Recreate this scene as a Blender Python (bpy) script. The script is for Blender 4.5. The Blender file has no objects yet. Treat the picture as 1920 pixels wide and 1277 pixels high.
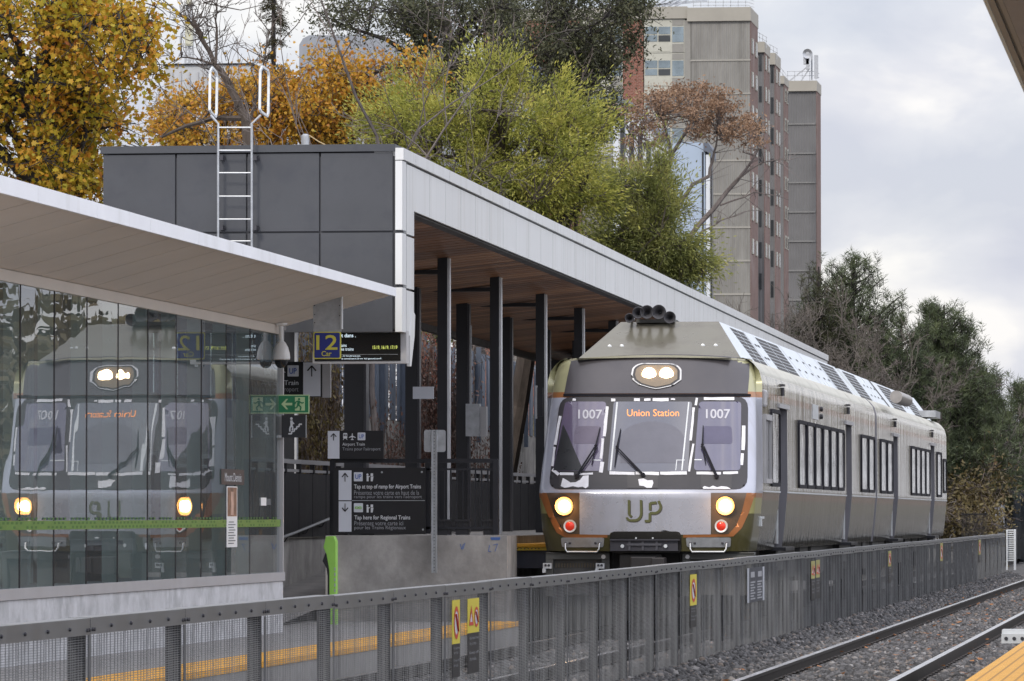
import bpy, math, random
import numpy as np
from mathutils import Vector, Matrix
from math import sin, cos, pi, radians, atan, tan

scene = bpy.context.scene
COL = scene.collection
# ------------------------------------------------------------------ camera
FPX = 9990.0                       # focal length in photograph pixels (1920 wide)
EYE = 1.60                         # eye above the z = 0 datum; scene is laid out relative to the eye, then lifted
PITCH = atan(326.5 / FPX)
YAW = atan(1310 / FPX * cos(PITCH))
FWD = Vector((-sin(YAW) * cos(PITCH), cos(YAW) * cos(PITCH), sin(PITCH)))
RIGHT = Vector((cos(YAW), sin(YAW), 0))
UP = RIGHT.cross(FWD)
cam_data = bpy.data.cameras.new("camera")
cam = bpy.data.objects.new("camera", cam_data)
COL.objects.link(cam)
cam_data.sensor_width = 36
cam_data.lens = FPX * 36 / 1920
cam_data.clip_start = 0.5
cam_data.clip_end = 6000
cam.matrix_world = Matrix(((RIGHT.x, UP.x, -FWD.x, 0), (RIGHT.y, UP.y, -FWD.y, 0), (RIGHT.z, UP.z, -FWD.z, EYE), (0, 0, 0, 1)))
cam_data.dof.use_dof = True
cam_data.dof.focus_distance = 73
cam_data.dof.aperture_fstop = 22
scene.camera = cam
scene.render.engine = 'CYCLES'
scene.cycles.max_bounces = 8
scene.cycles.transparent_max_bounces = 16
scene.cycles.use_denoising = True
scene.view_settings.view_transform = 'Standard'
scene.view_settings.look = 'None'
scene.view_settings.exposure = 0.34
scene.view_settings.gamma = 1.0

# ------------------------------------------------------------------ sky and sun (broken overcast)
SUN_EL, SUN_AZ = radians(38), radians(200)      # compass-like: 0 = +Y, clockwise; light comes from behind the camera, a little left
world = bpy.data.worlds.new("World")
scene.world = world
world.use_nodes = True
wn, wl = world.node_tree.nodes, world.node_tree.links
wn.clear()
wo = wn.new('ShaderNodeOutputWorld'); bg = wn.new('ShaderNodeBackground')
sky = wn.new('ShaderNodeTexSky'); sky.sky_type = 'NISHITA'; sky.sun_disc = False
sky.sun_elevation = SUN_EL; sky.sun_rotation = SUN_AZ
tc = wn.new('ShaderNodeTexCoord')
mp = wn.new('ShaderNodeMapping'); mp.inputs['Scale'].default_value = (1, 1, 1.9)
wl.new(tc.outputs['Generated'], mp.inputs['Vector'])
n1 = wn.new('ShaderNodeTexNoise'); n1.inputs['Scale'].default_value = 21; n1.inputs['Detail'].default_value = 5; n1.inputs['Roughness'].default_value = .5
n1.inputs['Distortion'].default_value = .25
n2 = wn.new('ShaderNodeTexNoise'); n2.inputs['Scale'].default_value = 5.5; n2.inputs['Detail'].default_value = 4
wl.new(mp.outputs[0], n1.inputs['Vector']); wl.new(mp.outputs[0], n2.inputs['Vector'])
cr = wn.new('ShaderNodeValToRGB')            # cloud brightness
cr.color_ramp.elements[0].position = .38; cr.color_ramp.elements[0].color = (5.2, 5.35, 6.1, 1)
cr.color_ramp.elements[1].position = .62; cr.color_ramp.elements[1].color = (8.0, 7.8, 7.7, 1)
e = cr.color_ramp.elements.new(.52); e.color = (6.2, 6.25, 6.75, 1)
wl.new(n1.outputs['Fac'], cr.inputs['Fac'])
cr2 = wn.new('ShaderNodeValToRGB')           # cloud cover
cr2.color_ramp.elements[0].position = .30; cr2.color_ramp.elements[0].color = (.78, .78, .78, 1)
cr2.color_ramp.elements[1].position = .52; cr2.color_ramp.elements[1].color = (.98, .98, .98, 1)
wl.new(n2.outputs['Fac'], cr2.inputs['Fac'])
mx = wn.new('ShaderNodeMix'); mx.data_type = 'RGBA'
wl.new(cr2.outputs['Color'], mx.inputs['Factor']); wl.new(sky.outputs['Color'], mx.inputs['A']); wl.new(cr.outputs['Color'], mx.inputs['B'])
sp = wn.new('ShaderNodeSeparateXYZ'); wl.new(tc.outputs['Generated'], sp.inputs[0])
mr = wn.new('ShaderNodeMapRange'); mr.inputs['From Min'].default_value = 0.05; mr.inputs['From Max'].default_value = 1
mr.inputs['To Min'].default_value = 1; mr.inputs['To Max'].default_value = 1.55
wl.new(sp.outputs['Z'], mr.inputs['Value'])
mu = wn.new('ShaderNodeVectorMath'); mu.operation = 'SCALE'
wl.new(mx.outputs['Result'], mu.inputs[0]); wl.new(mr.outputs[0], mu.inputs['Scale'])
# cloud deck brightened on the right, out of view, to light right-facing surfaces
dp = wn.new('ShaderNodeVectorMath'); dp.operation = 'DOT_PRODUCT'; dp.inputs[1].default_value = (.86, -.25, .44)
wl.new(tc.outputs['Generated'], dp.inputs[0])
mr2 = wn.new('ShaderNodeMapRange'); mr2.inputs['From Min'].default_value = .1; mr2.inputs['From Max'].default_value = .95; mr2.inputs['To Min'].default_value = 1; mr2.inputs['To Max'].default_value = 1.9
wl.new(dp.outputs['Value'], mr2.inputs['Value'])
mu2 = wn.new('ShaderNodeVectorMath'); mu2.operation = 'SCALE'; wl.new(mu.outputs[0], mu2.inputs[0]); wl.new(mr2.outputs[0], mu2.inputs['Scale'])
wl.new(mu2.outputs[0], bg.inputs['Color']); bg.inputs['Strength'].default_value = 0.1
wl.new(bg.outputs[0], wo.inputs['Surface'])
sun_d = bpy.data.lights.new("sun", 'SUN'); sun_d.energy = 1.5; sun_d.angle = radians(10); sun_d.color = (1, .92, .80)
sun = bpy.data.objects.new("sun", sun_d); COL.objects.link(sun)
sd = Vector((sin(SUN_AZ) * cos(SUN_EL), cos(SUN_AZ) * cos(SUN_EL), sin(SUN_EL)))
sun.rotation_euler = sd.to_track_quat('Z', 'Y').to_euler()
sun.location = (0, 0, 60)

# ------------------------------------------------------------------ coordinates: X right, Y along the track, Z up, origin at the eye
def ray(px, py):
    return FWD + RIGHT * ((px - 960) / FPX) + UP * (-(py - 638.5) / FPX)
def PD(px, py, D):
    r = ray(px, py); t = D / r.y
    return Vector((r.x * t, D, r.z * t))
def PX(px, py, X):
    r = ray(px, py); t = X / r.x
    return Vector((X, r.y * t, r.z * t))
def PZ(px, py, Z):
    r = ray(px, py); t = Z / r.z
    return Vector((r.x * t, r.y * t, Z))

# ------------------------------------------------------------------ materials
MATS = {}
def srgb(r, g, b):
    f = lambda c: ((c / 255 + .055) / 1.055) ** 2.4 if c > 10 else c / 255 / 12.92
    return (f(r), f(g), f(b))
def pm(name, col, rough=.6, metal=0.0, var=.12, scale=3.0, stretch=(1, 1, 1), bump=0.0, bscale=40.0, emis=None, estr=1.0, spec=.5, dirt=None, dirt_scale=1.5, dirt_stretch=(1, 1, 1), dirt_pos=(.5, .7), rvar=.1, coat=0, alpha=None, coords='Object'):
    if name in MATS: return MATS[name]
    m = bpy.data.materials.new(name); m.use_nodes = True
    n, l = m.node_tree.nodes, m.node_tree.links
    b = n['Principled BSDF']
    b.inputs['Base Color'].default_value = (*col, 1); b.inputs['Roughness'].default_value = rough
    b.inputs['Metallic'].default_value = metal
    b.inputs['Specular IOR Level'].default_value = spec
    if coat: b.inputs['Coat Weight'].default_value = coat; b.inputs['Coat Roughness'].default_value = .08
    t = n.new('ShaderNodeTexCoord'); mpn = n.new('ShaderNodeMapping'); mpn.inputs['Scale'].default_value = stretch
    l.new(t.outputs[coords], mpn.inputs['Vector'])
    src = None
    if var:
        no = n.new('ShaderNodeTexNoise'); no.inputs['Scale'].default_value = scale; no.inputs['Detail'].default_value = 7; no.inputs['Roughness'].default_value = .62
        l.new(mpn.outputs[0], no.inputs['Vector'])
        r = n.new('ShaderNodeMapRange'); r.inputs['From Min'].default_value = .3; r.inputs['From Max'].default_value = .7
        r.inputs['To Min'].default_value = 1 - var; r.inputs['To Max'].default_value = 1 + var
        l.new(no.outputs['Fac'], r.inputs['Value'])
        v = n.new('ShaderNodeVectorMath'); v.operation = 'SCALE'; v.inputs[0].default_value = col
        l.new(r.outputs[0], v.inputs['Scale']); src = v.outputs[0]
        rr = n.new('ShaderNodeMapRange'); rr.inputs['To Min'].default_value = max(0.02, rough - rvar); rr.inputs['To Max'].default_value = min(1, rough + rvar)
        l.new(no.outputs['Fac'], rr.inputs['Value']); l.new(rr.outputs[0], b.inputs['Roughness'])
    if dirt:
        mp2 = n.new('ShaderNodeMapping'); mp2.inputs['Scale'].default_value = dirt_stretch
        l.new(t.outputs[coords], mp2.inputs['Vector'])
        no = n.new('ShaderNodeTexNoise'); no.inputs['Scale'].default_value = dirt_scale; no.inputs['Detail'].default_value = 8; no.inputs['Roughness'].default_value = .65
        l.new(mp2.outputs[0], no.inputs['Vector'])
        r = n.new('ShaderNodeMapRange'); r.inputs['From Min'].default_value = dirt_pos[0]; r.inputs['From Max'].default_value = dirt_pos[1]
        l.new(no.outputs['Fac'], r.inputs['Value'])
        mm = n.new('ShaderNodeMix'); mm.data_type = 'RGBA'; mm.inputs['A'].default_value = (*col, 1); mm.inputs['B'].default_value = (*dirt, 1)
        l.new(r.outputs[0], mm.inputs['Factor'])
        if src: l.new(src, mm.inputs['A'])
        src = mm.outputs['Result']
    if src: l.new(src, b.inputs['Base Color'])
    if bump:
        nb = n.new('ShaderNodeTexNoise'); nb.inputs['Scale'].default_value = bscale; nb.inputs['Detail'].default_value = 5
        l.new(mpn.outputs[0], nb.inputs['Vector'])
        bn = n.new('ShaderNodeBump'); bn.inputs['Strength'].default_value = bump; bn.inputs['Distance'].default_value = .02
        l.new(nb.outputs['Fac'], bn.inputs['Height']); l.new(bn.outputs[0], b.inputs['Normal'])
    if emis:
        b.inputs['Emission Color'].default_value = (*emis, 1); b.inputs['Emission Strength'].default_value = estr
    MATS[name] = m
    return m

def leafmat(name, cols, rough=.55, trans=.25):
    """foliage: each leaf island takes its own colour from the ramp"""
    m = bpy.data.materials.new(name); m.use_nodes = True
    n, l = m.node_tree.nodes, m.node_tree.links
    b = n['Principled BSDF']; out = n['Material Output']
    g = n.new('ShaderNodeNewGeometry'); t = n.new('ShaderNodeTexCoord')
    no = n.new('ShaderNodeTexNoise'); no.inputs['Scale'].default_value = 1.9; no.inputs['Detail'].default_value = 3
    l.new(t.outputs['Object'], no.inputs['Vector'])
    ma = n.new('ShaderNodeMath'); ma.operation = 'MULTIPLY_ADD'; ma.inputs[1].default_value = .4
    l.new(g.outputs['Random Per Island'], ma.inputs[0])
    mb = n.new('ShaderNodeMapRange'); mb.inputs['From Min'].default_value = .3; mb.inputs['From Max'].default_value = .7; mb.inputs['To Min'].default_value = 0; mb.inputs['To Max'].default_value = .62
    l.new(no.outputs['Fac'], mb.inputs['Value']); l.new(mb.outputs[0], ma.inputs[2])
    r = n.new('ShaderNodeValToRGB')
    k = len(cols)
    while len(r.color_ramp.elements) < k: r.color_ramp.elements.new(.5)
    for i, c in enumerate(cols):
        r.color_ramp.elements[i].position = i / (k - 1); r.color_ramp.elements[i].color = (*c, 1)
    l.new(ma.outputs[0], r.inputs['Fac']); l.new(r.outputs['Color'], b.inputs['Base Color'])
    b.inputs['Roughness'].default_value = rough; b.inputs['Specular IOR Level'].default_value = .3
    tr = n.new('ShaderNodeBsdfTranslucent'); l.new(r.outputs['Color'], tr.inputs['Color'])
    mx = n.new('ShaderNodeMixShader'); mx.inputs[0].default_value = trans
    l.new(b.outputs[0], mx.inputs[1]); l.new(tr.outputs[0], mx.inputs[2]); l.new(mx.outputs[0], out.inputs['Surface'])
    MATS[name] = m
    return m

def glassmat(name, tint, refl_boost=1.0, rough=0.0, ior=1.5, wave=0.0, haze=0.0):
    """thin architectural glass: tinted see-through + Fresnel mirror"""
    m = bpy.data.materials.new(name); m.use_nodes = True
    n, l = m.node_tree.nodes, m.node_tree.links
    n.remove(n['Principled BSDF']); out = n['Material Output']
    tr = n.new('ShaderNodeBsdfTransparent'); tr.inputs['Color'].default_value = (*tint, 1)
    gl = n.new('ShaderNodeBsdfGlossy'); gl.inputs['Roughness'].default_value = rough; gl.inputs['Color'].default_value = (.93, .95, .97, 1)
    fr = n.new('ShaderNodeFresnel'); fr.inputs['IOR'].default_value = ior
    ma = n.new('ShaderNodeMath'); ma.operation = 'MULTIPLY'; ma.use_clamp = True; ma.inputs[1].default_value = refl_boost
    l.new(fr.outputs[0], ma.inputs[0])
    if wave:
        t = n.new('ShaderNodeTexCoord'); no = n.new('ShaderNodeTexNoise'); no.inputs['Scale'].default_value = 1.1; no.inputs['Detail'].default_value = 1
        l.new(t.outputs['Object'], no.inputs['Vector'])
        bn = n.new('ShaderNodeBump'); bn.inputs['Strength'].default_value = 1; bn.inputs['Distance'].default_value = wave
        l.new(no.outputs['Fac'], bn.inputs['Height']); l.new(bn.outputs[0], gl.inputs['Normal'])
    mx = n.new('ShaderNodeMixShader')
    l.new(ma.outputs[0], mx.inputs[0]); l.new(tr.outputs[0], mx.inputs[1]); l.new(gl.outputs[0], mx.inputs[2])
    if haze:      # thin film painted into the pane as pale hazy brightness
        df = n.new('ShaderNodeBsdfDiffuse'); df.inputs['Color'].default_value = (.7, .74, .74, 1); m3 = n.new('ShaderNodeMixShader'); m3.inputs[0].default_value = haze
        l.new(mx.outputs[0], m3.inputs[1]); l.new(df.outputs[0], m3.inputs[2]); l.new(m3.outputs[0], out.inputs['Surface'])
    else: l.new(mx.outputs[0], out.inputs['Surface'])
    MATS[name] = m
    return m

# ------------------------------------------------------------------ objects
def tag(o, label=None, cat=None, group=None, kind=None):
    if label: o['label'] = label
    if cat: o['category'] = cat
    if group: o['group'] = group
    if kind: o['kind'] = kind
    return o
def thing(name, label, cat, loc=(0, 0, 0), group=None):
    o = bpy.data.objects.new(name, None); COL.objects.link(o)
    o.location = loc; o.empty_display_size = .3
    return tag(o, label, cat, group)
def wloc(o):
    v = Vector(o.location)
    while o.parent: o = o.parent; v += o.location
    return v
def link_mesh(name, me, parent=None, mats=()):
    for m in mats: me.materials.append(m)
    o = bpy.data.objects.new(name, me); COL.objects.link(o)
    if parent: o.parent = parent
    return o
def copy_tree(root, delta, label=None):
    r = root.copy(); COL.objects.link(r); r.location = Vector(root.location) + Vector(delta)
    if label: r['label'] = label
    def rec(a, b):
        for ch in list(a.children):
            c = ch.copy(); COL.objects.link(c); c.parent = b; rec(ch, c)
    rec(root, r)
    return r

class MB:
    """collects shapes in world coordinates, builds ONE mesh object"""
    def __init__(s): s.v = []; s.f = []; s.m = []
    def add(s, vs, fs, mi=0):
        k = len(s.v); s.v += [tuple(v) for v in vs]
        s.f += [tuple(i + k for i in f) for f in fs]; s.m += [mi] * len(fs)
        return s
    def box(s, x0, x1, y0, y1, z0, z1, mi=0):
        vs = [(x, y, z) for z in (z0, z1) for y in (y0, y1) for x in (x0, x1)]
        return s.add(vs, [(0, 2, 3, 1), (4, 5, 7, 6), (0, 1, 5, 4), (2, 6, 7, 3), (0, 4, 6, 2), (1, 3, 7, 5)], mi)
    def bar(s, a, b, w, h=None, mi=0, up=(0, 0, 1)):
        a, b = Vector(a), Vector(b); d = (b - a).normalized(); h = h or w
        u = Vector(up)
        if abs(d.dot(u)) > .98: u = Vector((1, 0, 0))
        sx = d.cross(u).normalized() * w / 2; sz = sx.cross(d).normalized() * h / 2
        vs = [p + i * sx + j * sz for p in (a, b) for i, j in ((-1, -1), (1, -1), (1, 1), (-1, 1))]
        return s.add(vs, [(0, 1, 2, 3), (7, 6, 5, 4), (0, 4, 5, 1), (1, 5, 6, 2), (2, 6, 7, 3), (3, 7, 4, 0)], mi)
    def tube(s, pts, rad, n=8, mi=0, cap=True):
        pts = [Vector(p) for p in pts]
        if not hasattr(rad, '__len__'): rad = [rad] * len(pts)
        k = len(pts); vs = []; ref = None
        for i, p in enumerate(pts):
            d = (pts[min(i + 1, k - 1)] - pts[max(i - 1, 0)]).normalized()
            if ref is None: ref = Vector((0, 0, 1)) if abs(d.z) < .9 else Vector((1, 0, 0))
            a = d.cross(ref).normalized(); b = a.cross(d).normalized(); ref = b
            for j in range(n):
                t = 2 * pi * j / n; vs.append(p + (a * cos(t) + b * sin(t)) * rad[i])
        fs = [(i * n + j, i * n + (j + 1) % n, (i + 1) * n + (j + 1) % n, (i + 1) * n + j) for i in range(k - 1) for j in range(n)]
        if cap: fs += [tuple(range(n - 1, -1, -1)), tuple((k - 1) * n + j for j in range(n))]
        return s.add(vs, fs, mi)
    def lathe(s, prof, c, axis='z', n=24, mi=0, sx=1, sz=1, caps=True):
        """prof = [(r, h)...] around axis through c"""
        vs = []
        for r, h in prof:
            for j in range(n):
                t = 2 * pi * j / n; a, b = r * cos(t) * sx, r * sin(t) * sz
                vs.append((c[0] + a, c[1] + b, c[2] + h) if axis == 'z' else (c[0] + a, c[1] + h, c[2] + b) if axis == 'y' else (c[0] + h, c[1] + a, c[2] + b))
        k = len(prof)
        fs = [(i * n + j, i * n + (j + 1) % n, (i + 1) * n + (j + 1) % n, (i + 1) * n + j) for i in range(k - 1) for j in range(n)]
        if caps: fs += [tuple(range(n)), tuple((k - 1) * n + j for j in range(n))]
        return s.add(vs, fs, mi)
    def prism(s, poly, d0, d1, plane='xz', mi=0):
        """poly in plane, extruded d0..d1 along the third axis"""
        def P(a, b, d):
            return {'xz': (a, d, b), 'yz': (d, a, b), 'xy': (a, b, d)}[plane]
        n = len(poly); vs = [P(a, b, d0) for a, b in poly] + [P(a, b, d1) for a, b in poly]
        return s.add(vs, [tuple(range(n)), tuple(range(2 * n - 1, n - 1, -1))] + [(i, (i + 1) % n, (i + 1) % n + n, i + n) for i in range(n)], mi)
    def build(s, name, mats, parent=None, smooth=False, bevel=0, fixn=True):
        me = bpy.data.meshes.new(name)
        off = wloc(parent) if parent else Vector((0, 0, 0))
        me.from_pydata([(v[0] - off.x, v[1] - off.y, v[2] - off.z) for v in s.v], [], s.f)
        if not isinstance(mats, (list, tuple)): mats = [mats]
        for m in mats: me.materials.append(m)
        if len(mats) > 1: me.polygons.foreach_set('material_index', s.m)
        if fixn:
            import bmesh
            bm = bmesh.new(); bm.from_mesh(me); bmesh.ops.recalc_face_normals(bm, faces=bm.faces[:]); bm.to_mesh(me); bm.free()
        if smooth:
            me.polygons.foreach_set('use_smooth', [True] * len(me.polygons))
            me.set_sharp_from_angle(angle=radians(40)) if hasattr(me, 'set_sharp_from_angle') else None
        me.update()
        o = bpy.data.objects.new(name, me); COL.objects.link(o)
        if parent: o.parent = parent
        if bevel:
            b = o.modifiers.new('bevel', 'BEVEL'); b.width = bevel; b.segments = 2; b.limit_method = 'ANGLE'
        return o

def mesh_np(name, verts, k, mats, parent=None, smooth=False, mi=None):
    """verts (N*k,3): N separate k-gons; or pass faces through k=(faces array)"""
    me = bpy.data.meshes.new(name)
    verts = np.asarray(verts, dtype=np.float32)
    if isinstance(k, int):
        nf = len(verts) // k; loops = np.arange(nf * k, dtype=np.int32); kk = k
    else:
        nf = len(k); kk = k.shape[1]; loops = k.astype(np.int32).ravel()
    if parent is not None:
        verts = verts - np.array(wloc(parent), dtype=np.float32)
    me.vertices.add(len(verts)); me.vertices.foreach_set('co', verts.ravel())
    me.loops.add(nf * kk); me.loops.foreach_set('vertex_index', loops)
    me.polygons.add(nf); me.polygons.foreach_set('loop_start', np.arange(nf, dtype=np.int32) * kk)
    me.polygons.foreach_set('loop_total', np.full(nf, kk, dtype=np.int32))
    if smooth: me.polygons.foreach_set('use_smooth', np.ones(nf, dtype=bool))
    for m in (mats if isinstance(mats, (list, tuple)) else [mats]): me.materials.append(m)
    if mi is not None: me.polygons.foreach_set('material_index', mi.astype(np.int32))
    me.update(); me.validate()
    o = bpy.data.objects.new(name, me); COL.objects.link(o)
    if parent: o.parent = parent
    return o

_txt = {}
def text_raw(body, spacing=1.0, ext=0.0):
    key = (body, spacing)
    if key in _txt: return _txt[key]
    cu = bpy.data.curves.new('txt', 'FONT'); cu.body = body; cu.size = 1; cu.space_character = spacing; cu.resolution_u = 3
    ob = bpy.data.objects.new('txt', cu); COL.objects.link(ob)
    dg = bpy.context.evaluated_depsgraph_get(); ev = ob.evaluated_get(dg); me = ev.to_mesh()
    V = np.array([v.co[:2] for v in me.vertices]); F = [tuple(p.vertices) for p in me.polygons]
    ev.to_mesh_clear(); bpy.data.objects.remove(ob); bpy.data.curves.remove(cu)
    _txt[key] = (V, F)
    return V, F
def text_at(body, o, u, v, w, h, mat, parent, name='lettering', spacing=1.0, bold=0.0, thick=.004):
    """lettering fitted to w x h, o = lower left corner, u / v unit vectors; raised by thick along u x v"""
    V, F = text_raw(body, spacing)
    mn, mxx = V.min(0), V.max(0); sc = (V - mn) / (mxx - mn)
    o, u, v = Vector(o), Vector(u), Vector(v); nrm = u.cross(v)
    b = MB()
    offs = [(0, 0)] if not bold else [(0, 0), (bold, 0), (0, bold), (bold, bold)]
    for k, (dx, dz) in enumerate(offs):
        b.add([o + u * (p[0] * w + dx) + v * (p[1] * h + dz) + nrm * (thick + .0004 * k) for p in sc], F)
    return b.build(name, mat, parent, fixn=False)
XA, ZA = Vector((1, 0, 0)), Vector((0, 0, 1))
def T(body, px0, py0, px1, py1, D, mat, parent, name='lettering', **k):
    a = PD(px0, py1, D); b = PD(px1, py0, D)
    return text_at(body, a, XA, ZA, b.x - a.x, b.z - a.z, mat, parent, name, **k)
def rect(px0, py0, px1, py1, D):
    a = PD(px0, py1, D); b = PD(px1, py0, D)
    return a.x, b.x, a.z, b.z
def rectx(px0, px1, py0, py1, D): return rect(px0, py0, px1, py1, D)
def pxpoly(poly, D):
    return [(PD(x, y, D).x, PD(x, y, D).z) for x, y in poly]
def icon(name, polys, px0, py0, px1, py1, D, mat, parent, t=.004):
    """polys in a 0..1 box (y down), drawn on the plane Y = D facing the viewer side"""
    b = MB()
    for k, p in enumerate(polys):
        b.prism(pxpoly([(px0 + x * (px1 - px0), py0 + y * (py1 - py0)) for x, y in p], D), D - t - .0006 * k, D - .0005)
    return b.build(name, mat, parent)
def circ(cx, cy, r, n=14, rx=None):
    return [(cx + (rx or r) * cos(2 * pi * i / n), cy + r * sin(2 * pi * i / n)) for i in range(n)]
def stroke(pts, w):
    """thick polyline as quads"""
    out = []
    for (x0, y0), (x1, y1) in zip(pts, pts[1:]):
        dx, dy = x1 - x0, y1 - y0; d = math.hypot(dx, dy) or 1; nx, ny = -dy / d * w / 2, dx / d * w / 2
        out.append([(x0 + nx, y0 + ny), (x1 + nx, y1 + ny), (x1 - nx, y1 - ny), (x0 - nx, y0 - ny)])
    return out
ARROW_UP = stroke([(.5, 1), (.5, .08)], .1) + stroke([(.1, .5), (.5, .07), (.9, .5)], .12)
ARROW_DN = [[(x, 1 - y) for x, y in p] for p in ARROW_UP]
PLANE = [[(.45, .1), (.5, 0), (.55, .1), (.57, .38), (1, .62), (1, .7), (.57, .58), (.55, .82), (.7, .93), (.7, 1), (.3, 1), (.3, .93), (.45, .82), (.43, .58), (0, .7), (0, .62), (.43, .38)]]
TRAIN = [[(.2, 0), (.8, 0), (.9, .1), (.9, .18), (.1, .18), (.1, .1)], [(.1, .18), (.2, .18), (.2, .45), (.1, .45)], [(.8, .18), (.9, .18), (.9, .45), (.8, .45)], [(.45, .18), (.55, .18), (.55, .45), (.45, .45)], [(.1, .45), (.9, .45), (.9, .7), (.78, .8), (.22, .8), (.1, .7)]] + stroke([(.25, .8), (.1, 1)], .08) + stroke([(.75, .8), (.9, 1)], .08)
CARD = [circ(.2, .15, .13), [(.1, .3), (.35, .3), (.35, 1), (.1, 1)]] + stroke([(.3, .5), (.5, .35)], .1) + [[(.6, 0), (.9, 0), (.9, .35), (.6, .35)], [(.62, .4), (.95, .4), (.85, 1), (.62, 1)]]
RUNNER = [circ(.45, .1, .09)] + stroke([(.45, .22), (.38, .55)], .2) + stroke([(.4, .55), (.6, .72), (.55, .98)], .11) + stroke([(.38, .55), (.25, .78), (.02, .8)], .11) + stroke([(.45, .28), (.68, .42), (.82, .36)], .09) + stroke([(.42, .26), (.2, .32), (.12, .5)], .09)
STAIRP = [circ(.3, .09, .08)] + stroke([(.3, .2), (.32, .48)], .16) + stroke([(.31, .48), (.4, .62), (.36, .78)], .1) + stroke([(.3, .48), (.2, .65), (.2, .85)], .1) + stroke([(.3, .24), (.48, .4)], .07) + stroke([(.1, .98), (.32, .98), (.32, .84), (.5, .84), (.5, .7), (.66, .7), (.66, .56), (.82, .56), (.82, .42), (1, .42)], .08)
# ------------------------------------------------------------------ shared materials
M = {}
M['silver_panel'] = pm('silver_panel', (.64, .655, .67), rough=.42, metal=.15, var=.05, scale=1.2, stretch=(1, 1, .2), dirt=(.53, .535, .53), dirt_scale=2.5, dirt_stretch=(1, 1.5, .12), dirt_pos=(.5, .75))
M['silver_dark'] = pm('seam_shadow', (.05, .052, .06), rough=.7)
M['grey_cladding'] = pm('grey_cladding', (.050, .054, .064), rough=.5, metal=.1, var=.1, scale=1.3, dirt=(.040, .044, .056), dirt_scale=3)
M['wood'] = pm('brown_soffit_wood', (.24, .105, .055), rough=.5, var=.5, scale=1.3, stretch=(.12, 7, 1))
M['black_metal'] = pm('black_metal', (.021, .022, .028), rough=.4, metal=.3, var=.15)
M['black_flat'] = pm('black_painted', (.016, .016, .02), rough=.55, var=.1)
M['column_face'] = pm('column_face', (.02, .021, .026), rough=.35, metal=.2, var=.1)
M['column_strip'] = pm('column_strip', (.60, .62, .66), rough=.35, metal=.2, var=.1)
M['galv'] = pm('galvanised_steel', (.42, .44, .47), rough=.42, metal=.65, var=.18, scale=9)
M['galv_light'] = pm('galvanised_bright', (.62, .65, .68), rough=.4, metal=.3, var=.12, scale=8)
M['fence_wire'] = pm('fence_wire', (.18, .187, .198), rough=.5, metal=.3, var=.25, scale=2)
M['fence_post'] = pm('fence_post', (.125, .13, .14), rough=.5, metal=.35, var=.2, scale=3)
M['fence_cap'] = pm('fence_cap', (.20, .21, .225), rough=.34, metal=.55, var=.14, scale=3)
M['bolt'] = pm('dark_bolt', (.06, .06, .07), rough=.4, metal=.6)
M['concrete'] = pm('concrete', (.36, .35, .34), rough=.85, var=.38, scale=1.4, bump=.25, bscale=12, dirt=(.17, .165, .16), dirt_scale=1.1, dirt_pos=(.45, .75), dirt_stretch=(1, 1, .5))
M['concrete_light'] = pm('concrete_light', (.50, .51, .54), rough=.8, var=.14, scale=2.5, bump=.2, bscale=18, dirt=(.36, .37, .39), dirt_scale=3, dirt_pos=(.45, .65))
M['paving'] = pm('paving', (.27, .265, .265), rough=.85, var=.15, scale=3, bump=.2, bscale=20)
M['white_fascia'] = pm('white_fascia', (.84, .86, .91), rough=.45, var=.04, scale=2, dirt=(.68, .69, .71), dirt_scale=1.3, dirt_stretch=(1, 1, .3), dirt_pos=(.55, .75))
M['beige_soffit'] = pm('beige_soffit', (.70, .65, .60), rough=.6, var=.05, scale=1)
M['frame_grey'] = pm('light_grey_frame', (.42, .42, .44), rough=.45, metal=.2, var=.06)
M['mullion'] = pm('pale_mullion', (.50, .56, .56), rough=.5, var=.08)
M['dark_int'] = pm('dark_interior', (.035, .036, .042), rough=.7, var=.2)
M['grey_int'] = pm('grey_interior', (.09, .10, .11), rough=.7, var=.2)
M['white_paint'] = pm('white_paint', (.75, .76, .78), rough=.4, var=.05)
M['sign_white'] = pm('sign_white', (.60, .63, .70), rough=.5, var=.03)
M['sign_black'] = pm('sign_black', (.010, .010, .013), rough=.45, var=.1)
M['letter_white'] = pm('letter_white', (.62, .64, .68), rough=.5, var=0)
M['letter_grey'] = pm('letter_grey', (.30, .31, .34), rough=.5, var=0)
M['letter_blue'] = pm('letter_blue', (.05, .12, .42), rough=.5, var=0)
M['blue'] = pm('sign_blue', (.018, .03, .21), rough=.4, var=.05)
M['yellow'] = pm('sign_yellow', (.66, .56, .05), rough=.5, var=.05)
M['yellow_letter'] = pm('yellow_letter', (.62, .58, .08), rough=.5, var=0)
M['green_sign'] = pm('green_sign', (.02, .21, .09), rough=.45, var=.05)
M['pale_green'] = pm('pale_green', (.50, .66, .38), rough=.5, var=.03)
M['lime'] = pm('lime_plastic', (.30, .60, .11), rough=.35, var=.06)
M['red'] = pm('sign_red', (.55, .05, .03), rough=.5, var=0)
M['tactile'] = pm('tactile_yellow', (.78, .38, .03), rough=.65, var=.12, scale=5, bump=.6, bscale=30, dirt=(.40, .22, .06), dirt_scale=2, dirt_pos=(.55, .8))
M['tactile_end'] = pm('tactile_edge', (.85, .60, .07), rough=.6, var=.2, scale=6)
M['rail_side'] = pm('rail_side', (.022, .018, .017), rough=.6, metal=.3, var=.3, scale=6)
M['rail_top'] = pm('rail_top', (.70, .70, .72), rough=.22, metal=1, var=.05)
M['sleeper'] = pm('sleeper', (.12, .115, .11), rough=.9, var=.3, scale=8, bump=.3)
M['screen'] = pm('screen_black', (.004, .004, .005), rough=.25, var=0)
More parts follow.
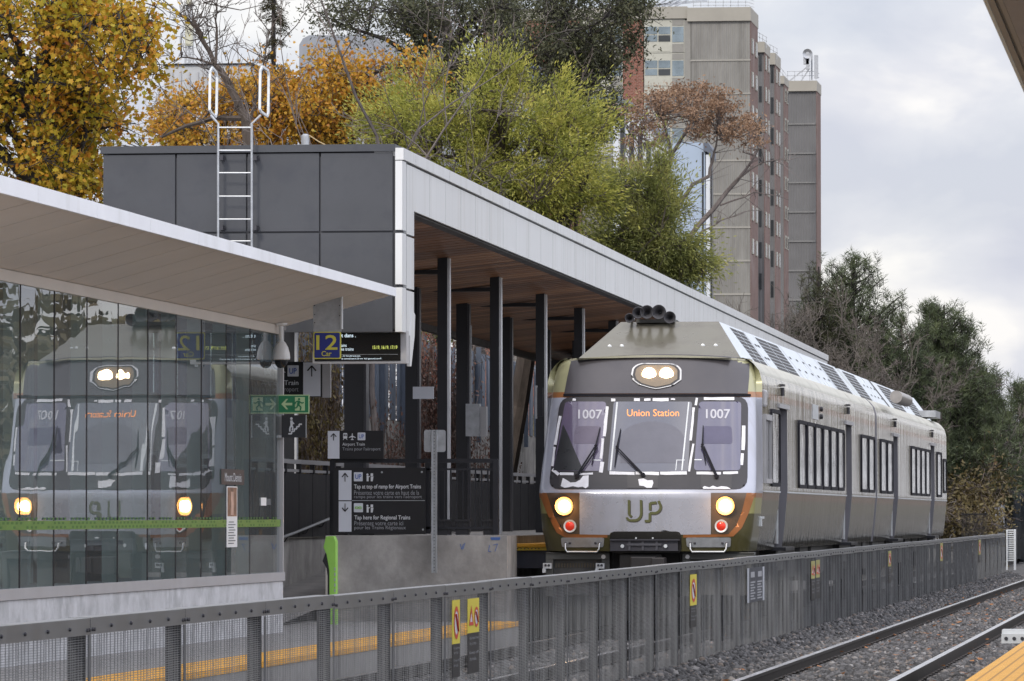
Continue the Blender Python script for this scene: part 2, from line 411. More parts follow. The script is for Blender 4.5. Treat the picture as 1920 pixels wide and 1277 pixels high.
M['scr_white'] = pm('screen_white', (.4, .45, .5), emis=(.75, .9, 1), estr=.8, var=0)
M['scr_yellow'] = pm('screen_yellow', (.4, .4, .1), emis=(.8, .9, .2), estr=.8, var=0)
M['bark'] = pm('bark', (.075, .06, .052), rough=.9, var=.35, scale=9, stretch=(1, 1, .3), bump=.5)
M['bark_grey'] = pm('bark_grey', (.15, .13, .125), rough=.9, var=.3, scale=9, stretch=(1, 1, .3))
M['bark_dark'] = pm('bark_dark', (.03, .026, .025), rough=.9, var=.3, scale=9)
M['twig'] = pm('twig', (.13, .105, .095), rough=.9, var=.2)
M['steel_fence'] = pm('steel_sheet', (.16, .19, .245), rough=.5, metal=.25, var=.18, scale=2, stretch=(1, 1, .25))
M['stone'] = None

def island_mat(name, cols, rough=.5, pos=None):
    m = bpy.data.materials.new(name); m.use_nodes = True; n, l = m.node_tree.nodes, m.node_tree.links; b = n['Principled BSDF']
    g = n.new('ShaderNodeNewGeometry'); r = n.new('ShaderNodeValToRGB')
    while len(r.color_ramp.elements) < len(cols): r.color_ramp.elements.new(.5)
    for i, c in enumerate(cols): r.color_ramp.elements[i].position = i / (len(cols) - 1); r.color_ramp.elements[i].color = (*c, 1)
    t = n.new('ShaderNodeTexCoord'); mp_ = n.new('ShaderNodeMapping'); mp_.inputs['Scale'].default_value = (.6, 9, 1); l.new(t.outputs['Object'], mp_.inputs['Vector'])
    no = n.new('ShaderNodeTexNoise'); no.inputs['Scale'].default_value = 2; no.inputs['Detail'].default_value = 6; l.new(mp_.outputs[0], no.inputs['Vector'])
    r2 = n.new('ShaderNodeMapRange'); r2.inputs['To Min'].default_value = .6; r2.inputs['To Max'].default_value = 1.4; l.new(no.outputs['Fac'], r2.inputs['Value'])
    v = n.new('ShaderNodeVectorMath'); v.operation = 'SCALE'; l.new(g.outputs['Random Per Island'], r.inputs['Fac']); l.new(r.outputs['Color'], v.inputs[0]); l.new(r2.outputs[0], v.inputs['Scale'])
    l.new(v.outputs[0], b.inputs['Base Color']); b.inputs['Roughness'].default_value = rough
    return m
M['wood'] = island_mat('brown_soffit_board', [(.17, .075, .035), (.29, .13, .06), (.42, .205, .10)], .42)
M['fin'] = leafmat('pale_glass_fin', [(.74, .84, .82), (.78, .86, .84)], rough=.3, trans=.5)
# ------------------------------------------------------------------ ground, ballast, platforms
rng = np.random.default_rng(7)
GZ = -1.77
m_ground = pm('trackbed', (.065, .064, .066), rough=.95, var=.45, scale=9, bump=1.0, bscale=14, dirt=(.05, .048, .05), dirt_scale=16, dirt_pos=(.45, .6))
g = MB(); g.add([(-1800, -60, GZ - .03), (1800, -60, GZ - .03), (1800, 4000, GZ - .03), (-1800, 4000, GZ - .03)], [(0, 1, 2, 3)])
tag(g.build('ground', pm('ground_soil', (.085, .08, .072), rough=.95, var=.4, scale=.6, bump=.5, bscale=3)), kind='structure')
# trackbed sheet with real relief
def relief_sheet(name, x0, x1, y0, y1, dx, dy, zf, mat):
    xs = np.arange(x0, x1 + dx / 2, dx); ys = np.arange(y0, y1 + dy / 2, dy)
    X, Y = np.meshgrid(xs, ys); Z = zf(X, Y)
    V = np.stack([X, Y, Z], -1).reshape(-1, 3); nx, ny = len(xs), len(ys)
    i = np.arange((ny - 1) * nx).reshape(ny - 1, nx)[:, :-1].ravel()
    F = np.stack([i, i + 1, i + 1 + nx, i + nx], -1)
    return mesh_np(name, V, F, mat, smooth=True)
def zbed(X, Y):
    r = np.random.default_rng(3)
    base = np.full(X.shape, GZ + .01)
    base += .15 * np.exp(-((X + 5.75) / .55) ** 2)          # ballast banked against the fence
    return base + r.normal(0, .012, X.shape)
o = relief_sheet('trackbed', -9.2, -2.2, 24, 210, .09, .35, zbed, m_ground); tag(o, kind='structure')
# loose stones
ico_v = []
ph = (1 + 5 ** .5) / 2
for a, b in ((-1, ph), (1, ph), (-1, -ph), (1, -ph)):
    ico_v += [(a, b, 0)]
for a, b in ((-1, ph), (1, ph), (-1, -ph), (1, -ph)):
    ico_v += [(0, a, b)]
for a, b in ((-1, ph), (1, ph), (-1, -ph), (1, -ph)):
    ico_v += [(b, 0, a)]
ico_v = np.array([(-1, ph, 0), (1, ph, 0), (-1, -ph, 0), (1, -ph, 0), (0, -1, ph), (0, 1, ph), (0, -1, -ph), (0, 1, -ph), (ph, 0, -1), (ph, 0, 1), (-ph, 0, -1), (-ph, 0, 1)]) / 1.9
ico_f = np.array([(0, 11, 5), (0, 5, 1), (0, 1, 7), (0, 7, 10), (0, 10, 11), (1, 5, 9), (5, 11, 4), (11, 10, 2), (10, 7, 6), (7, 1, 8), (3, 9, 4), (3, 4, 2), (3, 2, 6), (3, 6, 8), (3, 8, 9), (4, 9, 5), (2, 4, 11), (6, 2, 10), (8, 6, 7), (9, 8, 1)])
def stones(name, n, x0, x1, y0, y1, size, zf, mats, p=1.0):
    x = rng.uniform(x0, x1, n); u = rng.uniform(0, 1, n); y = y0 + (y1 - y0) * u ** p
    keep = np.ones(n, bool)
    for rx in RAILS: keep &= np.abs(x - rx) > .10
    x, y = x[keep], y[keep]; n = len(x)
    s = rng.uniform(.55, 1.25, (n, 1, 3)) * size * rng.uniform(.6, 1.35, (n, 1, 1)); s[..., 2] *= .8
    V = ico_v[None] * (1 + rng.normal(0, .16, (n, 12, 1))) * s
    q = rng.normal(size=(n, 4)); q /= np.linalg.norm(q, axis=1, keepdims=True)
    w, a, b, c = q.T
    R = np.stack([1 - 2 * (b * b + c * c), 2 * (a * b - w * c), 2 * (a * c + w * b), 2 * (a * b + w * c), 1 - 2 * (a * a + c * c), 2 * (b * c - w * a), 2 * (a * c - w * b), 2 * (b * c + w * a), 1 - 2 * (a * a + b * b)], -1).reshape(n, 3, 3)
    V = np.einsum('nij,nkj->nki', R, V)
    z = zf(x, y) + rng.uniform(-.2, .45, n) * size
    V += np.stack([x, y, z], -1)[:, None]
    F = (ico_f[None] + (np.arange(n) * 12)[:, None, None]).reshape(-1, 3)
    return mesh_np(name, V.reshape(-1, 3), F, mats)
TRK = -3.82; TRK2 = -7.60
RAILS = (TRK - .75, TRK + .75)
mst = bpy.data.materials.new('ballast_stone'); mst.use_nodes = True
_n, _l = mst.node_tree.nodes, mst.node_tree.links
_g = _n.new('ShaderNodeNewGeometry'); _r = _n.new('ShaderNodeValToRGB')
_r.color_ramp.elements[0].color = (.03, .03, .032, 1); _r.color_ramp.elements[1].color = (.26, .255, .26, 1)
_e = _r.color_ramp.elements.new(.45); _e.color = (.075, .074, .078, 1); _e = _r.color_ramp.elements.new(.85); _e.color = (.13, .128, .134, 1)
_e = _r.color_ramp.elements.new(.92); _e.color = (.15, .12, .10, 1)
_l.new(_g.outputs['Random Per Island'], _r.inputs['Fac']); _l.new(_r.outputs['Color'], _n['Principled BSDF'].inputs['Base Color']); _n['Principled BSDF'].inputs['Roughness'].default_value = .85
zs = lambda x, y: GZ + .012 + .15 * np.exp(-((x + 5.75) / .55) ** 2)
o = stones('ballast', 60000, -5.62, -2.25, 46, 150, .036, zs, mst, p=1.9)
tag(o, 'dark grey crushed stone ballast between the rails and beside the mesh fence', 'ballast', kind='stuff')
RAILS = (TRK2 - .75, TRK2 + .75)
o = stones('ballast', 9000, -9.0, -5.75, 44, 72, .04, lambda x, y: -1.74 + x * 0, mst)
tag(o, 'grey crushed stone seen through the fence in front of the train', 'ballast', kind='stuff')
# fallen leaves on the ballast
lv = []
for _ in range(260):
    x, y = rng.uniform(-5.5, -2.3), rng.uniform(48, 120); s = .035; a = rng.uniform(0, 6.28)
    lv += [(x + s * cos(a + k * pi / 2) * (1.4 if k % 2 else .8), y + s * sin(a + k * pi / 2) * (1.4 if k % 2 else .8), GZ + .075 + .02 * rng.uniform(-.5, 1)) for k in range(4)]
tag(mesh_np('fallen_leaves', np.array(lv), 4, leafmat('fallen_leaf', [(.33, .12, .04), (.40, .17, .05), (.25, .09, .05)])), 'scattered orange brown fallen leaves on the ballast', 'leaves', kind='stuff')

# ------------------------------------------------------------------ tracks
def rail_mesh(b, x, y0, y1, zt):
    pr = [(-.0375, 0), (.0375, 0), (.0375, -.035), (.009, -.05), (.009, -.145), (.07, -.16), (.07, -.172), (-.07, -.172), (-.07, -.16), (-.009, -.145), (-.009, -.05), (-.0375, -.035)]
    n = len(pr); vs = [(x + a, y, zt + c) for y in (y0, y1) for a, c in pr]
    for i in range(n):
        b.add([vs[i], vs[(i + 1) % n], vs[(i + 1) % n + n], vs[i + n]], [(0, 1, 2, 3)], 1 if i == 0 else 0)
    b.add([(x - .0375, y0, zt), (x + .0375, y0, zt), (x + .0375, y0, zt - .04), (x - .0375, y0, zt - .04)], [(0, 1, 2, 3)])
def track(label, X, zt, y0, y1, ties0, ties1):
    t = thing('railway_track', label, 'track', (X, y0, zt - .17))
    for s in (-1, 1):
        b = MB(); rail_mesh(b, X + s * .75, y0, y1, zt)
        r = b.build('rail', [M['rail_side'], M['rail_top']], t, fixn=False)
    proto = None; y = ties0; k = 0; rest = MB()
    while y < ties1:
        if k < 100:
            if proto is None:
                b = MB(); b.box(X - 1.3, X + 1.3, y - .12, y + .12, zt - .36, zt - .176)
                proto = b.build('sleeper', M['sleeper'], t)
                clips = []
                for s in (-1, 1):
                    c = MB()
                    for q in (-1, 1):
                        c.tube([(X + s * .75 + q * .04, y - .07, zt - .13), (X + s * .75 + q * .10, y - .045, zt - .095), (X + s * .75 + q * .12, y, zt - .10), (X + s * .75 + q * .10, y + .045, zt - .095), (X + s * .75 + q * .04, y + .07, zt - .13)], .013, 5)
                        c.box(X + s * .75 + q * .07 - .05, X + s * .75 + q * .07 + .05, y - .09, y + .09, zt - .176, zt - .155)
                    clips.append(c.build('rail_clip', M['rail_side'], proto))
                y0p = y
            else:
                q = proto.copy(); COL.objects.link(q); q.location = (0, y - y0p, 0)
                for clip in clips:
                    w = clip.copy(); COL.objects.link(w); w.parent = q
        else:
            rest.box(X - 1.3, X + 1.3, y - .12, y + .12, zt - .36, zt - .176)
        y += .58; k += 1
    if rest.v: tag(rest.build('sleeper_row', M['sleeper'], t), kind='stuff')
    return t
track('near running track with shiny rail heads in dark ballast', TRK, -1.609, 24, 420, 47, 150)
track('track the silver train stands on, beyond the mesh fence', TRK2, -1.58, 28, 330, 34, 74)
# far rails crossing behind the fence end
b = MB()
t = thing('railway_track', 'distant third pair of rails curving behind the fence end', 'track', (-5, 170, -1.6))
for off in (0, 1.5):
    b = MB(); pts = [(-5.2 + off + 9 * ((y - 160) / 240) ** 2, y) for y in range(160, 420, 10)]
    for (xa, ya), (xb, yb) in zip(pts, pts[1:]):
        b.bar((xa, ya, -1.54), (xb, yb, -1.54), .07, .14)
    b.build('rail', M['rail_top'], t)

# ------------------------------------------------------------------ platforms
def slabs(name, parts, kind='structure'):
    pass
PE = -9.24          # platform edge beside the train track
b = MB(); b.box(-17, PE - .61, 20, 71.6, -2.0, -1.45); b.box(PE - .61, PE, 20, 71.6, -2.0, -1.454, 0)
lowp = b.build('platform', M['paving']); tag(lowp, kind='structure')
b = MB(); b.box(PE - .60, PE + .01, 20, 71.4, -1.5, -1.44)
tag(b.build('tactile_strip', M['tactile']), 'worn yellow tactile strip along the low platform seen through the mesh', 'tactile strip')
# high platform for the airport train
HD0 = 71.95
b = MB(); b.box(-12.0, -9.5, HD0, 73.0, -1.95, -.285)
hp = b.build('platform', M['concrete']); tag(hp, kind='structure')
b = MB(); b.box(-11.95, -9.80, 73.0, 150, -1.95, -.30); tag(b.build('platform', M['concrete']), kind='structure')
# ramp and its retaining wall
b = MB(); b.add([(-13.25, 68, -1.449), (-12.01, 68, -1.449), (-12.01, 90, -.30), (-13.25, 90, -.30), (-13.25, 150, -.30), (-12.01, 150, -.30)], [(0, 1, 2, 3), (3, 2, 5, 4)])
tag(b.build('path', M['paving']), kind='structure')
b = MB(); b.box(-13.5, -13.25, 65.6, 150, -1.95, -.33)
tag(b.build('retaining_wall', M['concrete'], bevel=.01), 'smooth grey concrete wall beside the ramp behind the glass shelter corner', 'wall')
# yellow edge of the high platform
t = thing('platform_edge', 'yellow edged end of the high platform beside the train nose', 'platform edge', (-9.5, 74, -.5))
b = MB(); x0, x1, z0, z1 = rectx(951, 1016, 1024, 1036, 74.2)
b.box(x0 - .02, -9.24, 74.2, 90, z0 + .03, z1 - .01); b.build('tactile_strip', M['tactile_end'], t)
b = MB(); b.box(x0 - .02, -9.24, 74.16, 90, z1 - .01, z1 + .03); b.build('slab', M['tactile'], t)
b = MB(); b.box(x0 - .02, -9.20, 74.3, 90, z0 - .22, z0 + .03); b.build('edge_beam', pm('dark_blue_steel', (.06, .065, .09), rough=.4, metal=.4, var=.2), t)
b = MB()
for k in range(9): b.lathe([(.008, -.01), (.008, .012)], (x0 + .05 + k * .05, 74.19, (z0 + z1) / 2 + .01), 'y', 8)
b.build('bolt', M['bolt'], t)
# near platform at the right edge of the view
b = MB(); b.box(-1.86, 4, 18, 56.6, -2.0, -1.284); tag(b.build('platform', M['paving']), kind='structure')
mt = pm('tactile_tiles', (.80, .42, .06), rough=.6, var=.08, scale=4)
_n, _l = mt.node_tree.nodes, mt.node_tree.links
_t = _n.new('ShaderNodeTexCoord'); _b = _n.new('ShaderNodeTexBrick'); _b.offset = 0; _b.inputs['Scale'].default_value = 1; _b.inputs['Brick Width'].default_value = .1; _b.inputs['Row Height'].default_value = .1; _b.inputs['Mortar Size'].default_value = .011
_b.inputs['Color1'].default_value = (.85, .46, .07, 1); _b.inputs['Color2'].default_value = (.78, .40, .05, 1); _b.inputs['Mortar'].default_value = (.42, .2, .03, 1)
_l.new(_t.outputs['Object'], _b.inputs['Vector']); _l.new(_b.outputs['Color'], _n['Principled BSDF'].inputs['Base Color'])
b = MB(); b.box(-1.88, -1.2, 18, 56.6, -1.30, -1.279)
tag(b.build('tactile_strip', mt), 'bright yellow tiled tactile strip in the lower right corner', 'tactile strip')
t = thing('edge_bracket', 'galvanised perforated bracket at the tip of the near platform', 'bracket', (-2.1, 56.7, -1.4))
b = MB(); b.box(-2.2, -1.75, 56.62, 56.66, -1.36, -1.26); b.box(-2.2, -1.75, 56.66, 57.3, -1.28, -1.26)
for k in range(4): b.box(-2.2, -1.75, 56.75 + k * .14, 56.79 + k * .14, -1.26, -1.22)
b.build('plate', M['galv_light'], t)
b = MB()
for k in range(5): b.lathe([(.02, -.004), (.02, .004)], (-2.15 + k * .085, 56.615, -1.31), 'y', 10)
b.build('bolt', M['bolt'], t)

# ------------------------------------------------------------------ mesh fence between the tracks
FX = -5.65; S = 2.53; Y0 = 31.6 - 3 * S
NP = 49
fence = thing('mesh_fence', 'long grey steel mesh fence running between the two tracks', 'fence', (FX, Y0, GZ))
ZT, ZB = -.53, -1.62
def wires():
    b = MB()
    wx = lambda y: .006 * sin(2 * pi * y / .62) + .0015 * sin(2 * pi * y / .21 + 1)
    y = .05
    while y < S - .03:
        b.add([(FX + wx(y) + dx, Y0 + y + dy, z) for z in (ZB, ZT - .08) for dx, dy in ((-.0016, -.0016), (.0016, -.0016), (.0016, .0016), (-.0016, .0016))], [(0, 1, 5, 4), (1, 2, 6, 5), (2, 3, 7, 6), (3, 0, 4, 7)])
        y += .0762
    z = ZB + .01
    while z < ZT - .085:
        ysg = [.02 + i * (S - .03) / 20 for i in range(21)]
        b.add([(FX + .0035 + wx(y) + dx, Y0 + y, z + dz) for y in ysg for dx, dz in ((-.0016, -.0016), (.0016, -.0016), (.0016, .0016), (-.0016, .0016))], [(i * 4 + p, i * 4 + (p + 1) % 4, i * 4 + 4 + (p + 1) % 4, i * 4 + 4 + p) for i in range(20) for p in range(4)])
        z += .0127
    return b
pan = wires().build('mesh_panel', M['fence_wire'], fence, fixn=False)
b = MB(); b.box(FX - .085, FX - .012, Y0 - .05, Y0 - .042, ZB - .1, ZT - .02, 1); b.box(FX - .09, FX - .083, Y0 - .05, Y0 + .03, ZB - .1, ZT - .02, 1); b.box(FX - .016, FX - .010, Y0 - .04, Y0 + .0, ZB - .1, ZT - .05, 1)
b.box(FX + .008, FX + .014, Y0 - .03, Y0 + .03, ZB - .05, ZT - .08)
post = b.build('post', [M['fence_post'], pm('fence_post_shaded', (.035, .037, .045), rough=.6, var=.2)], fence)  # back of the post darkened, its shade put into the colour
b = MB()
b.box(FX + .008, FX + .016, Y0 + .006, Y0 + S - .006, ZT - .08, ZT); b.box(FX - .10, FX + .016, Y0 + .004, Y0 + S - .004, ZT, ZT + .006); b.box(FX - .10, FX - .092, Y0 + .006, Y0 + S - .006, ZT - .06, ZT)
cap = b.build('top_rail', M['fence_cap'], fence)
b = MB()
for k in range(6):
    for dy in ((.04,) if k == 0 else (S - .04,) if k == 5 else (k * S / 5,)):
        b.lathe([(.011, 0), (.011, .008), (.006, .011)], (FX + .016, Y0 + dy, ZT - .042 - (.0 if k % 5 else .012)), 'x', 6)
        if k % 5 == 0: b.lathe([(.011, 0), (.011, .008)], (FX + .016, Y0 + dy + (.05 if k == 0 else -.05), ZT - .055), 'x', 6)
blt = b.build('bolt', M['bolt'], cap)
M['faded'] = pm('faded_yellow', (.30, .28, .10), rough=.6, var=.2)
rr = random.Random(5)
for k in range(1, NP):
    for src in (pan, post, cap):
        c = src.copy(); COL.objects.link(c); c.location = (0, k * S, rr.uniform(-.004, .004) if src is cap else 0)
        if src is pan:
            a = radians(rr.uniform(-.3, .3)); c.rotation_euler = (0, 0, a); c.location.x = rr.uniform(-.003, .003)
        if src is cap:
            d = blt.copy(); COL.objects.link(d); d.parent = c
    if 13 <= k:       # intermediate stiffener seen on the far panels
        pass
# solid corrugated sheets on the far panels: vertical ribs read as fluting
ml = bpy.data.materials
t = thing('equipment_screen', 'pale louvred metal screen at the far end of the mesh fence', 'screen', (FX, 148, GZ))
b = MB(); x0, x1, z0, z1 = rectx(1887, 1905, 995, 1062, 149)
z = z0 + .15
while z < z1:
    b.box(x0, x1 - .06, 149, 149.05, z, z + .035); z += .06
b.build('louvre', M['galv_light'], t)
b = MB(); b.box(x1 - .06, x1, 148.9, 149, z0 - .1, z1 + .04); b.box(x0, x0 + .04, 148.9, 149, z0 - .1, z1); b.build('frame', M['galv_light'], t)
# plates on the fence
def fence_plate(y0, y1, zt, zm, zb, label, tri=True, side=1, tint=M['yellow']):
    t = thing('warning_sign', label, 'sign', (FX, y0, zb), 'warning signs fixed to the mesh fence')
    xs = FX + side * .022
    b = MB(); b.box(min(xs, xs - side * .004), max(xs, xs - side * .004), y0, y1, zm, zt); b.build('yellow_plate', tint, t)
    b = MB(); b.box(min(xs, xs - side * .004), max(xs, xs - side * .004), y0, y1, zb, zm - .002); b.build('black_plate', M['sign_black'], t)
    u, v = Vector((0, 1, 0)), Vector((0, 0, 1)); w = y1 - y0; h = zt - zm
    def ring(cy, cz, ry, rz):
        bb = MB(); n = 24
        vs = [(xs + .003 * side, cy + ry * f * cos(2 * pi * i / n), cz + rz * f * sin(2 * pi * i / n)) for f in (.72, 1) for i in range(n)]
        bb.add(vs, [(i, (i + 1) % n, (i + 1) % n + n, i + n) for i in range(n)])
        return bb
    if tri:
        cy = y0 + w * .28; cz = zm + h * .45; r = w * .2; rz_ = h * .33
        bb = MB(); bb.add([(xs + .003 * side, cy + a * r, cz + c * rz_) for a, c in ((-1, -.7), (1, -.7), (0, 1.1), (-.5, -.4), (.5, -.4), (0, .55))], [(0, 1, 4, 3), (1, 2, 5, 4), (2, 0, 3, 5)])
        bb.build('warning_triangle', M['red'], t)
        rb = ring(y0 + w * .74, cz, w * .19, h * .3); rb.bar((xs + .003 * side, y0 + w * .64, cz + h * .16), (xs + .003 * side, y0 + w * .84, cz - h * .16), .02, .002)
        rb.build('prohibition_ring', M['red'], t)
        bb = MB(); bb.add([(xs + .0015 * side, cy + a * r, cz + c * rz_) for a, c in ((-.5, -.4), (.5, -.4), (0, .55))], [(0, 1, 2)])
        bb.lathe([(w * .14, 0), (w * .14, .0015)], (xs, y0 + w * .74, cz), 'x', 20, sz=h * .22 / (w * .14)); bb.build('pictogram_ground', M['sign_white'], t)
    else:
        r = w * .33
        rb = ring(y0 + w * .5, zm + h * .48, r, h * .38); rb.bar((xs + .003 * side, y0 + w * .34, zm + h * .68), (xs + .003 * side, y0 + w * .66, zm + h * .28), .025, .002)
        rb.build('prohibition_ring', M['red'], t)
        bb = MB(); bb.lathe([(r * .72, 0), (r * .72, .0015)], (xs, y0 + w * .5, zm + h * .48), 'x', 20, sz=h * .27 / (r * .72)); bb.build('pictogram_ground', M['sign_white'], t)
    hh = zm - zb
    for i, (txt, f) in enumerate((('High speed trains', .82), ('may not stop.', .68), ('Keep off', .46), ('the tracks.', .32))):
        o = Vector((xs, y0 + w * .1, zb + hh * f)) if side > 0 else Vector((xs, y1 - w * .1, zb + hh * f))
        text_at(txt, o, u * side, v, w * (.8 if i % 2 == 0 else .6), hh * .09, M['letter_grey'], t)
    return t
def fy(px): return PX(px, 1100, FX + .02).y
def fz(px, py): return PX(px, py, FX + .02).z
fence_plate(fy(877), fy(898), fz(887, 1122), fz(887, 1186), fz(887, 1262), 'yellow and black warning sign with triangle and ring on the near fence side')
fence_plate(fy(848), fy(862), fz(855, 1125), fz(855, 1207), fz(855, 1270), 'narrow yellow warning sign with one red ring, left of the triangle sign', tri=False)
fence_plate(fy(1294), fy(1306), fz(1300, 1077), fz(1300, 1135), fz(1300, 1176), 'yellow sign with a tall red ring on the fence below the train steps', tri=False)
fence_plate(fy(1521), fy(1528), fz(1524, 1052), fz(1524, 1085), fz(1524, 1125), 'faded yellow sign, left one of the tight pair further down the fence', tint=M['faded'])
fence_plate(fy(1530), fy(1537), fz(1533, 1050), fz(1533, 1083), fz(1533, 1122), 'faded yellow sign, right one of the tight pair further down the fence', tint=M['faded'])
fence_plate(fy(1665.5), fy(1671), fz(1668, 1033), fz(1668, 1062), fz(1668, 1092), 'small yellow fence sign under the rear car of the train', tri=False, tint=M['faded'])
fence_plate(fy(1763), fy(1768), fz(1765, 1018), fz(1765, 1052), fz(1765, 1070), 'small weathered yellow fence sign below the tail of the train', tri=False, tint=M['faded'])
fence_plate(fy(1835), fy(1839), fz(1837, 1012), fz(1837, 1040), fz(1837, 1054), 'pale fence sign furthest away, near the louvred screen', tri=False, tint=M['faded'])
t = thing('information_sign', 'dark information board with pale edge bars fixed flat on the fence', 'sign', (FX, 65, -1.5))
ya, yb = fy(1400), fy(1432); zb_, zt_ = fz(1416, 1128), fz(1416, 1064); w = yb - ya; h = zt_ - zb_; xs = FX + .026
b = MB(); b.box(xs - .004, xs, ya, yb, zb_, zt_); b.build('board', pm('board_dark', (.035, .04, .055), rough=.5, var=.1), t)
b = MB(); b.box(xs, xs + .003, ya, ya + w * .1, zb_, zt_); b.box(xs, xs + .003, yb - w * .1, yb, zb_, zt_); b.build('edge_bar', pm('edge_bar_grey', (.36, .38, .42)), t)
b = MB()
for k, (a, c) in enumerate(((.2, .72), (.62, .72))):
    b.box(xs, xs + .003, ya + w * a, ya + w * (a + .22), zb_ + h * c, zb_ + h * (c + .16))
for k in range(7): b.box(xs, xs + .003, ya + w * .18, ya + w * (.38 if k % 2 else .45), zb_ + h * (.08 + .08 * k), zb_ + h * (.12 + .08 * k)); b.box(xs, xs + .003, ya + w * .58, ya + w * (.8 if k % 2 else .86), zb_ + h * (.08 + .08 * k), zb_ + h * (.12 + .08 * k))
b.build('pictogram', M['letter_grey'], t)
# ------------------------------------------------------------------ long canopy over the high platform
CX = -10.05; GR = -.0051                      # fascia plane, slight fall along the platform
D0 = 66.0; D1 = 141.0
def zc(z, y): return z + GR * (y - D0)
canopy = thing('station_canopy', 'long silver edged station canopy with brown timber soffit on black columns', 'canopy', (CX, D0, -1.5))
Zt, Zb = 4.60, 3.87
Ztt = Zt - .02
CB = PD(192, 300, D0).x                                   # back edge
# fascia with vertical seams
b = MB(); ys = [D0 + 1.03]; y = D0 + 1.03
step = 1.45
edges = [D0 + 1.0]
while edges[-1] < D1: edges.append(min(D1, edges[-1] + step))
for a, c in zip(edges, edges[1:]):
    b.add([(CX, a + .008, zc(Zb, a)), (CX, c - .008, zc(Zb, c)), (CX, c - .008, zc(Zt - .17, c)), (CX, a + .008, zc(Zt - .17, a)),
           (CX - .03, a + .008, zc(Zb, a)), (CX - .03, c - .008, zc(Zb, c)), (CX - .03, c - .008, zc(Zt - .17, c)), (CX - .03, a + .008, zc(Zt - .17, a))],
          [(0, 1, 2, 3), (4, 5, 6, 7), (0, 3, 7, 4), (1, 2, 6, 5), (0, 1, 5, 4), (3, 2, 6, 7)])
fas = b.build('fascia', M['silver_panel'], canopy)
b = MB(); b.add([(CX - .045, D0 + 1, zc(Zb + .01, D0)), (CX - .045, D1, zc(Zb + .01, D1)), (CX - .045, D1, zc(Zt - .02, D1)), (CX - .045, D0 + 1, zc(Zt - .02, D0))], [(0, 1, 2, 3)])
b.build('fascia_backing', M['silver_dark'], canopy)
# coping pieces
b = MB(); e2 = [D0 + .03]
while e2[-1] < D1: e2.append(min(D1, e2[-1] + (1.0 if len(e2) == 1 else 3.05)))
for a, c in zip(e2, e2[1:]):
    vs = [(x, y + (.012 if y == a else -.012), zc(z, y)) for y in (a, c) for x, z in ((CX + .03, Zt - .145), (CX + .03, Zt), (CX - .35, Zt + .03), (CX - .35, Zt - .145))]
    b.add(vs, [(0, 1, 5, 4), (1, 2, 6, 5), (2, 3, 7, 6), (3, 0, 4, 7), (0, 1, 2, 3), (4, 5, 6, 7)])
b.build('coping', M['silver_panel'], canopy)
# roof deck and soffit
def slab(x0, x1, y0, y1, z0, z1):
    return [(x, y, zc(z, y)) for z in (z0, z1) for y in (y0, y1) for x in (x0, x1)], [(0, 2, 3, 1), (4, 5, 7, 6), (0, 1, 5, 4), (2, 6, 7, 3), (0, 4, 6, 2), (1, 3, 7, 5)]
b = MB(); b.add(*slab(CB, CX - .33, D0 + 1.0, D1, Zb + .12, Zt - .1)); b.build('roof_deck', M['black_flat'], canopy)
def zs_(x): return Zb + .03 + (x - CX) * (.36 / 3.57)     # soffit falls towards the back
b = MB(); y = D0 + 1.02; k = 0
while y < D1 - .2:
    w = .46; dz = .012 * ((k * 7) % 3) / 3
    vs = [(x, yy, zc(zs_(x) + zz, yy)) for zz in (0, .05) for yy in (y, y + w) for x in (CB + .05, CX - .06)]
    b.add(vs, [(0, 2, 3, 1), (4, 5, 7, 6), (0, 1, 5, 4), (2, 6, 7, 3), (0, 4, 6, 2), (1, 3, 7, 5)])
    y += w + .05; k += 1
b.build('soffit', M['wood'], canopy)
b = MB(); b.add(*slab(CB, CX - .02, D0 + 1.02, D1, Zb - .4, Zb - .399 )); 
# dark drip trim under the fascia
b = MB(); vs = [(x, y, zc(z, y)) for y in (D0 + 1, D1) for x, z in ((CX - .05, Zb - .02), (CX - .05, Zb + .03), (CX - .17, Zb + .05), (CX - .17, Zb - .035))]
b.add(vs, [(0, 1, 5, 4), (1, 2, 6, 5), (2, 3, 7, 6), (3, 0, 4, 7), (0, 1, 2, 3), (4, 5, 6, 7)]); b.build('drip_trim', M['black_metal'], canopy)
b = MB(); vs = [(x, y, zc(z, y)) for y in (D0 + 1, D1) for x, z in ((CB, 3.40), (CB, 4.1), (CB + .1, 4.1), (CB + .1, 3.40))]
b.add(vs, [(0, 1, 5, 4), (1, 2, 6, 5), (2, 3, 7, 6), (3, 0, 4, 7), (0, 1, 2, 3), (4, 5, 6, 7)]); b.build('rear_trim', M['black_metal'], canopy)
# slot lights (unlit)
first = None
for k in range(9):
    y = 73.4 + k * 5.55; x0_, x1_ = -12.35, -11.35
    if first is None:
        b = MB(); zz = zc(zs_(-11.9) - .035, y)
        b.box(x0_, x1_, y - .12, y + .12, zz - .01, zz + .05); b.box(x0_ - .04, x1_ + .04, y + .16, y + .19, zz + .0, zz + .03, 1)
        first = b.build('slot_light', [M['black_flat'], M['frame_grey']], canopy); y00 = y
    else:
        c = first.copy(); COL.objects.link(c); c.location = (0, y - y00, GR * (y - y00))
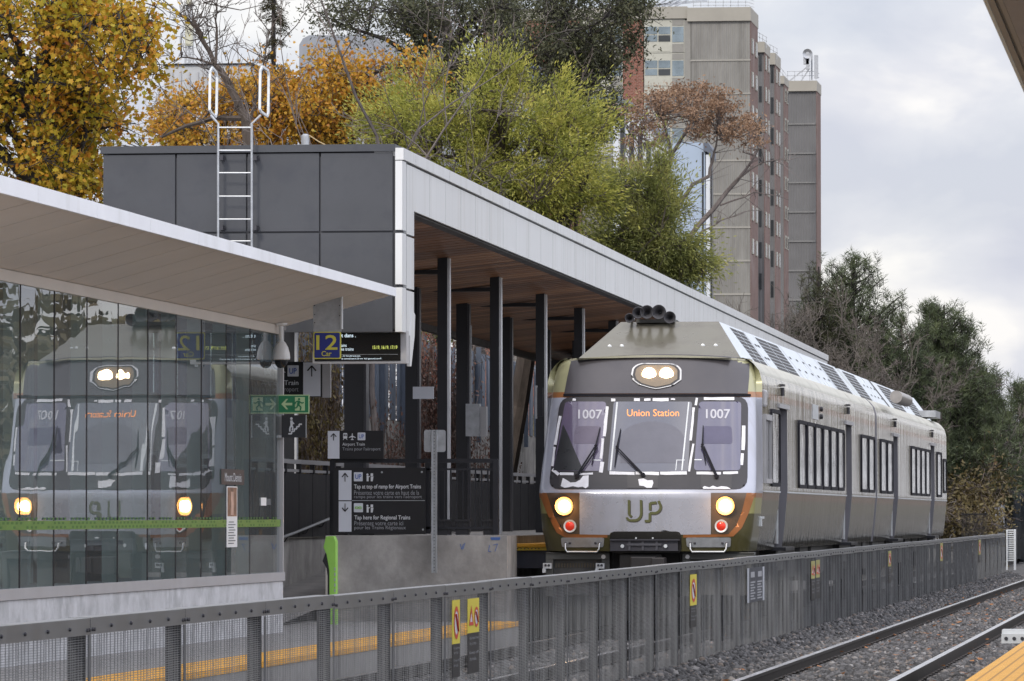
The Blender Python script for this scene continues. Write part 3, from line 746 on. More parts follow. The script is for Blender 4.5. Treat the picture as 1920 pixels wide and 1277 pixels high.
# end box: dark cladding with reveals
ex0, ex1 = CB, CX
zbot = PD(742, 622, D0).z
e = MB(); e.box(ex0 + .02, ex1 - .03, D0 + .03, D0 + .98, zbot + .03, Zt - .1); e.build('end_core', M['silver_dark'], canopy)
zj = PD(742, 434, D0).z; zj2 = PD(742, 536, D0).z
xs_ = [PD(p, 300, D0).x for p in (192, 330, 463, 600, 738)]
b = MB()
for a, c in zip(xs_, xs_[1:]): b.box(a + .012, c - .012, D0, D0 + .03, zj + .012, PD(742, 286, D0).z)
for a, c in zip(xs_, xs_[1:]): b.box(a + .012, c - .012, D0, D0 + .03, zbot, zj - .012)
b.build('end_panel', M['grey_cladding'], canopy)
b = MB(); b.box(ex0 - .02, PD(741, 300, D0).x, D0 - .03, D0 + 1.0, PD(742, 285, D0).z + .01, PD(742, 270, D0).z); b.build('end_coping', M['grey_cladding'], canopy)
b = MB(); cx_ = PD(741.5, 300, D0).x
for z0, z1 in ((zj + .02, Zt - .16), (zj2 + .02, zj - .02), (zbot - .0, zj2 - .02)):
    b.box(cx_, CX + .012, D0 - .01, D0 + .33, z0, z1)
    b.box(cx_, CX + .012, D0 + .37, D0 + 1.0, z0 - .03, z1 - .02)
b.build('corner_panel', M['silver_panel'], canopy)
b = MB(); b.box(cx_, CX + .03, D0 - .02, D0 + .03, Zt - .15, Zt); b.build('corner_coping', M['silver_panel'], canopy)
b = MB(); b.prism([(D0 + .75, PD(757, 570, D0).z), (D0 + 1.05, PD(757, 585, D0).z), (D0 + 1.0, PD(757, 625, D0).z), (D0 + .72, PD(757, 684, D0).z), (D0 + .6, PD(757, 684, D0).z), (D0 + .62, PD(757, 625, D0).z)], CX - .02, CX + .02, 'yz')
b.build('corner_fin', M['silver_panel'], canopy)
# columns
def column(x, y, w=.145):
    b = MB(); zt = zc(zs_(x), y) + .02
    b.box(x - w / 2, x + w / 2, y - w / 2, y + w / 2, -.3 if y > 72 else -1.45, zt)
    b.box(x + w / 2, x + w / 2 + .035, y - w / 2 + .01, y + w / 2 - .01, -.3 if y > 72 else -1.45, zt - .03, 1)
    return b
for y in (76.8, 82.5, 88.2, 93.6, 99.0, 104.5, 110, 115.5, 121, 126.5, 132, 137.5):
    column(-11.08, y).build('column', [M['column_face'], M['column_strip']], canopy)
column(-13.62, 78.4, .16).build('column', [M['column_face'], M['column_strip']], canopy)
for y in (77.3, 82.9, 88.6, 94.1, 99.6, 105, 110.5, 116, 121.5, 127, 132.5, 138):
    column(-12.45, y, .19 if y != 77.3 else .29).build('column', [M['column_face'], pm('column_strip_dull', (.06, .06, .07), rough=.4, metal=.3)], canopy)
# dark room under the canopy end
t = thing('platform_shelter', 'dark enclosed waiting room at the far end under the canopy', 'shelter', (-11.5, 108, -.3))
b = MB(); b.box(-13.4, -10.9, 108, 136, -.3, 3.15); b.build('wall', M['black_flat'], t)
b = MB()
for k in range(5): b.box(-10.89, -10.86, 109 + k * 5, 112.5 + k * 5, .5, 2.4)
b.build('window', M['screen'], t)
# small grey roof pipe and cable
t = thing('roof_vent', 'short galvanised vent pipe standing on the dark canopy end', 'vent', (-11.5, 68, 4.6))
x0, x1, z0, z1 = rectx(565, 580, 251, 275, 68)
b = MB(); b.lathe([((x1 - x0) / 2, z0 - .1), ((x1 - x0) / 2, z1 - .02), (.02, z1)], ((x0 + x1) / 2, 68, 0), 'z', 16); b.build('pipe', M['galv'], t, smooth=True)
b = MB(); b.tube([(x1, 68, z1 - .02), (x1 + .12, 68, z1 - .1), (x1 + .26, 68, z1 - .17)], .008, 6); b.build('cable', pm('pale_cable', (.45, .35, .2)), t)

# ------------------------------------------------------------------ roof ladder
lad = thing('roof_ladder', 'galvanised roof ladder with two loop handles on the dark wall', 'ladder', (-11.5, D0 - .2, 3))
LD = D0 - .16
def P2(px, py, D=LD): p = PD(px, py, D); return (p.x, D, p.z)
for x in (409, 472):
    ext = 403 if x == 409 else 480
    top = P2(x, 232)
    b = MB(); b.tube([P2(x, 470), P2(x, 300), top, P2(395 if x == 409 else 489, 216)], .0155, 8); b.build('rail', M['galv'], lad, smooth=True)
    # loop handle: flat bar ring turned edge-on
    hx0, hx1 = (393, 407) if x == 409 else (487, 504)
    hy0, hy1, sk = (127, 219, 8) if x == 409 else (125, 218, 7)
    loop = [(hx0 + 1, hy0 + 8), (hx0 + 5, hy0), (hx1 - 2, hy0 + sk), (hx1, hy0 + sk + 8), (hx1 - 1, hy1 - 6), (hx1 - 3, hy1), (hx0 + 3, hy1 - 8), (hx0, hy1 - 14)]
    def L3(p):
        f = (p[0] - hx0) / (hx1 - hx0)
        q = PD(p[0], p[1], LD + .0 + f * .35); return (q.x, q.y, q.z)
    b = MB()
    for p, q in zip(loop, loop[1:] + loop[:1]): b.bar(L3(p), L3(q), .024, .03)
    for p in loop: b.lathe([(.001, -.017), (.017, -.012), (.017, .012), (.001, .017)], L3(p), 'z', 8)
    b.build('loop_handle', M['galv_light'], lad)
for y in (239, 282, 324, 368, 411, 452):
    b = MB(); b.tube([P2(409, y), P2(472, y)], .0095, 8); b.build('rung', M['galv'], lad, smooth=True)
for x, y in ((409, 296), (472, 296), (409, 427), (472, 427)):
    b = MB(); p = PD(x, y, LD); b.box(p.x + .01, p.x + .06, LD, D0, p.z - .03, p.z + .03); b.lathe([(.03, -.02), (.03, .01)], (p.x + .045, D0 - .02, p.z), 'y', 8); b.build('wall_bracket', M['bolt'], lad)

# ------------------------------------------------------------------ glass shelter
GX = -11.4
sh = thing('glass_shelter', 'glass walled waiting shelter with a wide white edged roof', 'shelter', (GX, 57, -1.45))
gd0 = 47.0; gd1 = 65.0
zg_b = -.765
def zgt(y): return 2.285 + (y - 50.2) * (.045 / 14.8)
panes = [47.3, 48.85, 50.42, 51.95, 53.5, 55.07, 56.66, 58.25, 59.75, 61.3, 62.85, 64.9]
gm = glassmat('shelter_glass', (.60, .67, .68), refl_boost=1.15, wave=.0013, haze=.05)
for a, c in zip(panes, panes[1:]):
    b = MB(); r_ = rr.uniform(-.0035, .0035)
    b.add([(GX + r_, a + .008, zg_b + .05), (GX - r_, c - .008, zg_b + .05), (GX - r_, c - .008, zgt(c) - .06), (GX + r_, a + .008, zgt(a) - .06)], [(0, 1, 2, 3)])
    b.build('glass_pane', gm, sh, fixn=False)
b = MB()
for a in panes[:-1]: b.box(GX - .012, GX + .004, a - .008, a + .008, zg_b + .03, zgt(a) - .05)
b.build('pane_joint', M['black_flat'], sh)
for a in panes[:-1]:
    b = MB(); b.box(GX - .17, GX - .014, a - .006, a + .006, zg_b + .03, zgt(a) - .05); b.build('glass_fin', M['fin'], sh)
b = MB(); b.box(GX - .14, GX + .03, 46, gd1, zgt(50) - .06, zgt(50) + .05); b.build('top_frame', M['beige_soffit'], sh)
b = MB(); b.box(GX - .08, GX + .05, 46, gd1 + .02, zg_b - .05, zg_b + .055); b.build('bottom_frame', M['frame_grey'], sh)
b = MB(); b.box(GX - .06, GX + .035, gd1 - .06, gd1 + .0, zg_b, 2.3); b.build('corner_post', M['frame_grey'], sh)
b = MB(); b.box(-13.35, GX + .03, 46, gd1 - .01, -1.5, zg_b - .05); b.build('plinth', M['concrete_light'], sh, bevel=.01)
# end and back glass
gm2 = glassmat('shelter_glass_side', (.70, .76, .76), refl_boost=.8)
b = MB(); b.box(-13.3, GX - .09, gd1 - .03, gd1 - .02, zg_b + .05, 2.28); b.build('end_pane', gm2, sh)
b = MB(); b.add([(-13.3, 46, zg_b), (-13.3, gd1, zg_b), (-13.3, gd1, 2.3), (-13.3, 46, 2.3)], [(0, 1, 2, 3)]); b.build('rear_pane', gm2, sh, fixn=False)
proto = None
k = 0
for y in np.arange(46.5, 64.8, 1.05):
    b = MB(); b.box(-13.28, -13.0 if k % 2 else -12.8, y, y + .13, zg_b, 2.3); b.build('rear_mullion', M['mullion'] if k % 3 else M['frame_grey'], sh); k += 1
b = MB(); b.box(-13.28, -13.2, 46, gd1, .9, 1.0); b.box(-13.28, -13.2, 46, gd1, zg_b, zg_b + .25); b.build('rear_rail', M['grey_int'], sh)
b = MB(); b.box(-13.3, GX - .05, 46, gd1, zg_b - .04, zg_b - .01); b.build('floor', M['concrete_light'], sh)
# green manifestation band: rows of little bricks
b = MB(); kk = 0
zb0, zb1 = PX(250, 991, GX).z, PX(250, 975.5, GX).z
b.box(GX + .006, GX + .0085, 46.2, gd1 - .08, zb0, zb1)
b.build('green_band', pm('green_film', (.11, .22, .035), rough=.4, var=.25, scale=8), sh)
b = MB()
for row in range(3):
    y = 46.3 + row * .1
    while y < gd1 - .3:
        if rr.random() < .75: b.box(GX + .0085, GX + .0095, y, y + .09, zb0 + .012 + row * .042, zb0 + .035 + row * .042)
        y += .19
b.build('band_mark', pm('green_dark', (.04, .13, .02), rough=.5), sh)
# roof
RX = -10.0
Rt, Rb = PX(738, 540, RX).z + .01, PX(740, 555, RX).z
Rt2, Rb2 = PX(0, 328, RX).z, PX(0, 361, RX).z
ry0, ry1 = 40.0, 65.25
zt = lambda y: Rt2 + (Rt - Rt2) * (y - 44) / 21
zb = lambda y: Rb2 + (Rb - Rb2) * (y - 44) / 21
b = MB(); seams = list(np.arange(ry0, ry1, 2.45)) + [ry1]
for a, c in zip(seams, seams[1:]):
    b.add([(x, y, z(y)) for y in (a + .004, c - .004) for x, z in ((RX, zb), (RX, zt), (RX - .03, zt), (RX - .03, zb))], [(0, 1, 5, 4), (1, 2, 6, 5), (2, 3, 7, 6), (3, 0, 4, 7), (0, 1, 2, 3), (4, 5, 6, 7)])
b.build('roof_fascia', M['white_fascia'], sh)
b = MB(); b.add([(x, y, z) for y in (ry0, ry1 - .01) for x, z in ((RX - .03, zt(y) - .01), (-14.4, zt(y) + .1), (-14.4, 2.36), (GX - .1, 2.36), (RX - .03, zb(y) + .02))], [(0, 1, 6, 5), (1, 2, 7, 6), (0, 1, 2, 3, 4), (5, 6, 7, 8, 9)])
b.build('roof', M['white_fascia'], sh)
b = MB(); 
e3 = list(np.arange(ry0, ry1 - .3, 1.24)) + [ry1 - .005]
for a, c in zip(e3, e3[1:]):
    dz = lambda y: zb(y) + .022
    b.add([(RX - .03, a + .018, dz(a)), (RX - .03, c - .018, dz(c)), (GX + .0, c - .018, 2.335), (GX + .0, a + .018, 2.335), (RX - .03, a + .018, dz(a) + .02), (RX - .03, c - .018, dz(c) + .02), (GX, c - .018, 2.355), (GX, a + .018, 2.355)], [(0, 1, 2, 3), (4, 5, 6, 7), (0, 1, 5, 4), (2, 3, 7, 6), (0, 3, 7, 4), (1, 2, 6, 5)])
b.build('soffit', M['beige_soffit'], sh)
b = MB(); b.add([(RX - .035, ry0, zb(ry0) + .045), (RX - .035, ry1 - .02, zb(ry1) + .045), (GX, ry1 - .02, 2.362), (GX, ry0, 2.362)], [(0, 1, 2, 3)]); b.build('soffit_backing', M['dark_int'], sh)
b = MB(); b.box(-13.3, GX - .13, 46, gd1, 2.29, 2.31); b.build('ceiling', M['grey_int'], sh)
b = MB(); b.box(GX - .12, GX + .02, gd1, ry1 - .02, 2.29, 2.36); b.build('soffit_edge', M['frame_grey'], sh)
# things inside the shelter
def bench(y, label):
    t = thing('bench', label, 'bench', (-12.6, y, zg_b), 'benches inside the glass shelter')
    b = MB(); b.box(-12.9, -12.4, y, y + 2.2, zg_b + .42, zg_b + .47); b.build('seat', M['galv'], t)
    b = MB(); b.box(-12.93, -12.9, y, y + 2.2, zg_b + .55, zg_b + .9); b.build('backrest', M['grey_int'], t)
    for yy in (y + .2, y + 1.9):
        b = MB(); b.box(-12.85, -12.45, yy, yy + .06, zg_b, zg_b + .42); b.build('leg', M['black_metal'], t)
bench(52, 'metal bench behind the shelter glass, nearer the left picture edge'); bench(58, 'metal bench behind the shelter glass, nearer the corner post')
GY, GZ_ = Vector((0, 1, 0)), Vector((0, 0, 1))
def gpt(px, py): return PX(px, py, GX + .012)
def gbox(px0, py0, px1, py1, off, mat, parent, name):
    p, q = gpt(px0, py1), gpt(px1, py0); zc_ = lambda v: v; m_ = gpt((px0 + px1) / 2, py1).z; n_ = gpt((px0 + px1) / 2, py0).z
    b = MB(); b.box(GX + off, GX + off + .003, p.y, q.y, m_, n_); return b.build(name, mat, parent), (p.y, q.y, m_, n_)
t = thing('station_sign', 'brown station name board on the shelter glass above a poster', 'sign', (GX, 62, .4))
gbox(415, 880, 458, 909, .009, pm('brown_board', (.045, .032, .03), rough=.5), t, 'board')
ya, yb = gpt(421, 895).y, gpt(452, 895).y; za, zb2 = gpt(436, 903).z, gpt(436, 887).z
text_at('Mount Dennis', (GX + .0125, ya, za), GY, GZ_, yb - ya, zb2 - za, M['letter_white'], t)
t = thing('poster', 'tall narrow poster with a brown photograph over white text on the shelter glass', 'poster', (GX, 62, -.2))
gbox(425, 912, 445, 1026, .009, M['white_paint'], t, 'sheet'); gbox(426.5, 914, 443.5, 968, .0125, pm('poster_brown', (.22, .12, .075), var=.6, scale=9), t, 'picture')
gbox(432, 922, 437, 966, .016, pm('poster_pink', (.5, .33, .26), var=.3, scale=9), t, 'picture')
for k in range(9): gbox(428 if k % 3 else 429, 978 + k * 5, 441 if k % 2 else 438, 979.6 + k * 5, .0125, M['grey_int'], t, 'text_line')
t = thing('door_notice', 'small white notice on the shelter corner at handle height', 'notice', (-11.4, 64.5, 0))
b = MB(); yA = PX(488, 940, GX).y; yB = PX(506, 940, GX).y; b.box(GX + .005, GX + .01, yA, yB - .3, PX(490, 948, GX).z, PX(490, 933, GX).z); b.build('label', M['white_paint'], t)
b = MB(); b.box(GX + .005, GX + .01, yB - .28, yB, PX(490, 947, GX).z, PX(490, 935, GX).z); b.build('grip', M['grey_int'], t)

# dome camera
t = thing('dome_camera', 'white domed security camera hanging from the shelter soffit', 'security camera', (-11.24, 64.4, 1.8))
c = PD(527, 640, 64.45); s_ = 64.45 / FPX
b = MB(); b.lathe([(12 * s_, PD(527, 606, 64.45).z), (12 * s_, PD(527, 609, 64.45).z), (4.6 * s_, PD(527, 612, 64.45).z), (4.6 * s_, PD(527, 640, 64.45).z)], (c.x, 64.45, 0), 'z', 16)
b.build('stem', M['white_paint'], t, smooth=True)
b = MB(); pr = [(5, 639), (9, 643), (13.5, 651), (16.5, 662), (17.5, 670), (17, 674), (12.5, 675)]
b.lathe([(r * s_, PD(527, y, 64.45).z) for r, y in pr], (c.x, 64.45, 0), 'z', 28); b.build('housing', M['white_paint'], t, smooth=True)
b = MB(); pr = [(12.3, 674), (12.3, 680), (9.5, 686), (5, 689.5), (.5, 690.5)]
b.lathe([(r * s_, PD(527, y, 64.45).z) for r, y in pr], (c.x, 64.45, 0), 'z', 24); b.build('dome', pm('smoked_dome', (.02, .022, .025), rough=.08), t, smooth=True)

# ------------------------------------------------------------------ signs
def board(px0, py0, px1, py1, D, mat, parent, name='board', t=.03, r=0):
    x0, x1, z0, z1 = rect(px0, py0, px1, py1, D)
    b = MB()
    if r:
        pts = []
        for cx, cz, a0 in ((x1 - r, z1 - r, 0), (x0 + r, z1 - r, 90), (x0 + r, z0 + r, 180), (x1 - r, z0 + r, 270)):
            pts += [(cx + r * cos(radians(a0 + k * 22.5)), cz + r * sin(radians(a0 + k * 22.5))) for k in range(5)]
        b.prism(pts, D, D + t)
    else: b.box(x0, x1, D, D + t, z0, z1)
    return b.build(name, mat, parent)
D = 63.4
t = thing('car_marker_sign', 'blue sign with yellow number 12 hanging from the shelter roof', 'sign', (-10.5, D, 1.9))
board(587.5, 622, 639, 673, D, M['yellow_letter'], t, 'border', r=.02); board(589.5, 624, 637, 671, D - .003, M['blue'], t, 'panel', t=.004, r=.015)
T('12', 593, 629, 632, 656, D - .004, M['yellow_letter'], t, bold=.006); T('Car', 603, 658.5, 621.5, 668, D - .004, M['yellow_letter'], t, bold=.002)
b = MB(); b.prism(pxpoly([(587, 569), (642, 543), (642, 545), (640, 622), (587.5, 622)], D), D + .004, D + .012); b.build('hanger_plate', M['galv'], t)
x0, x1, z0, z1 = rectx(639.5, 642.5, 541, 617, D); b = MB(); b.box(x0, x1, D - .03, D + .03, z0, z1); b.build('hanger_edge', M['galv_light'], t)
b = MB()
for x, y in ((590, 573), (590, 590), (590, 605), (637, 552), (637, 573), (637, 592), (600, 566), (615, 558), (630, 550)):
    p = PD(x, y, D); b.lathe([(.007, -.004), (.007, .004)], (p.x, D, p.z), 'y', 8)
b.build('rivet', M['bolt'], t)
# display
D = 66.3
t = thing('departure_display', 'black departure screen with white and yellow text under the canopy end', 'display', (-10.7, D, 1.9))
board(586, 620, 762, 682, D + .012, M['frame_grey'], t, 'frame', t=.2)
board(590, 624, 751, 677, D, M['screen'], t, 'screen', t=.012)
T('t dans .', 640, 625.5, 667, 632.5, D - .001, M['scr_white'], t, bold=.001); T('ains', 640, 645, 650, 650.5, D - .001, M['scr_white'], t); T('ns trains', 640, 652, 663, 657.5, D - .001, M['scr_white'], t)
T('15:19, 16:19, 17:19', 699, 648, 745, 655.5, D - .001, M['scr_yellow'], t)
T('. 23. Voir gotransit.com.', 641, 665.8, 676, 669.6, D - .001, M['scr_white'], t); T('ce commencent le 23 nov. Voir gotransit.com/fr.', 640, 670.8, 716, 674.8, D - .001, M['scr_white'], t)
x0, x1, z0, z1 = rectx(640, 746, 664, 665, D); b = MB(); b.box(x0, x1, D - .004, D, z0, z1); b.build('rule', M['galv'], t)
# airport train sign above
D = 67.6
t = thing('wayfinding_sign', 'hanging black airport train sign with white arrow panel beyond the shelter', 'sign', (-11.5, D, 1.5))
board(470, 678, 604, 745, D, M['sign_black'], t, t=.05); board(568.5, 679.5, 601, 743, D - .004, M['sign_white'], t, 'arrow_panel', t=.004)
icon('arrow', ARROW_UP, 574.5, 684.5, 594.5, 706, D - .004, M['sign_black'], t)
board(539, 685, 560, 706, D - .004, M['sign_white'], t, 'logo_panel', t=.004, r=.01); T('UP', 542.5, 690.5, 556, 701, D - .005, M['letter_blue'], t, bold=.002)
icon('plane_symbol', PLANE, 516, 687, 535, 704, D, M['letter_white'], t)
icon('train_symbol', TRAIN, 494, 686, 510, 705, D, M['letter_white'], t)
T('Airport Train', 490, 713, 559.5, 725, D, M['letter_white'], t); T("Trains pour l'aéroport", 471, 725, 559.5, 737, D, M['letter_grey'], t)
board(604, 668, 620, 745.5, D + .01, M['frame_grey'], t, 'side_post', t=.04)
# exit sign
D = 64.85
t = thing('exit_sign', 'green running man exit sign projecting from the shelter corner', 'sign', (-11.2, D, 1.3))
board(521, 740, 580, 775.5, D, M['pale_green'], t, 'border', t=.012); board(523, 742, 578, 773.5, D - .003, M['green_sign'], t, 'panel', t=.003)
icon('arrow', [[(0, .5), (.45, 0), (.62, 0), (.35, .38), (1, .38), (1, .62), (.35, .62), (.62, 1), (.45, 1)]], 527.5, 748, 548, 767.5, D - .003, M['pale_green'], t)
board(553, 744.5, 571.5, 770, D - .006, M['pale_green'], t, 'doorway', t=.003); icon('runner_symbol', RUNNER, 550, 746, 574, 770, D - .006, M['green_sign'], t)
t = thing('stair_sign', 'dark square stairs sign with white climbing figure below the exit sign', 'sign', (-11.1, D, 1.0))
board(528, 778.5, 573, 820.5, D, pm('sign_charcoal', (.022, .024, .03), rough=.4), t, t=.012); board(573, 778, 574.5, 821, D - .002, M['galv'], t, 'edge', t=.016)
icon('stair_symbol', STAIRP, 538, 782, 566, 814, D, M['letter_white'], t)
for y in (777, 817):
    board(517, y - 1, 529, y + 4, D + .012, M['galv'], t, 'arm', t=.02)
# black railing with pickets on the end of the high platform
D = 72.1
rl = thing('platform_railing', 'black picket railing on the end of the high platform', 'railing', (-10.6, D, -.3))
def bx(px0, py0, px1, py1, D, t=.05, mi=0, b=None):
    x0, x1, z0, z1 = rect(px0, py0, px1, py1, D); b.box(x0, x1, D, D + t, z0, z1, mi)
b = MB(); bx(620, 860, 933, 868, D, .06, b=b); bx(630, 878, 930, 882, D, .04, b=b); bx(630, 988, 930, 992, D, .04, b=b); b.build('rail', M['black_metal'], rl)
for x in (623, 929):
    b = MB(); bx(x - 5, 862, x + 5, 1003, D - .01, .09, b=b); b.build('post', M['black_metal'], rl)
b = MB(); bx(797, 868, 806, 1000, D, .07, b=b); b.build('post', M['black_metal'], rl)
for k in range(26):
    x = 636 + k * 11.6
    b = MB(); bx(x - 1.4, 880, x + 1.4, 990, D + .01, .02, b=b); b.build('picket', M['black_metal'], rl)
for x in (640, 690, 832, 866, 918):
    b = MB(); bx(x - 15, 974, x + 15, 978, D, .2, b=b); bx(x - 12, 978, x + 12, 1003, D + .02, .15, b=b); b.build('post_foot', M['black_flat'], rl)
# receding leg of the railing and the guard panels behind
gf = thing('guard_fence', 'black panelled guard fence with grey top rail behind the canopy columns', 'fence', (-13.2, 90, -.3))
b = MB()
y = 66.0
while y < 150:
    b.box(-13.24, -13.20, y, y + 1.16, -.33, .60); y += 1.2
b.build('panel', M['black_flat'], gf)
b = MB(); b.box(-13.27, -13.15, 66, 150, .74, .80); b.box(-13.27, -13.2, 66, 150, .62, .66); b.build('top_rail', M['frame_grey'], gf)
b = MB(); y = 66
while y < 150: b.box(-13.25, -13.18, y, y + .07, .60, .75); y += 1.2
b.build('rail_support', M['black_flat'], gf)
t = thing('handrail', 'thin steel handrail climbing beside the concrete ramp wall', 'handrail', (-13.1, 78, -.6))
b = MB(); b.tube([PX(521, 1011, -13.1), PX(560, 996, -13.1), PX(619, 972, -13.1)], .022, 8); b.build('rail', M['galv'], t, smooth=True)
for px in (540, 580, 610):
    b = MB(); p = PX(px, 1011 - (px - 521) * .4 + 2, -13.1); b.tube([p, p + Vector((-.05, 0, -.08)), p + Vector((-.15, 0, -.08))], .01, 6); b.build('bracket', M['bolt'], t)
# long directory board on the railing
D = 71.98
t = thing('wayfinding_sign', 'large black board telling riders where to tap, fixed to the railing', 'sign', (-11.2, D, .2))
board(624.5, 877, 798, 1001, D, M['sign_black'], t, t=.04)
board(635, 882, 659, 938, D - .004, M['sign_white'], t, 'arrow_panel', t=.004); board(635, 940, 659, 997, D - .004, M['sign_white'], t, 'arrow_panel', t=.004)
icon('arrow', ARROW_UP, 640, 886, 654, 903, D - .004, M['sign_black'], t); icon('arrow', ARROW_DN, 640, 944, 654, 960, D - .004, M['sign_black'], t)
board(663.5, 885.5, 680, 902.5, D - .004, M['sign_white'], t, 'logo_panel', t=.004, r=.01); T('UP', 666, 889.5, 677.5, 898, D - .005, M['letter_blue'], t, bold=.002)
board(663.5, 943.5, 680.5, 960.5, D - .004, M['sign_white'], t, 'logo_panel', t=.004, r=.01)
icon('logo_symbol', stroke(circ(.25, .5, .3, 12, rx=.2), .14) + stroke(circ(.75, .5, .3, 12, rx=.2), .14), 665.5, 948.5, 678.5, 955.5, D - .004, M['lime'], t)
icon('card_symbol', CARD, 686, 887.5, 701, 902.5, D, M['letter_white'], t); icon('card_symbol', CARD, 686, 946, 701, 961, D, M['letter_white'], t)
x0, x1, z0, z1 = rectx(660, 797, 938, 939.2, D); b = MB(); b.box(x0, x1, D - .004, D, z0, z1); b.build('rule', M['galv'], t)
T('Tap at top of ramp for Airport Trains', 664, 908.5, 789, 918.5, D, M['letter_white'], t, bold=.002)
T('Présentez votre carte en haut de la', 664, 919.5, 786, 928, D, M['letter_grey'], t); T("rampe pour les trains vers l'aéroport", 664, 928, 791, 936, D, M['letter_grey'], t)
T('Tap here for Regional Trains', 664.5, 966.5, 769, 976.5, D, M['letter_white'], t, bold=.002)
T('Présentez votre carte ici', 664.5, 977, 756, 985, D, M['letter_grey'], t); T('pour les Trains Régionaux', 664.5, 986, 761, 994.5, D, M['letter_grey'], t)
b = MB()
for x, y in ((716, 885.5), (791, 885), (793, 993)):
    p = PD(x, y, D); b.lathe([(.014, -.004), (.014, .004)], (p.x, D, p.z), 'y', 10)
b.build('screw', M['galv'], t)
t = thing('wayfinding_sign', 'small black airport train sign with left arrow panel above the railing', 'sign', (-11.5, D, .9))
board(614.5, 807.5, 719, 860.5, D, M['sign_black'], t, t=.04); board(614.5, 808, 636.5, 860, D - .004, M['sign_white'], t, 'arrow_panel', t=.004)
icon('arrow', ARROW_UP, 619, 812, 632, 826, D - .004, M['sign_black'], t)
icon('train_symbol', TRAIN, 642.5, 812, 652, 825, D, M['letter_white'], t); icon('plane_symbol', PLANE, 654, 812, 667, 825, D, M['letter_white'], t)
board(670.5, 811, 685, 825.5, D - .004, M['sign_white'], t, 'logo_panel', t=.004, r=.01); T('UP', 673, 814.5, 682.5, 822, D - .005, M['letter_blue'], t, bold=.001)
T('Airport Train', 642, 830, 684, 837.5, D, M['letter_white'], t); T("Trains pour l'aéroport", 642, 838.5, 713.5, 846.5, D, M['letter_grey'], t)
# perforated post with the back of a sign
D = 71.75
t = thing('sign_post', 'perforated galvanised post with the blank back of a square sign', 'sign post', (-10.46, D, -.8))
b = MB(); bx(809, 806, 819.5, 1074, D, .02, b=b); x0, x1, z0, z1 = rectx(809, 819.5, 806, 1074, D); b.box(x0, x0 + .012, D - .02, D, z0, z1); b.box(x1 - .012, x1, D - .02, D, z0, z1); b.build('post', M['galv'], t)
b = MB(); p = PD(814, 1070, D); z = p.z
while z < PD(814, 808, D).z: b.lathe([(.007, -.003), (.007, .001)], (p.x, D, z), 'y', 6); z += .045
b.build('hole', M['bolt'], t)
board(795, 806, 835.5, 847.5, D + .022, M['galv'], t, 'sign_back', t=.004, r=.03)
# green card reader
t = thing('card_reader', 'lime green and black card reader post in front of the concrete wall', 'card reader', (-11.5, 69, -1.45))
D = 69.5
b = MB(); b.prism(pxpoly([(606, 1026), (611, 1006), (626, 1005), (630, 1015), (630, 1185), (618, 1185), (617, 1070), (612, 1040)], D), D, D + .16); b.build('shell', M['lime'], t, bevel=.01)
b = MB(); b.prism(pxpoly([(611, 1034), (604.5, 1052), (612, 1066), (614, 1080), (614, 1185), (618.5, 1185), (617.5, 1068), (613.5, 1040)], D), D + .01, D + .15); b.build('reader_face', M['black_flat'], t)
b = MB()
for k in range(7): bx(626.5, 1064 + k * 10, 629, 1070 + k * 10, D - .003, .003, b=b)
b.build('side_mark', M['galv'], t)
# grey cabinet and conduits on a column
t = thing('electrical_cabinet', 'grey electrical cabinet with conduit fixed beside a back column', 'cabinet', (-12.4, 86, .6))
b = MB(); bx(873, 757, 899, 818, 88.3, .2, b=b); b.build('box', M['galv'], t); b = MB(); bx(900, 762, 912, 818, 88.35, .15, b=b); b.build('side_box', M['frame_grey'], t)
b = MB(); bx(881, 610, 884, 757, 88.35, .03, b=b); b.build('conduit', M['galv'], t)
t = thing('blank_panel', 'blank pale panel between two canopy columns', 'panel', (-12, 80, 1.5)); board(774, 725, 813, 748, 80.5, M['sign_white'], t, 'panel')
t = thing('platform_bracket', 'flat dark sign seen edge on beside the train nose', 'sign', (-11.1, 86, 1))
board(1003, 723, 1007, 785, 83.2, M['galv'], t, 'edge'); board(1007, 727, 1018, 781, 83.2, M['black_metal'], t, 'face')

# ------------------------------------------------------------------ near canopy corner at the top right
t = thing('platform_canopy', 'edge of the near platform canopy cutting the upper right corner', 'canopy', (-.8, 26, 2.2))
q0 = PD(1843, 0, 24.8); X0 = q0.x; Zq = q0.z
b = MB(); b.box(X0, X0 + .018, 8, 60, Zq, Zq + .22); b.build('fascia', pm('pale_trim', (.45, .5, .48), rough=.4), t)
b = MB(); b.box(X0 + .018, X0 + .05, 8, 60, Zq + .004, Zq + .22); b.box(X0 + .066, X0 + .09, 8, 60, Zq + .004, Zq + .22); b.build('edge_strip', pm('taupe_trim', (.19, .165, .135), rough=.5), t)
b = MB(); b.box(X0 + .05, X0 + .066, 8, 60, Zq + .015, Zq + .22); b.build('groove', M['black_flat'], t)
b = MB(); b.box(X0 + .09, 3.5, 8, 60, Zq + .006, Zq + .22); b.build('soffit', pm('taupe_soffit', (.25, .215, .19), rough=.6, var=.05), t)

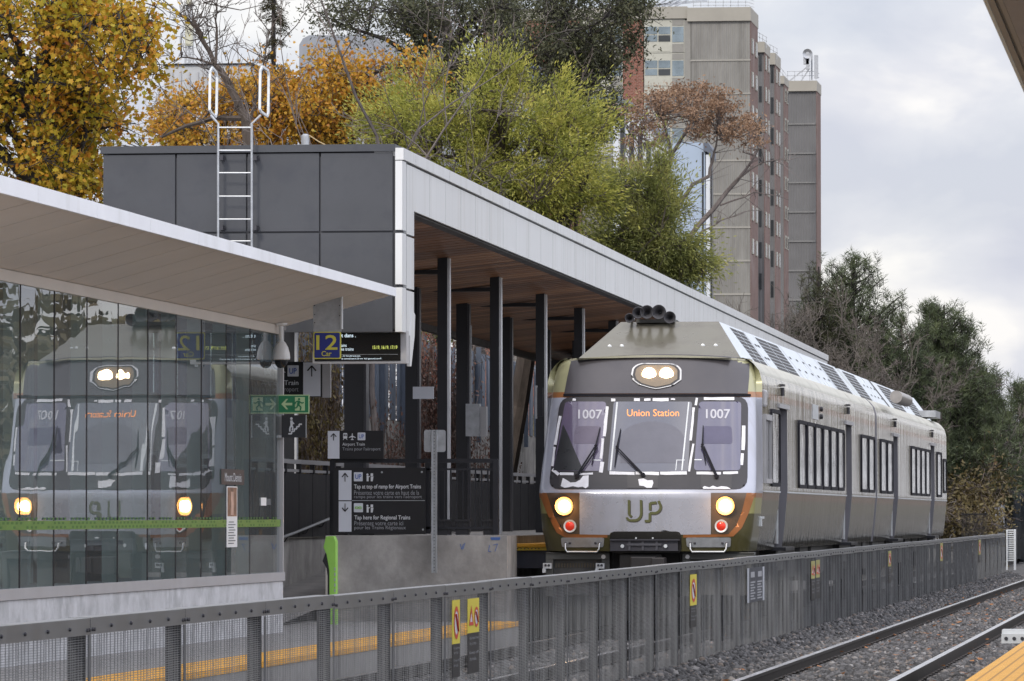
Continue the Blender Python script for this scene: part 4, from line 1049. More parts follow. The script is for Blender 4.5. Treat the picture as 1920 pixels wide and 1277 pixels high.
# form-tie holes and blue chalk on the platform end wall
t = thing('chalk_mark', 'blue chalk scribbles at the upper right of the concrete end wall', 'graffiti', (-9.8, 71.94, -.4))
m_ch = pm('blue_chalk', (.08, .16, .42), rough=.8, var=.2)
for pts, w_ in (([(920, 1009), (938, 1009)], 3.2), ([(921, 1011.5), (937, 1011.5)], 2.4), ([(863, 1020), (866, 1030), (869, 1020)], 1), ([(868, 1030), (872, 1018)], 1), ([(918, 1022), (916, 1034), (921, 1034)], 1), ([(925, 1022), (933, 1020), (928, 1034)], 1)):
    b = MB()
    for k, q in enumerate(stroke(pts, w_)): b.prism(pxpoly(q, 71.95), 71.944 - k * .0005, 71.949)
    b.build('stroke', m_ch, t)
# ------------------------------------------------------------------ train
TD = 72.5; TX = -7.67
def interp(tab, z):
    if z <= tab[0][0]: return tab[0][1]
    for (a, p), (b_, q) in zip(tab, tab[1:]):
        if z <= b_:
            t = (z - a) / (b_ - a); return p + (q - p) * t
    return tab[-1][1]
LEAN = [(-.6, .07), (-.49, .05), (-.27, 0.0), (.28, .0), (.36, .035), (.42, .08), (1.60, .80), (1.70, .87), (2.2, 1.16), (2.3, 1.22)]
HW = [(-.60, 1.36), (-.49, 1.40), (-.2, 1.455), (.30, 1.50), (.6, 1.49), (1.6, 1.43), (1.95, 1.40), (2.10, 1.36), (2.15, 1.31), (2.18, 1.24), (2.3, 1.0)]      # front
HB = [(-.60, 1.40), (-.49, 1.42), (-.2, 1.46), (.25, 1.50), (.35, 1.51), (1.85, 1.50), (2.0, 1.46), (2.10, 1.38), (2.15, 1.32), (2.18, 1.24), (2.3, .8)]     # body
def S(x, z, off=0.0):
    w = interp(HW, z); u = min(1, abs(x - TX) / w)
    return TD + interp(LEAN, z) + .36 * (1 - (1 - u ** 3.4) ** (1 / 2.3)) - off
def FP(px, py, off=0.0):
    """photo pixel -> point on the train's front surface"""
    D = TD + .3
    for _ in range(12):
        p = PD(px, py, D); D = S(p.x, p.z)
    return p.x, p.z
train = thing('passenger_train', 'two car silver and olive airport train with lit headlights beside the platform', 'train', (TX, TD, -1.5))
# livery by height
def livery(name, side):
    m = bpy.data.materials.new(name); m.use_nodes = True
    n, l = m.node_tree.nodes, m.node_tree.links; b = n['Principled BSDF']
    t = n.new('ShaderNodeTexCoord'); s_ = n.new('ShaderNodeSeparateXYZ'); l.new(t.outputs['Object'], s_.inputs[0])
    mr_ = n.new('ShaderNodeMapRange'); mr_.inputs['From Min'].default_value = 0; mr_.inputs['From Max'].default_value = 4; l.new(s_.outputs['Z'], mr_.inputs['Value'])
    r = n.new('ShaderNodeValToRGB'); r.color_ramp.interpolation = 'CONSTANT'
    z = lambda v: (v + 1.5) / 4
    if side:
        stops = [(-1.5, (.028, .024, .012)), (0.0, (.085, .076, .032)), (.20, (.19, .085, .04)), (.30, (.34, .325, .295)), (1.62, (.34, .16, .07)), (1.705, (.60, .56, .45))]
    else:
        stops = [(-1.5, (.075, .068, .025)), (0.01, (.32, .305, .12)), (.22, (.34, .13, .045)), (.295, (.40, .42, .50)), (1.625, (.33, .14, .055)), (1.69, (.37, .365, .22))]
    while len(r.color_ramp.elements) < len(stops): r.color_ramp.elements.new(.5)
    for i, (a, c) in enumerate(stops): r.color_ramp.elements[i].position = max(0, z(a)); r.color_ramp.elements[i].color = (*c, 1)
    l.new(mr_.outputs[0], r.inputs['Fac'])
    # vertical grime streaks
    mpn = n.new('ShaderNodeMapping'); mpn.inputs['Scale'].default_value = (1, 2.6, .16); l.new(t.outputs['Object'], mpn.inputs['Vector'])
    no = n.new('ShaderNodeTexNoise'); no.inputs['Scale'].default_value = 2.2; no.inputs['Detail'].default_value = 3; no.inputs['Roughness'].default_value = .55
    l.new(mpn.outputs[0], no.inputs['Vector'])
    ng = n.new('ShaderNodeMapRange'); ng.inputs['From Min'].default_value = .48; ng.inputs['From Max'].default_value = .62; ng.inputs['To Max'].default_value = .85 if side else .35
    l.new(no.outputs['Fac'], ng.inputs['Value'])
    # grime heaviest on the band above the stripe (soot from the roof)
    zg = n.new('ShaderNodeMapRange'); zg.inputs['From Min'].default_value = z(1.2) * 4; zg.inputs['From Max'].default_value = z(1.65) * 4; zg.inputs['To Min'].default_value = .35; zg.inputs['To Max'].default_value = 1
    l.new(s_.outputs['Z'], zg.inputs['Value'])
    mm_ = n.new('ShaderNodeMath'); mm_.operation = 'MULTIPLY'; l.new(ng.outputs[0], mm_.inputs[0]); l.new(zg.outputs[0], mm_.inputs[1])
    mx_ = n.new('ShaderNodeMix'); mx_.data_type = 'RGBA'; mx_.inputs['B'].default_value = (.10, .09, .065, 1) if side else (.17, .16, .125, 1)
    l.new(mm_.outputs[0], mx_.inputs['Factor']); l.new(r.outputs['Color'], mx_.inputs['A']); l.new(mx_.outputs['Result'], b.inputs['Base Color'])
    b.inputs['Metallic'].default_value = .42 if side else .2
    b.inputs['Roughness'].default_value = .14 if side else .3
    if side:
        m2 = n.new('ShaderNodeMapping'); m2.inputs['Scale'].default_value = (1, 1.9, .09); l.new(t.outputs['Object'], m2.inputs['Vector'])
        nb = n.new('ShaderNodeTexNoise'); nb.inputs['Scale'].default_value = 1.6; nb.inputs['Detail'].default_value = 3; l.new(m2.outputs[0], nb.inputs['Vector'])
        bn = n.new('ShaderNodeBump'); bn.inputs['Strength'].default_value = .7; bn.inputs['Distance'].default_value = .035; l.new(nb.outputs['Fac'], bn.inputs['Height']); l.new(bn.outputs[0], b.inputs['Normal'])
    else:
        b.inputs['Coat Weight'].default_value = .4; b.inputs['Coat Roughness'].default_value = .1
    return m
m_front = livery('livery_front', False); m_side = livery('livery_side', True)
m_jamb = pm('door_jamb_grey', (.155, .155, .175), rough=.4, metal=.3, var=.15, scale=3, stretch=(1, 1, .2))
m_roof = pm('train_roof_cream', (.52, .51, .44), rough=.35, metal=.1, var=.12, dirt=(.30, .28, .22), dirt_scale=2.2, dirt_stretch=(1, .6, 1), dirt_pos=(.5, .75))
m_olive = pm('olive_metallic', (.165, .155, .12), rough=.3, metal=.35, var=.05, coat=.3, dirt=(.12, .105, .08), dirt_scale=2.5, dirt_stretch=(1, 1, .4), dirt_pos=(.48, .75))
m_brow = pm('brow_grey', (.075, .071, .080), rough=.32, metal=.3, var=.04, coat=.3)
m_silver = pm('front_silver', (.38, .39, .445), rough=.28, metal=.35, var=.06, coat=.3, dirt=(.29, .285, .28), dirt_scale=3, dirt_stretch=(1, 1, .35), dirt_pos=(.5, .8))
m_mask = pm('mask_black', (.035, .033, .038), rough=.4, var=.15)
m_rubber = pm('rubber_black', (.018, .018, .024), rough=.75, var=.1, spec=.2)
m_chip = pm('worn_white_tape', (.68, .68, .72), rough=.5, var=.1, scale=12)
m_glow = pm('lamp_glow', (1, .8, .5), emis=(1.0, .74, .42), estr=9, var=0)
m_ring = pm('lamp_ring', (.25, .17, .09), rough=.3, metal=.8, var=.1)
m_halo = pm('lamp_halo', (.9, .62, .3), rough=.25, metal=.2, emis=(1.0, .50, .12), estr=1.5, var=0)  # orange halo of the headlight glare put in as emission
m_halo2 = pm('lamp_reflector_dim', (.20, .16, .12), rough=.5, var=0)
m_led = pm('led_orange', (.6, .2, .05), emis=(1.0, .36, .12), estr=1.0, var=0)
m_orange = pm('livery_orange', (.33, .13, .045), rough=.35, metal=.2, var=.05)
m_under = pm('underframe_grey', (.10, .10, .10), rough=.6, metal=.3, var=.3, scale=6)
m_steel = pm('brushed_steel', (.48, .48, .49), rough=.35, metal=.8, var=.12)
m_redlens = pm('red_lens', (.50, .035, .02), rough=.15, var=0, emis=(.6, .03, .01), estr=.25)
m_sideglass = bpy.data.materials.new('train_window_glass'); m_sideglass.use_nodes = True
_n, _l = m_sideglass.node_tree.nodes, m_sideglass.node_tree.links; _b = _n['Principled BSDF']
_b.inputs['Base Color'].default_value = (.42, .43, .46, 1); _b.inputs['Metallic'].default_value = .92; _b.inputs['Roughness'].default_value = .06
_t = _n.new('ShaderNodeTexCoord'); _m = _n.new('ShaderNodeMapping'); _m.inputs['Scale'].default_value = (1, 2.2, .35); _l.new(_t.outputs['Object'], _m.inputs['Vector'])
_o = _n.new('ShaderNodeTexNoise'); _o.inputs['Scale'].default_value = 2.5; _o.inputs['Detail'].default_value = 2; _l.new(_m.outputs[0], _o.inputs['Vector'])
_u = _n.new('ShaderNodeBump'); _u.inputs['Distance'].default_value = .008; _l.new(_o.outputs['Fac'], _u.inputs['Height']); _l.new(_u.outputs[0], _b.inputs['Normal'])

BODY_END = [99.0, 125.8]
zrows = [-.50, -.49, -.44, -.35, -.27, -.2, -.1, .0, .1, .2, .25, .28, .30, .32, .36, .42, .5, .6, .7, .8, .9, 1.0, 1.1, 1.2, 1.3, 1.4, 1.53, 1.56, 1.60, 1.66, 1.70, 1.75, 1.80, 1.85, 1.90, 1.95, 1.98, 2.0, 2.03, 2.07, 2.10, 2.13, 2.15, 2.18]
DOORZ = 1.53
def car_shell(d0, d1, doors, front):
    """shell rows by height, columns round the front and back along both sides"""
    b = MB(); V = []; ts = np.linspace(-1, 1, 141)
    ycols = [d0 + 1.3] if front else [d0 + .02]
    for (a, c) in doors: ycols += [a - .001, a, c, c + .001]
    ycols += [d1 - .02]
    dens = []
    for a, c in zip(ycols, ycols[1:]):
        k = max(1, int((c - a) / 1.2)); dens += [a + (c - a) * i / k for i in range(k)]
    ycols = dens + [ycols[-1]]
    rows = []
    for z in zrows:
        r = []
        hb = interp(HB, z)
        def side(sgn):
            o = []
            for y in ycols:
                h = hb
                if z <= DOORZ and any(a - .0001 <= y <= c + .0001 for a, c in doors): h = min(hb, 1.5) - .13
                o.append((TX + sgn * h, y, z))
            return o
        r += side(-1)[::-1]
        if front:
            w = interp(HW, z)
            for t in ts:
                x = TX + w * sin(t * pi / 2); r.append((x, S(x, z), z))
        else:
            for t in (-.97, .97): r.append((TX + hb * t, d0, z))
        r += side(1)
        rows.append(r)
    n = len(rows[0]); vs = [p for r in rows for p in r]
    fs, mi = [], []
    ns = len(ycols)
    for i in range(len(rows) - 1):
        for j in range(n - 1):
            f = (i * n + j, i * n + j + 1, (i + 1) * n + j + 1, (i + 1) * n + j)
            isside = j < ns - 1 or j >= n - ns
            zmid = (zrows[i] + zrows[i + 1]) / 2
            k = 1 if isside else 0
            xs = [abs(vs[q][0] - TX) for q in f]; ysp = [vs[q][1] for q in f]
            if isside and zmid < DOORZ + .03 and max(xs) - min(xs) > .08 and max(ysp) - min(ysp) < .01: k = 2   # jamb
            elif isside and zmid < DOORZ and max(xs) < interp(HB, zmid) - .09: k = 2
            if isside and zmid > 1.93: k = 3
            b.add([vs[q] for q in f], [(0, 1, 2, 3)], k)
    top = rows[-1]
    # roof deck
    ns2 = n // 2
    for j in range(ns2 - 1 if not front else ns2):
        a, c = top[j], top[j + 1]; a2, c2 = top[n - 1 - j], top[n - 2 - j]
        if j + 1 >= n - 2 - j: break
        b.add([a, c, c2, a2], [(0, 1, 2, 3)], 3)
    bot = rows[0]
    b.add([(TX - 1.38, d0 + .6 if front else d0, -.5), (TX + 1.38, d0 + .6 if front else d0, -.5), (TX + 1.38, d1, -.5), (TX - 1.38, d1, -.5)], [(0, 1, 2, 3)], 2)
    # rear bulkhead
    b.add([rows[i][0] for i in range(len(rows))] + [rows[i][-1] for i in range(len(rows) - 1, -1, -1)], [tuple(range(2 * len(rows)))], 2)
    return b
def merge_smooth(o, ang=32):
    import bmesh
    bm = bmesh.new(); bm.from_mesh(o.data); bmesh.ops.remove_doubles(bm, verts=bm.verts[:], dist=.0004); bmesh.ops.recalc_face_normals(bm, faces=bm.faces[:]); bm.to_mesh(o.data); bm.free()
    o.data.polygons.foreach_set('use_smooth', [True] * len(o.data.polygons)); o.data.set_sharp_from_angle(angle=radians(ang))
doors1 = [(76.75, 78.15), (90.9, 92.35)]; doors2 = [(104.6, 106.1), (118.7, 120.3)]
car1 = car_shell(TD, 98.9, doors1, True).build('car_body', [m_front, m_side, m_jamb, m_roof], train, fixn=False); merge_smooth(car1)
car2 = car_shell(99.4, 125.8, doors2, False).build('car_body', [m_jamb, m_side, m_jamb, m_roof], train, fixn=False); merge_smooth(car2)
car2['label'] = 'rear car behind the gangway'
b = MB(); b.prism([(TX - 1.36, -.45), (TX + 1.36, -.45), (TX + 1.42, .3), (TX + 1.42, 1.9), (TX + 1.1, 2.1), (TX - 1.1, 2.1), (TX - 1.42, 1.9), (TX - 1.42, .3)], 98.85, 99.45); b.build('gangway', m_jamb, train)

# patches that follow the front surface
def clip_cell(poly, x0, x1, z0, z1):
    def cl(P, f, g):
        out = []
        for i in range(len(P)):
            a, c = P[i - 1], P[i]; fa, fc = f(a), f(c)
            if fa >= 0 and fc >= 0: out.append(c)
            elif fa >= 0 or fc >= 0:
                t = fa / (fa - fc); q = (a[0] + (c[0] - a[0]) * t, a[1] + (c[1] - a[1]) * t)
                out.append(q)
                if fc >= 0: out.append(c)
        return out
    for f in (lambda p: p[0] - x0, lambda p: x1 - p[0], lambda p: p[1] - z0, lambda p: z1 - p[1]):
        if len(poly) < 3: return []
        poly = cl(poly, f, None)
    return poly
def patch(name, polyxz, mat, parent, off=.008, cell=.07, smooth=True, thick=True):
    xs = [p[0] for p in polyxz]; zs2 = [p[1] for p in polyxz]
    b = MB(); x0 = min(xs)
    nx = max(1, math.ceil((max(xs) - x0) / cell)); nz = max(1, math.ceil((max(zs2) - min(zs2)) / cell)); z0 = min(zs2)
    for i in range(nx):
        for j in range(nz):
            c = clip_cell(list(polyxz), x0 + i * cell, x0 + (i + 1) * cell, z0 + j * cell, z0 + (j + 1) * cell)
            c2 = []
            for p in c:
                if not c2 or math.hypot(p[0] - c2[-1][0], p[1] - c2[-1][1]) > 1e-5: c2.append(p)
            if len(c2) > 2 and math.hypot(c2[0][0] - c2[-1][0], c2[0][1] - c2[-1][1]) < 1e-5: c2.pop()
            if len(c2) < 3: continue
            b.add([(x, S(x, z, off), z) for x, z in c2], [tuple(range(len(c2)))])
    if thick:      # rim back to the shell
        n = len(polyxz)
        for i in range(n):
            (xa, za), (xb, zb_) = polyxz[i], polyxz[(i + 1) % n]; k = max(1, int(math.hypot(xa - xb, za - zb_) / cell))
            for q in range(k):
                p = (xa + (xb - xa) * q / k, za + (zb_ - za) * q / k); r = (xa + (xb - xa) * (q + 1) / k, za + (zb_ - za) * (q + 1) / k)
                b.add([(p[0], S(*p, off), p[1]), (r[0], S(*r, off), r[1]), (r[0], S(*r, -.02), r[1]), (p[0], S(*p, -.02), p[1])], [(0, 1, 2, 3)])
    o = b.build(name, mat, parent)
    merge_smooth(o, 35)
    return o
def fpoly(pts): return [FP(*p) for p in pts]
def ppatch(name, pts, mat, parent, **k): return patch(name, fpoly(pts), mat, parent, **k)
def rnd(pts, r=.25, k=4):
    """round polygon corners"""
    out = []; n = len(pts)
    for i in range(n):
        a, p, c = pts[i - 1], pts[i], pts[(i + 1) % n]
        la = math.hypot(a[0] - p[0], a[1] - p[1]); lc = math.hypot(c[0] - p[0], c[1] - p[1])
        ra = min(r, la * .45); rc = min(r, lc * .45)
        s0 = (p[0] + (a[0] - p[0]) * ra / la, p[1] + (a[1] - p[1]) * ra / la); s1 = (p[0] + (c[0] - p[0]) * rc / lc, p[1] + (c[1] - p[1]) * rc / lc)
        for q in range(k + 1):
            t = q / k; out.append(((1 - t) ** 2 * s0[0] + 2 * t * (1 - t) * p[0] + t * t * s1[0], (1 - t) ** 2 * s0[1] + 2 * t * (1 - t) * p[1] + t * t * s1[1]))
    return out
brow = ppatch('brow_panel', [(1058, 738), (1064, 706), (1071, 677), (1110, 670.5), (1170, 666), (1235, 664), (1300, 665), (1360, 668), (1407, 673), (1405, 706), (1402, 738)], m_brow, train, off=.012)
b = MB()
for k in range(24):
    xa, za = FP(1058 + k * 14.5, 741); xb, zb_ = FP(1058 + (k + 1) * 14.5, 741)
    b.bar((xa, S(xa, za, .0), za), (xb, S(xb, zb_, .0), zb_), .06, .035)
b.build('rain_gutter', m_rubber, brow)
mask = ppatch('windscreen_frame', rnd([(1051, 744), (1403, 744), (1401.5, 917), (1028, 917)], 22), m_mask, train, off=.010)
m_wl = pm('windscreen_sky_tint', (.125, .105, .165), rough=.07, var=.12, scale=1.3, coat=1, spec=1.0, rvar=.03)  # dim sky reflection put into the lavender colours of the panes
m_wc = pm('windscreen_sky_tint_centre', (.085, .088, .12), rough=.06, var=.15, scale=1.3, coat=1, spec=1.0, rvar=.03)
m_wr = pm('windscreen_sky_tint_right', (.075, .07, .13), rough=.07, var=.12, scale=1.3, coat=1, spec=1.0, rvar=.03)
wl_ = ppatch('windscreen_pane', rnd([(1060, 753), (1137, 753), (1129, 883), (1036.5, 883)], 7), m_wl, mask, off=.016)
wc_ = ppatch('windscreen_pane', rnd([(1151, 753), (1298, 753), (1290, 884), (1139, 884)], 5), m_wc, mask, off=.016)
wr_ = ppatch('windscreen_pane', rnd([(1311, 753), (1390, 753), (1388.5, 882), (1301, 882)], 7), m_wr, mask, off=.016)
# cab view and reflections painted as flat patches on the panes
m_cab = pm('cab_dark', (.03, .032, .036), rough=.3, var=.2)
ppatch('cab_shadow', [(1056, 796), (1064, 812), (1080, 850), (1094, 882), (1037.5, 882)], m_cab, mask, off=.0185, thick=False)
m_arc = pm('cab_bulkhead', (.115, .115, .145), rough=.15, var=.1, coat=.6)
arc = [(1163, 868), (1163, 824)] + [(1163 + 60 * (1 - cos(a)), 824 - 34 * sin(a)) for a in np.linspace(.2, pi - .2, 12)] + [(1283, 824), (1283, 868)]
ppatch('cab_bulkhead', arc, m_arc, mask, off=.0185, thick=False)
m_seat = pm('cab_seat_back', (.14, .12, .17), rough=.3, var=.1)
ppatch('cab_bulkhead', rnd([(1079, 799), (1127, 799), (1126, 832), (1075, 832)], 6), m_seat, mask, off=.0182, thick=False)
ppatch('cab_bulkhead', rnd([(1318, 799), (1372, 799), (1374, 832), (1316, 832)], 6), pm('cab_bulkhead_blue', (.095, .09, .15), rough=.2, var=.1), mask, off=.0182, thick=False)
m_bright = pm('cab_rail_bright', (.62, .64, .66), rough=.3, metal=.3)
for pts in ([(1156, 754), (1159, 754), (1146.5, 882), (1143.5, 882)], [(1290.5, 754), (1293, 754), (1280, 882), (1277.5, 882)], [(1268, 862), (1284, 862), (1284, 863.2), (1270, 863.2)], [(1268.5, 862), (1270, 862), (1268, 882), (1266.5, 882)], [(1110, 862), (1127, 862), (1127, 863.5), (1110, 863.5)], [(1302, 861), (1316, 861), (1316, 863), (1302, 863)]):
    ppatch('cab_rail', pts, m_bright, mask, off=.0195, thick=False)
# white worn tape along the frame
rt = random.Random(11)
def tape(p, q, w, gap=.0, wob=1.4, mat=m_chip, parent=mask, seg=12):
    L = math.hypot(q[0] - p[0], q[1] - p[1]); nx, ny = -(q[1] - p[1]) / L, (q[0] - p[0]) / L
    k = max(2, int(L / seg)); up, dn = [], []
    for i in range(k + 1):
        t = i / k; x, y = p[0] + (q[0] - p[0]) * t, p[1] + (q[1] - p[1]) * t
        up.append((x + nx * (w / 2 + rt.uniform(-wob, wob) * .35), y + ny * (w / 2 + rt.uniform(-wob, wob) * .35)))
        dn.append((x - nx * (w / 2 + rt.uniform(-wob, wob) * .35), y - ny * (w / 2 + rt.uniform(-wob, wob) * .35)))
    ppatch('worn_tape', up + dn[::-1], mat, parent, off=.0175, thick=False)
for a in (((1050.5, 780), (1041, 834), 5), ((1040, 838), (1036, 874), 4.5), ((1036, 880), (1048, 890), 6), ((1050, 888), (1076, 888.5), 5), ((1082, 889), (1112, 888), 4), ((1139, 762), (1133, 818), 6), ((1131, 822), (1127, 860), 5), ((1130, 866), (1127, 886), 7),
          ((1143, 886.5), (1190, 887.5), 5.5), ((1192, 887), (1236, 888), 6), ((1238, 887.5), (1288, 887), 5.5), ((1146, 750), (1154, 750), 5), ((1189, 749.5), (1200, 749.5), 5), ((1208, 749.5), (1220, 749.5), 4.5), ((1224, 749.5), (1254, 749.5), 5.5), ((1258, 748.5), (1266, 748.5), 3),
          ((1307, 746), (1305, 760), 4.5), ((1301, 764), (1295, 826), 4.5), ((1300, 832), (1292, 884), 4), ((1320, 747.5), (1377, 747.5), 5), ((1395, 798), (1393.5, 844), 6.5), ((1392, 850), (1391, 872), 5), ((1306, 887), (1352, 887.5), 5), ((1356, 887), (1384, 886), 5), ((1074, 749), (1080, 750), 4), ((1137, 770), (1133, 800), 3)):
    tape(*a)
# lower frame hatches with peeled paint
for x0_, x1_ in ((1049, 1105), (1176, 1234), (1314, 1372)):
    h = ppatch('hatch', [(x0_, 890), (x1_, 890), (x1_, 915), (x0_, 915)], pm('hatch_dark', (.048, .045, .048), rough=.4, var=.1), mask, off=.015)
blob = lambda pts: [(x + rt.uniform(-.6, .6), y + rt.uniform(-.6, .6)) for x, y in pts]
ppatch('peeled_paint', blob([(1056, 896), (1064, 901), (1070, 905), (1080, 904), (1088, 900), (1094, 892), (1104, 891), (1103, 912), (1098, 916), (1092, 912), (1084, 914), (1075, 911), (1066, 913), (1058, 915), (1052, 911)]), m_chip, mask, off=.0185, thick=False)
ppatch('peeled_paint', blob([(1197, 899), (1206, 897), (1214, 901), (1224, 900), (1226, 906), (1222, 914), (1212, 915), (1207, 911), (1199, 910)]), m_chip, mask, off=.0185, thick=False)
ppatch('peeled_paint', blob([(1318, 914), (1322, 912), (1330, 914), (1337, 911), (1345, 914), (1352, 911), (1362, 913), (1370, 915), (1370, 916.5), (1319, 916.5)]), m_chip, mask, off=.0185, thick=False)
# lettering on the panes
def fronttext(body, px0, py0, px1, py1, mat, parent, off=.021, spacing=1.0, bold=0, name='lettering'):
    V, F = text_raw(body, spacing); mn, mxx = V.min(0), V.max(0); sc = (V - mn) / (mxx - mn)
    b = MB()
    for k, (dx, dy) in enumerate([(0, 0)] if not bold else [(0, 0), (bold, 0), (0, bold), (bold, bold)]):
        vs = []
        for u, v in sc:
            x, z = FP(px0 + u * (px1 - px0) + dx, py1 - v * (py1 - py0) + dy); vs.append((x, S(x, z, off + k * .0003), z))
        b.add(vs, F)
    return b.build(name, mat, parent, fixn=False)
m_num = pm('number_grey', (.50, .50, .55), rough=.5, var=0)
fronttext('1007', 1084.5, 768, 1128.5, 784.5, m_num, mask, bold=.7); fronttext('1007', 1324, 767, 1368.5, 784, m_num, mask, bold=.7)
fronttext('Union Station', 1176, 767.5, 1273.5, 780.5, m_led, mask)
# wipers
def wiper(base, mid, tips):
    b = MB()
    def Q(p, off=.05): x, z = FP(*p); return (x, S(x, z, off), z)
    for dx in (0, 3.2, -2.6):
        b.tube([Q((base[0] + dx * .6, base[1])), Q((mid[0] + dx, mid[1] + abs(dx)), .07)], .008, 6)
    b.tube([Q(tips[0], .04), Q(mid, .07), Q(tips[1], .04)], [.006, .013, .006], 6)
    b.lathe([(.03, -.03), (.03, .03)], Q(base, .03), 'y', 10)
    b.lathe([(.02, -.02), (.02, .02)], Q(mid, .07), 'y', 8)
    b.build('wiper', m_rubber, mask)
wiper((1082, 893), (1118, 836), ((1126, 801), (1110, 872))); wiper((1206, 890), (1158, 838), ((1164.5, 804), (1153, 876))); wiper((1344, 893), (1318, 834), ((1319, 798), (1324, 870)))
# corner edge lines beside the mask, lower silver panel
ppatch('nose_panel', [(1087, 923), (1333, 923), (1333, 1002), (1277, 1002.5), (1274, 998), (1268, 996.5), (1152, 996.5), (1145, 999), (1143, 1003), (1087, 1002)], m_silver, train, off=.010)
lampl = ppatch('lamp_panel', [(1025, 924), (1085.5, 924), (1087, 1001.5), (1066, 1001), (1052, 990), (1040, 968)], pm('lamp_panel_glow_tint', (.085, .055, .032), rough=.3, var=.1, coat=.4), train, off=.009)  # orange lamp glow tinted into the panel colour
lampr = ppatch('lamp_panel', [(1333, 924), (1400, 924), (1391, 960), (1380, 986), (1366, 1001), (1334.5, 1002)], pm('lamp_panel_glow_tint', (.055, .045, .035)), train, off=.009)
ppatch('livery_band', [(1011, 924), (1025, 924), (1040, 968), (1052, 990), (1067, 1001.5), (1139, 1002.5), (1139, 1008), (1060, 1008), (1044, 999), (1030, 972)], m_orange, train, off=.0075)
ppatch('livery_band', [(1400, 924), (1418, 924), (1404, 962), (1391, 990), (1375, 1006), (1281, 1008), (1281, 1002.5), (1366, 1001.5), (1380, 986), (1391, 960)], m_orange, train, off=.0075)
# logo on the nose
def logo(pts, w):
    for pl in stroke(pts, w): yield pl
m_logo = pm('logo_olive', (.10, .105, .035), rough=.4, var=0); m_logo2 = pm('logo_shadow_brown', (.05, .042, .03), rough=.5, var=0)
k = 0
curveU = [(1179.5, 937.5), (1179.5, 964), (1184, 969)]
curveU2 = [(1176, 970)] + [(1190 + 12.5 * sin(a) - (6 if a < 0 else 0), 962 + 14 * cos(a)) for a in np.linspace(-.7, 1.57, 9)] + [(1202, 937.5)]
curveP = [(1219, 956.5), (1219, 943.5), (1231, 942)]
curveP2 = [(1235, 939)] + [(1226 + 13 * cos(a), 950.5 + 12 * sin(a)) for a in np.linspace(-.7, 1.35, 8)] + [(1218.5, 962), (1218.5, 977), (1209, 977)]
for dx, dy, mt_, of in ((1.2, 1.6, m_logo2, .0125), (0, 0, m_logo, .0145)):
    b = MB()
    for c in (curveU, curveU2, curveP, curveP2):
        for pl in stroke([(x + dx, y + dy) for x, y in c], 4.6):
            vs = [FP(*p) for p in pl]; b.add([(x, S(x, z, of + .0001 * k), z) for x, z in vs], [(0, 1, 2, 3)]); k = (k + 1) % 9
    b.build('logo', mt_, train)
# lamps
def lamp(px, py, r, parent):
    x, z = FP(px, py); y = S(x, z, 0); s_ = y / FPX
    b = MB(); b.lathe([(r * 1.0 * s_, -.03), (r * 1.08 * s_, -.035), (r * 1.1 * s_, .02), (r * 1.0 * s_, .02), (r * 1.02 * s_, -.03)], (x, y - .012, z), 'y', 28, caps=False); h = b.build('headlight', m_ring, parent, smooth=True)
    b = MB(); b.lathe([(r * 1.05 * s_, 0), (r * 1.05 * s_, -.003)], (x, y - .026, z), 'y', 28); b.build('reflector', m_halo, h)  # glowing disc paints the halo round the lens
    b = MB(); b.lathe([(r * .70 * s_, 0), (r * .62 * s_, -.012), (r * .36 * s_, -.028), (.001, -.032)], (x, y - .034, z), 'y', 24); b.build('lens', m_glow, h, smooth=True)
    ld = bpy.data.lights.new('headlight_spill', 'POINT'); ld.energy = 3.2; ld.color = (1, .55, .2); ld.shadow_soft_size = .04  # added point light before the lens, spills warm glow onto the panel
    lo = bpy.data.objects.new('headlight_spill', ld); COL.objects.link(lo); lo.parent = h; lo.location = Vector((x, y - .17, z)) - wloc(train)
lamp(1058.5, 949, 16, train); lamp(1360.5, 948.5, 16, train)
for px, par in ((1069, lampl), (1352.5, lampr)):
    x, z = FP(px, 986.5); y = S(x, z, 0); s_ = y / FPX
    b = MB(); b.lathe([(9 * s_, -.015), (12.0 * s_, -.02), (12.4 * s_, .02), (9 * s_, .02), (9 * s_, -.015)], (x, y - .02, z), 'y', 24, caps=False); h = b.build('marker_light', M['galv_light'], train, smooth=True)
    b = MB(); b.lathe([(9.2 * s_, 0), (7.5 * s_, -.01), (3 * s_, -.018), (.001, -.02)], (x, y - .025, z), 'y', 20); b.build('lens', m_redlens, h, smooth=True)
# top lamp
ov = [(1183.5, 703)] + [(1209 - 25 * cos(a), 698 - 17.5 * sin(a)) for a in np.linspace(.4, 1.4, 6)] + [(1255 + 24 * cos(a), 698 - 17 * sin(a)) for a in np.linspace(1.4, .2, 7)] + [(1278, 712), (1262, 723), (1240, 728), (1230, 729.5), (1218, 727), (1198, 721), (1187, 713)]
top = ppatch('headlight', ov, m_steel, train, off=.03)
cx_, cy_ = 1231, 703
sh_ = lambda f: [(cx_ + (x - cx_) * f, cy_ + (y - cy_) * f) for x, y in ov]
ppatch('housing_rim', sh_(.93), m_mask, top, off=.034, thick=False); ppatch('reflector', sh_(.84), m_halo2, top, off=.038, thick=False)
for px in (1217.5, 1250):
    x, z = FP(px, 702.5); y = S(x, z, .04); s_ = y / FPX
    b = MB(); b.lathe([(13.3 * s_, 0), (12.5 * s_, -.012), (6 * s_, -.028), (.001, -.032)], (x, y, z), 'y', 24); b.build('lens', m_glow, top, smooth=True)
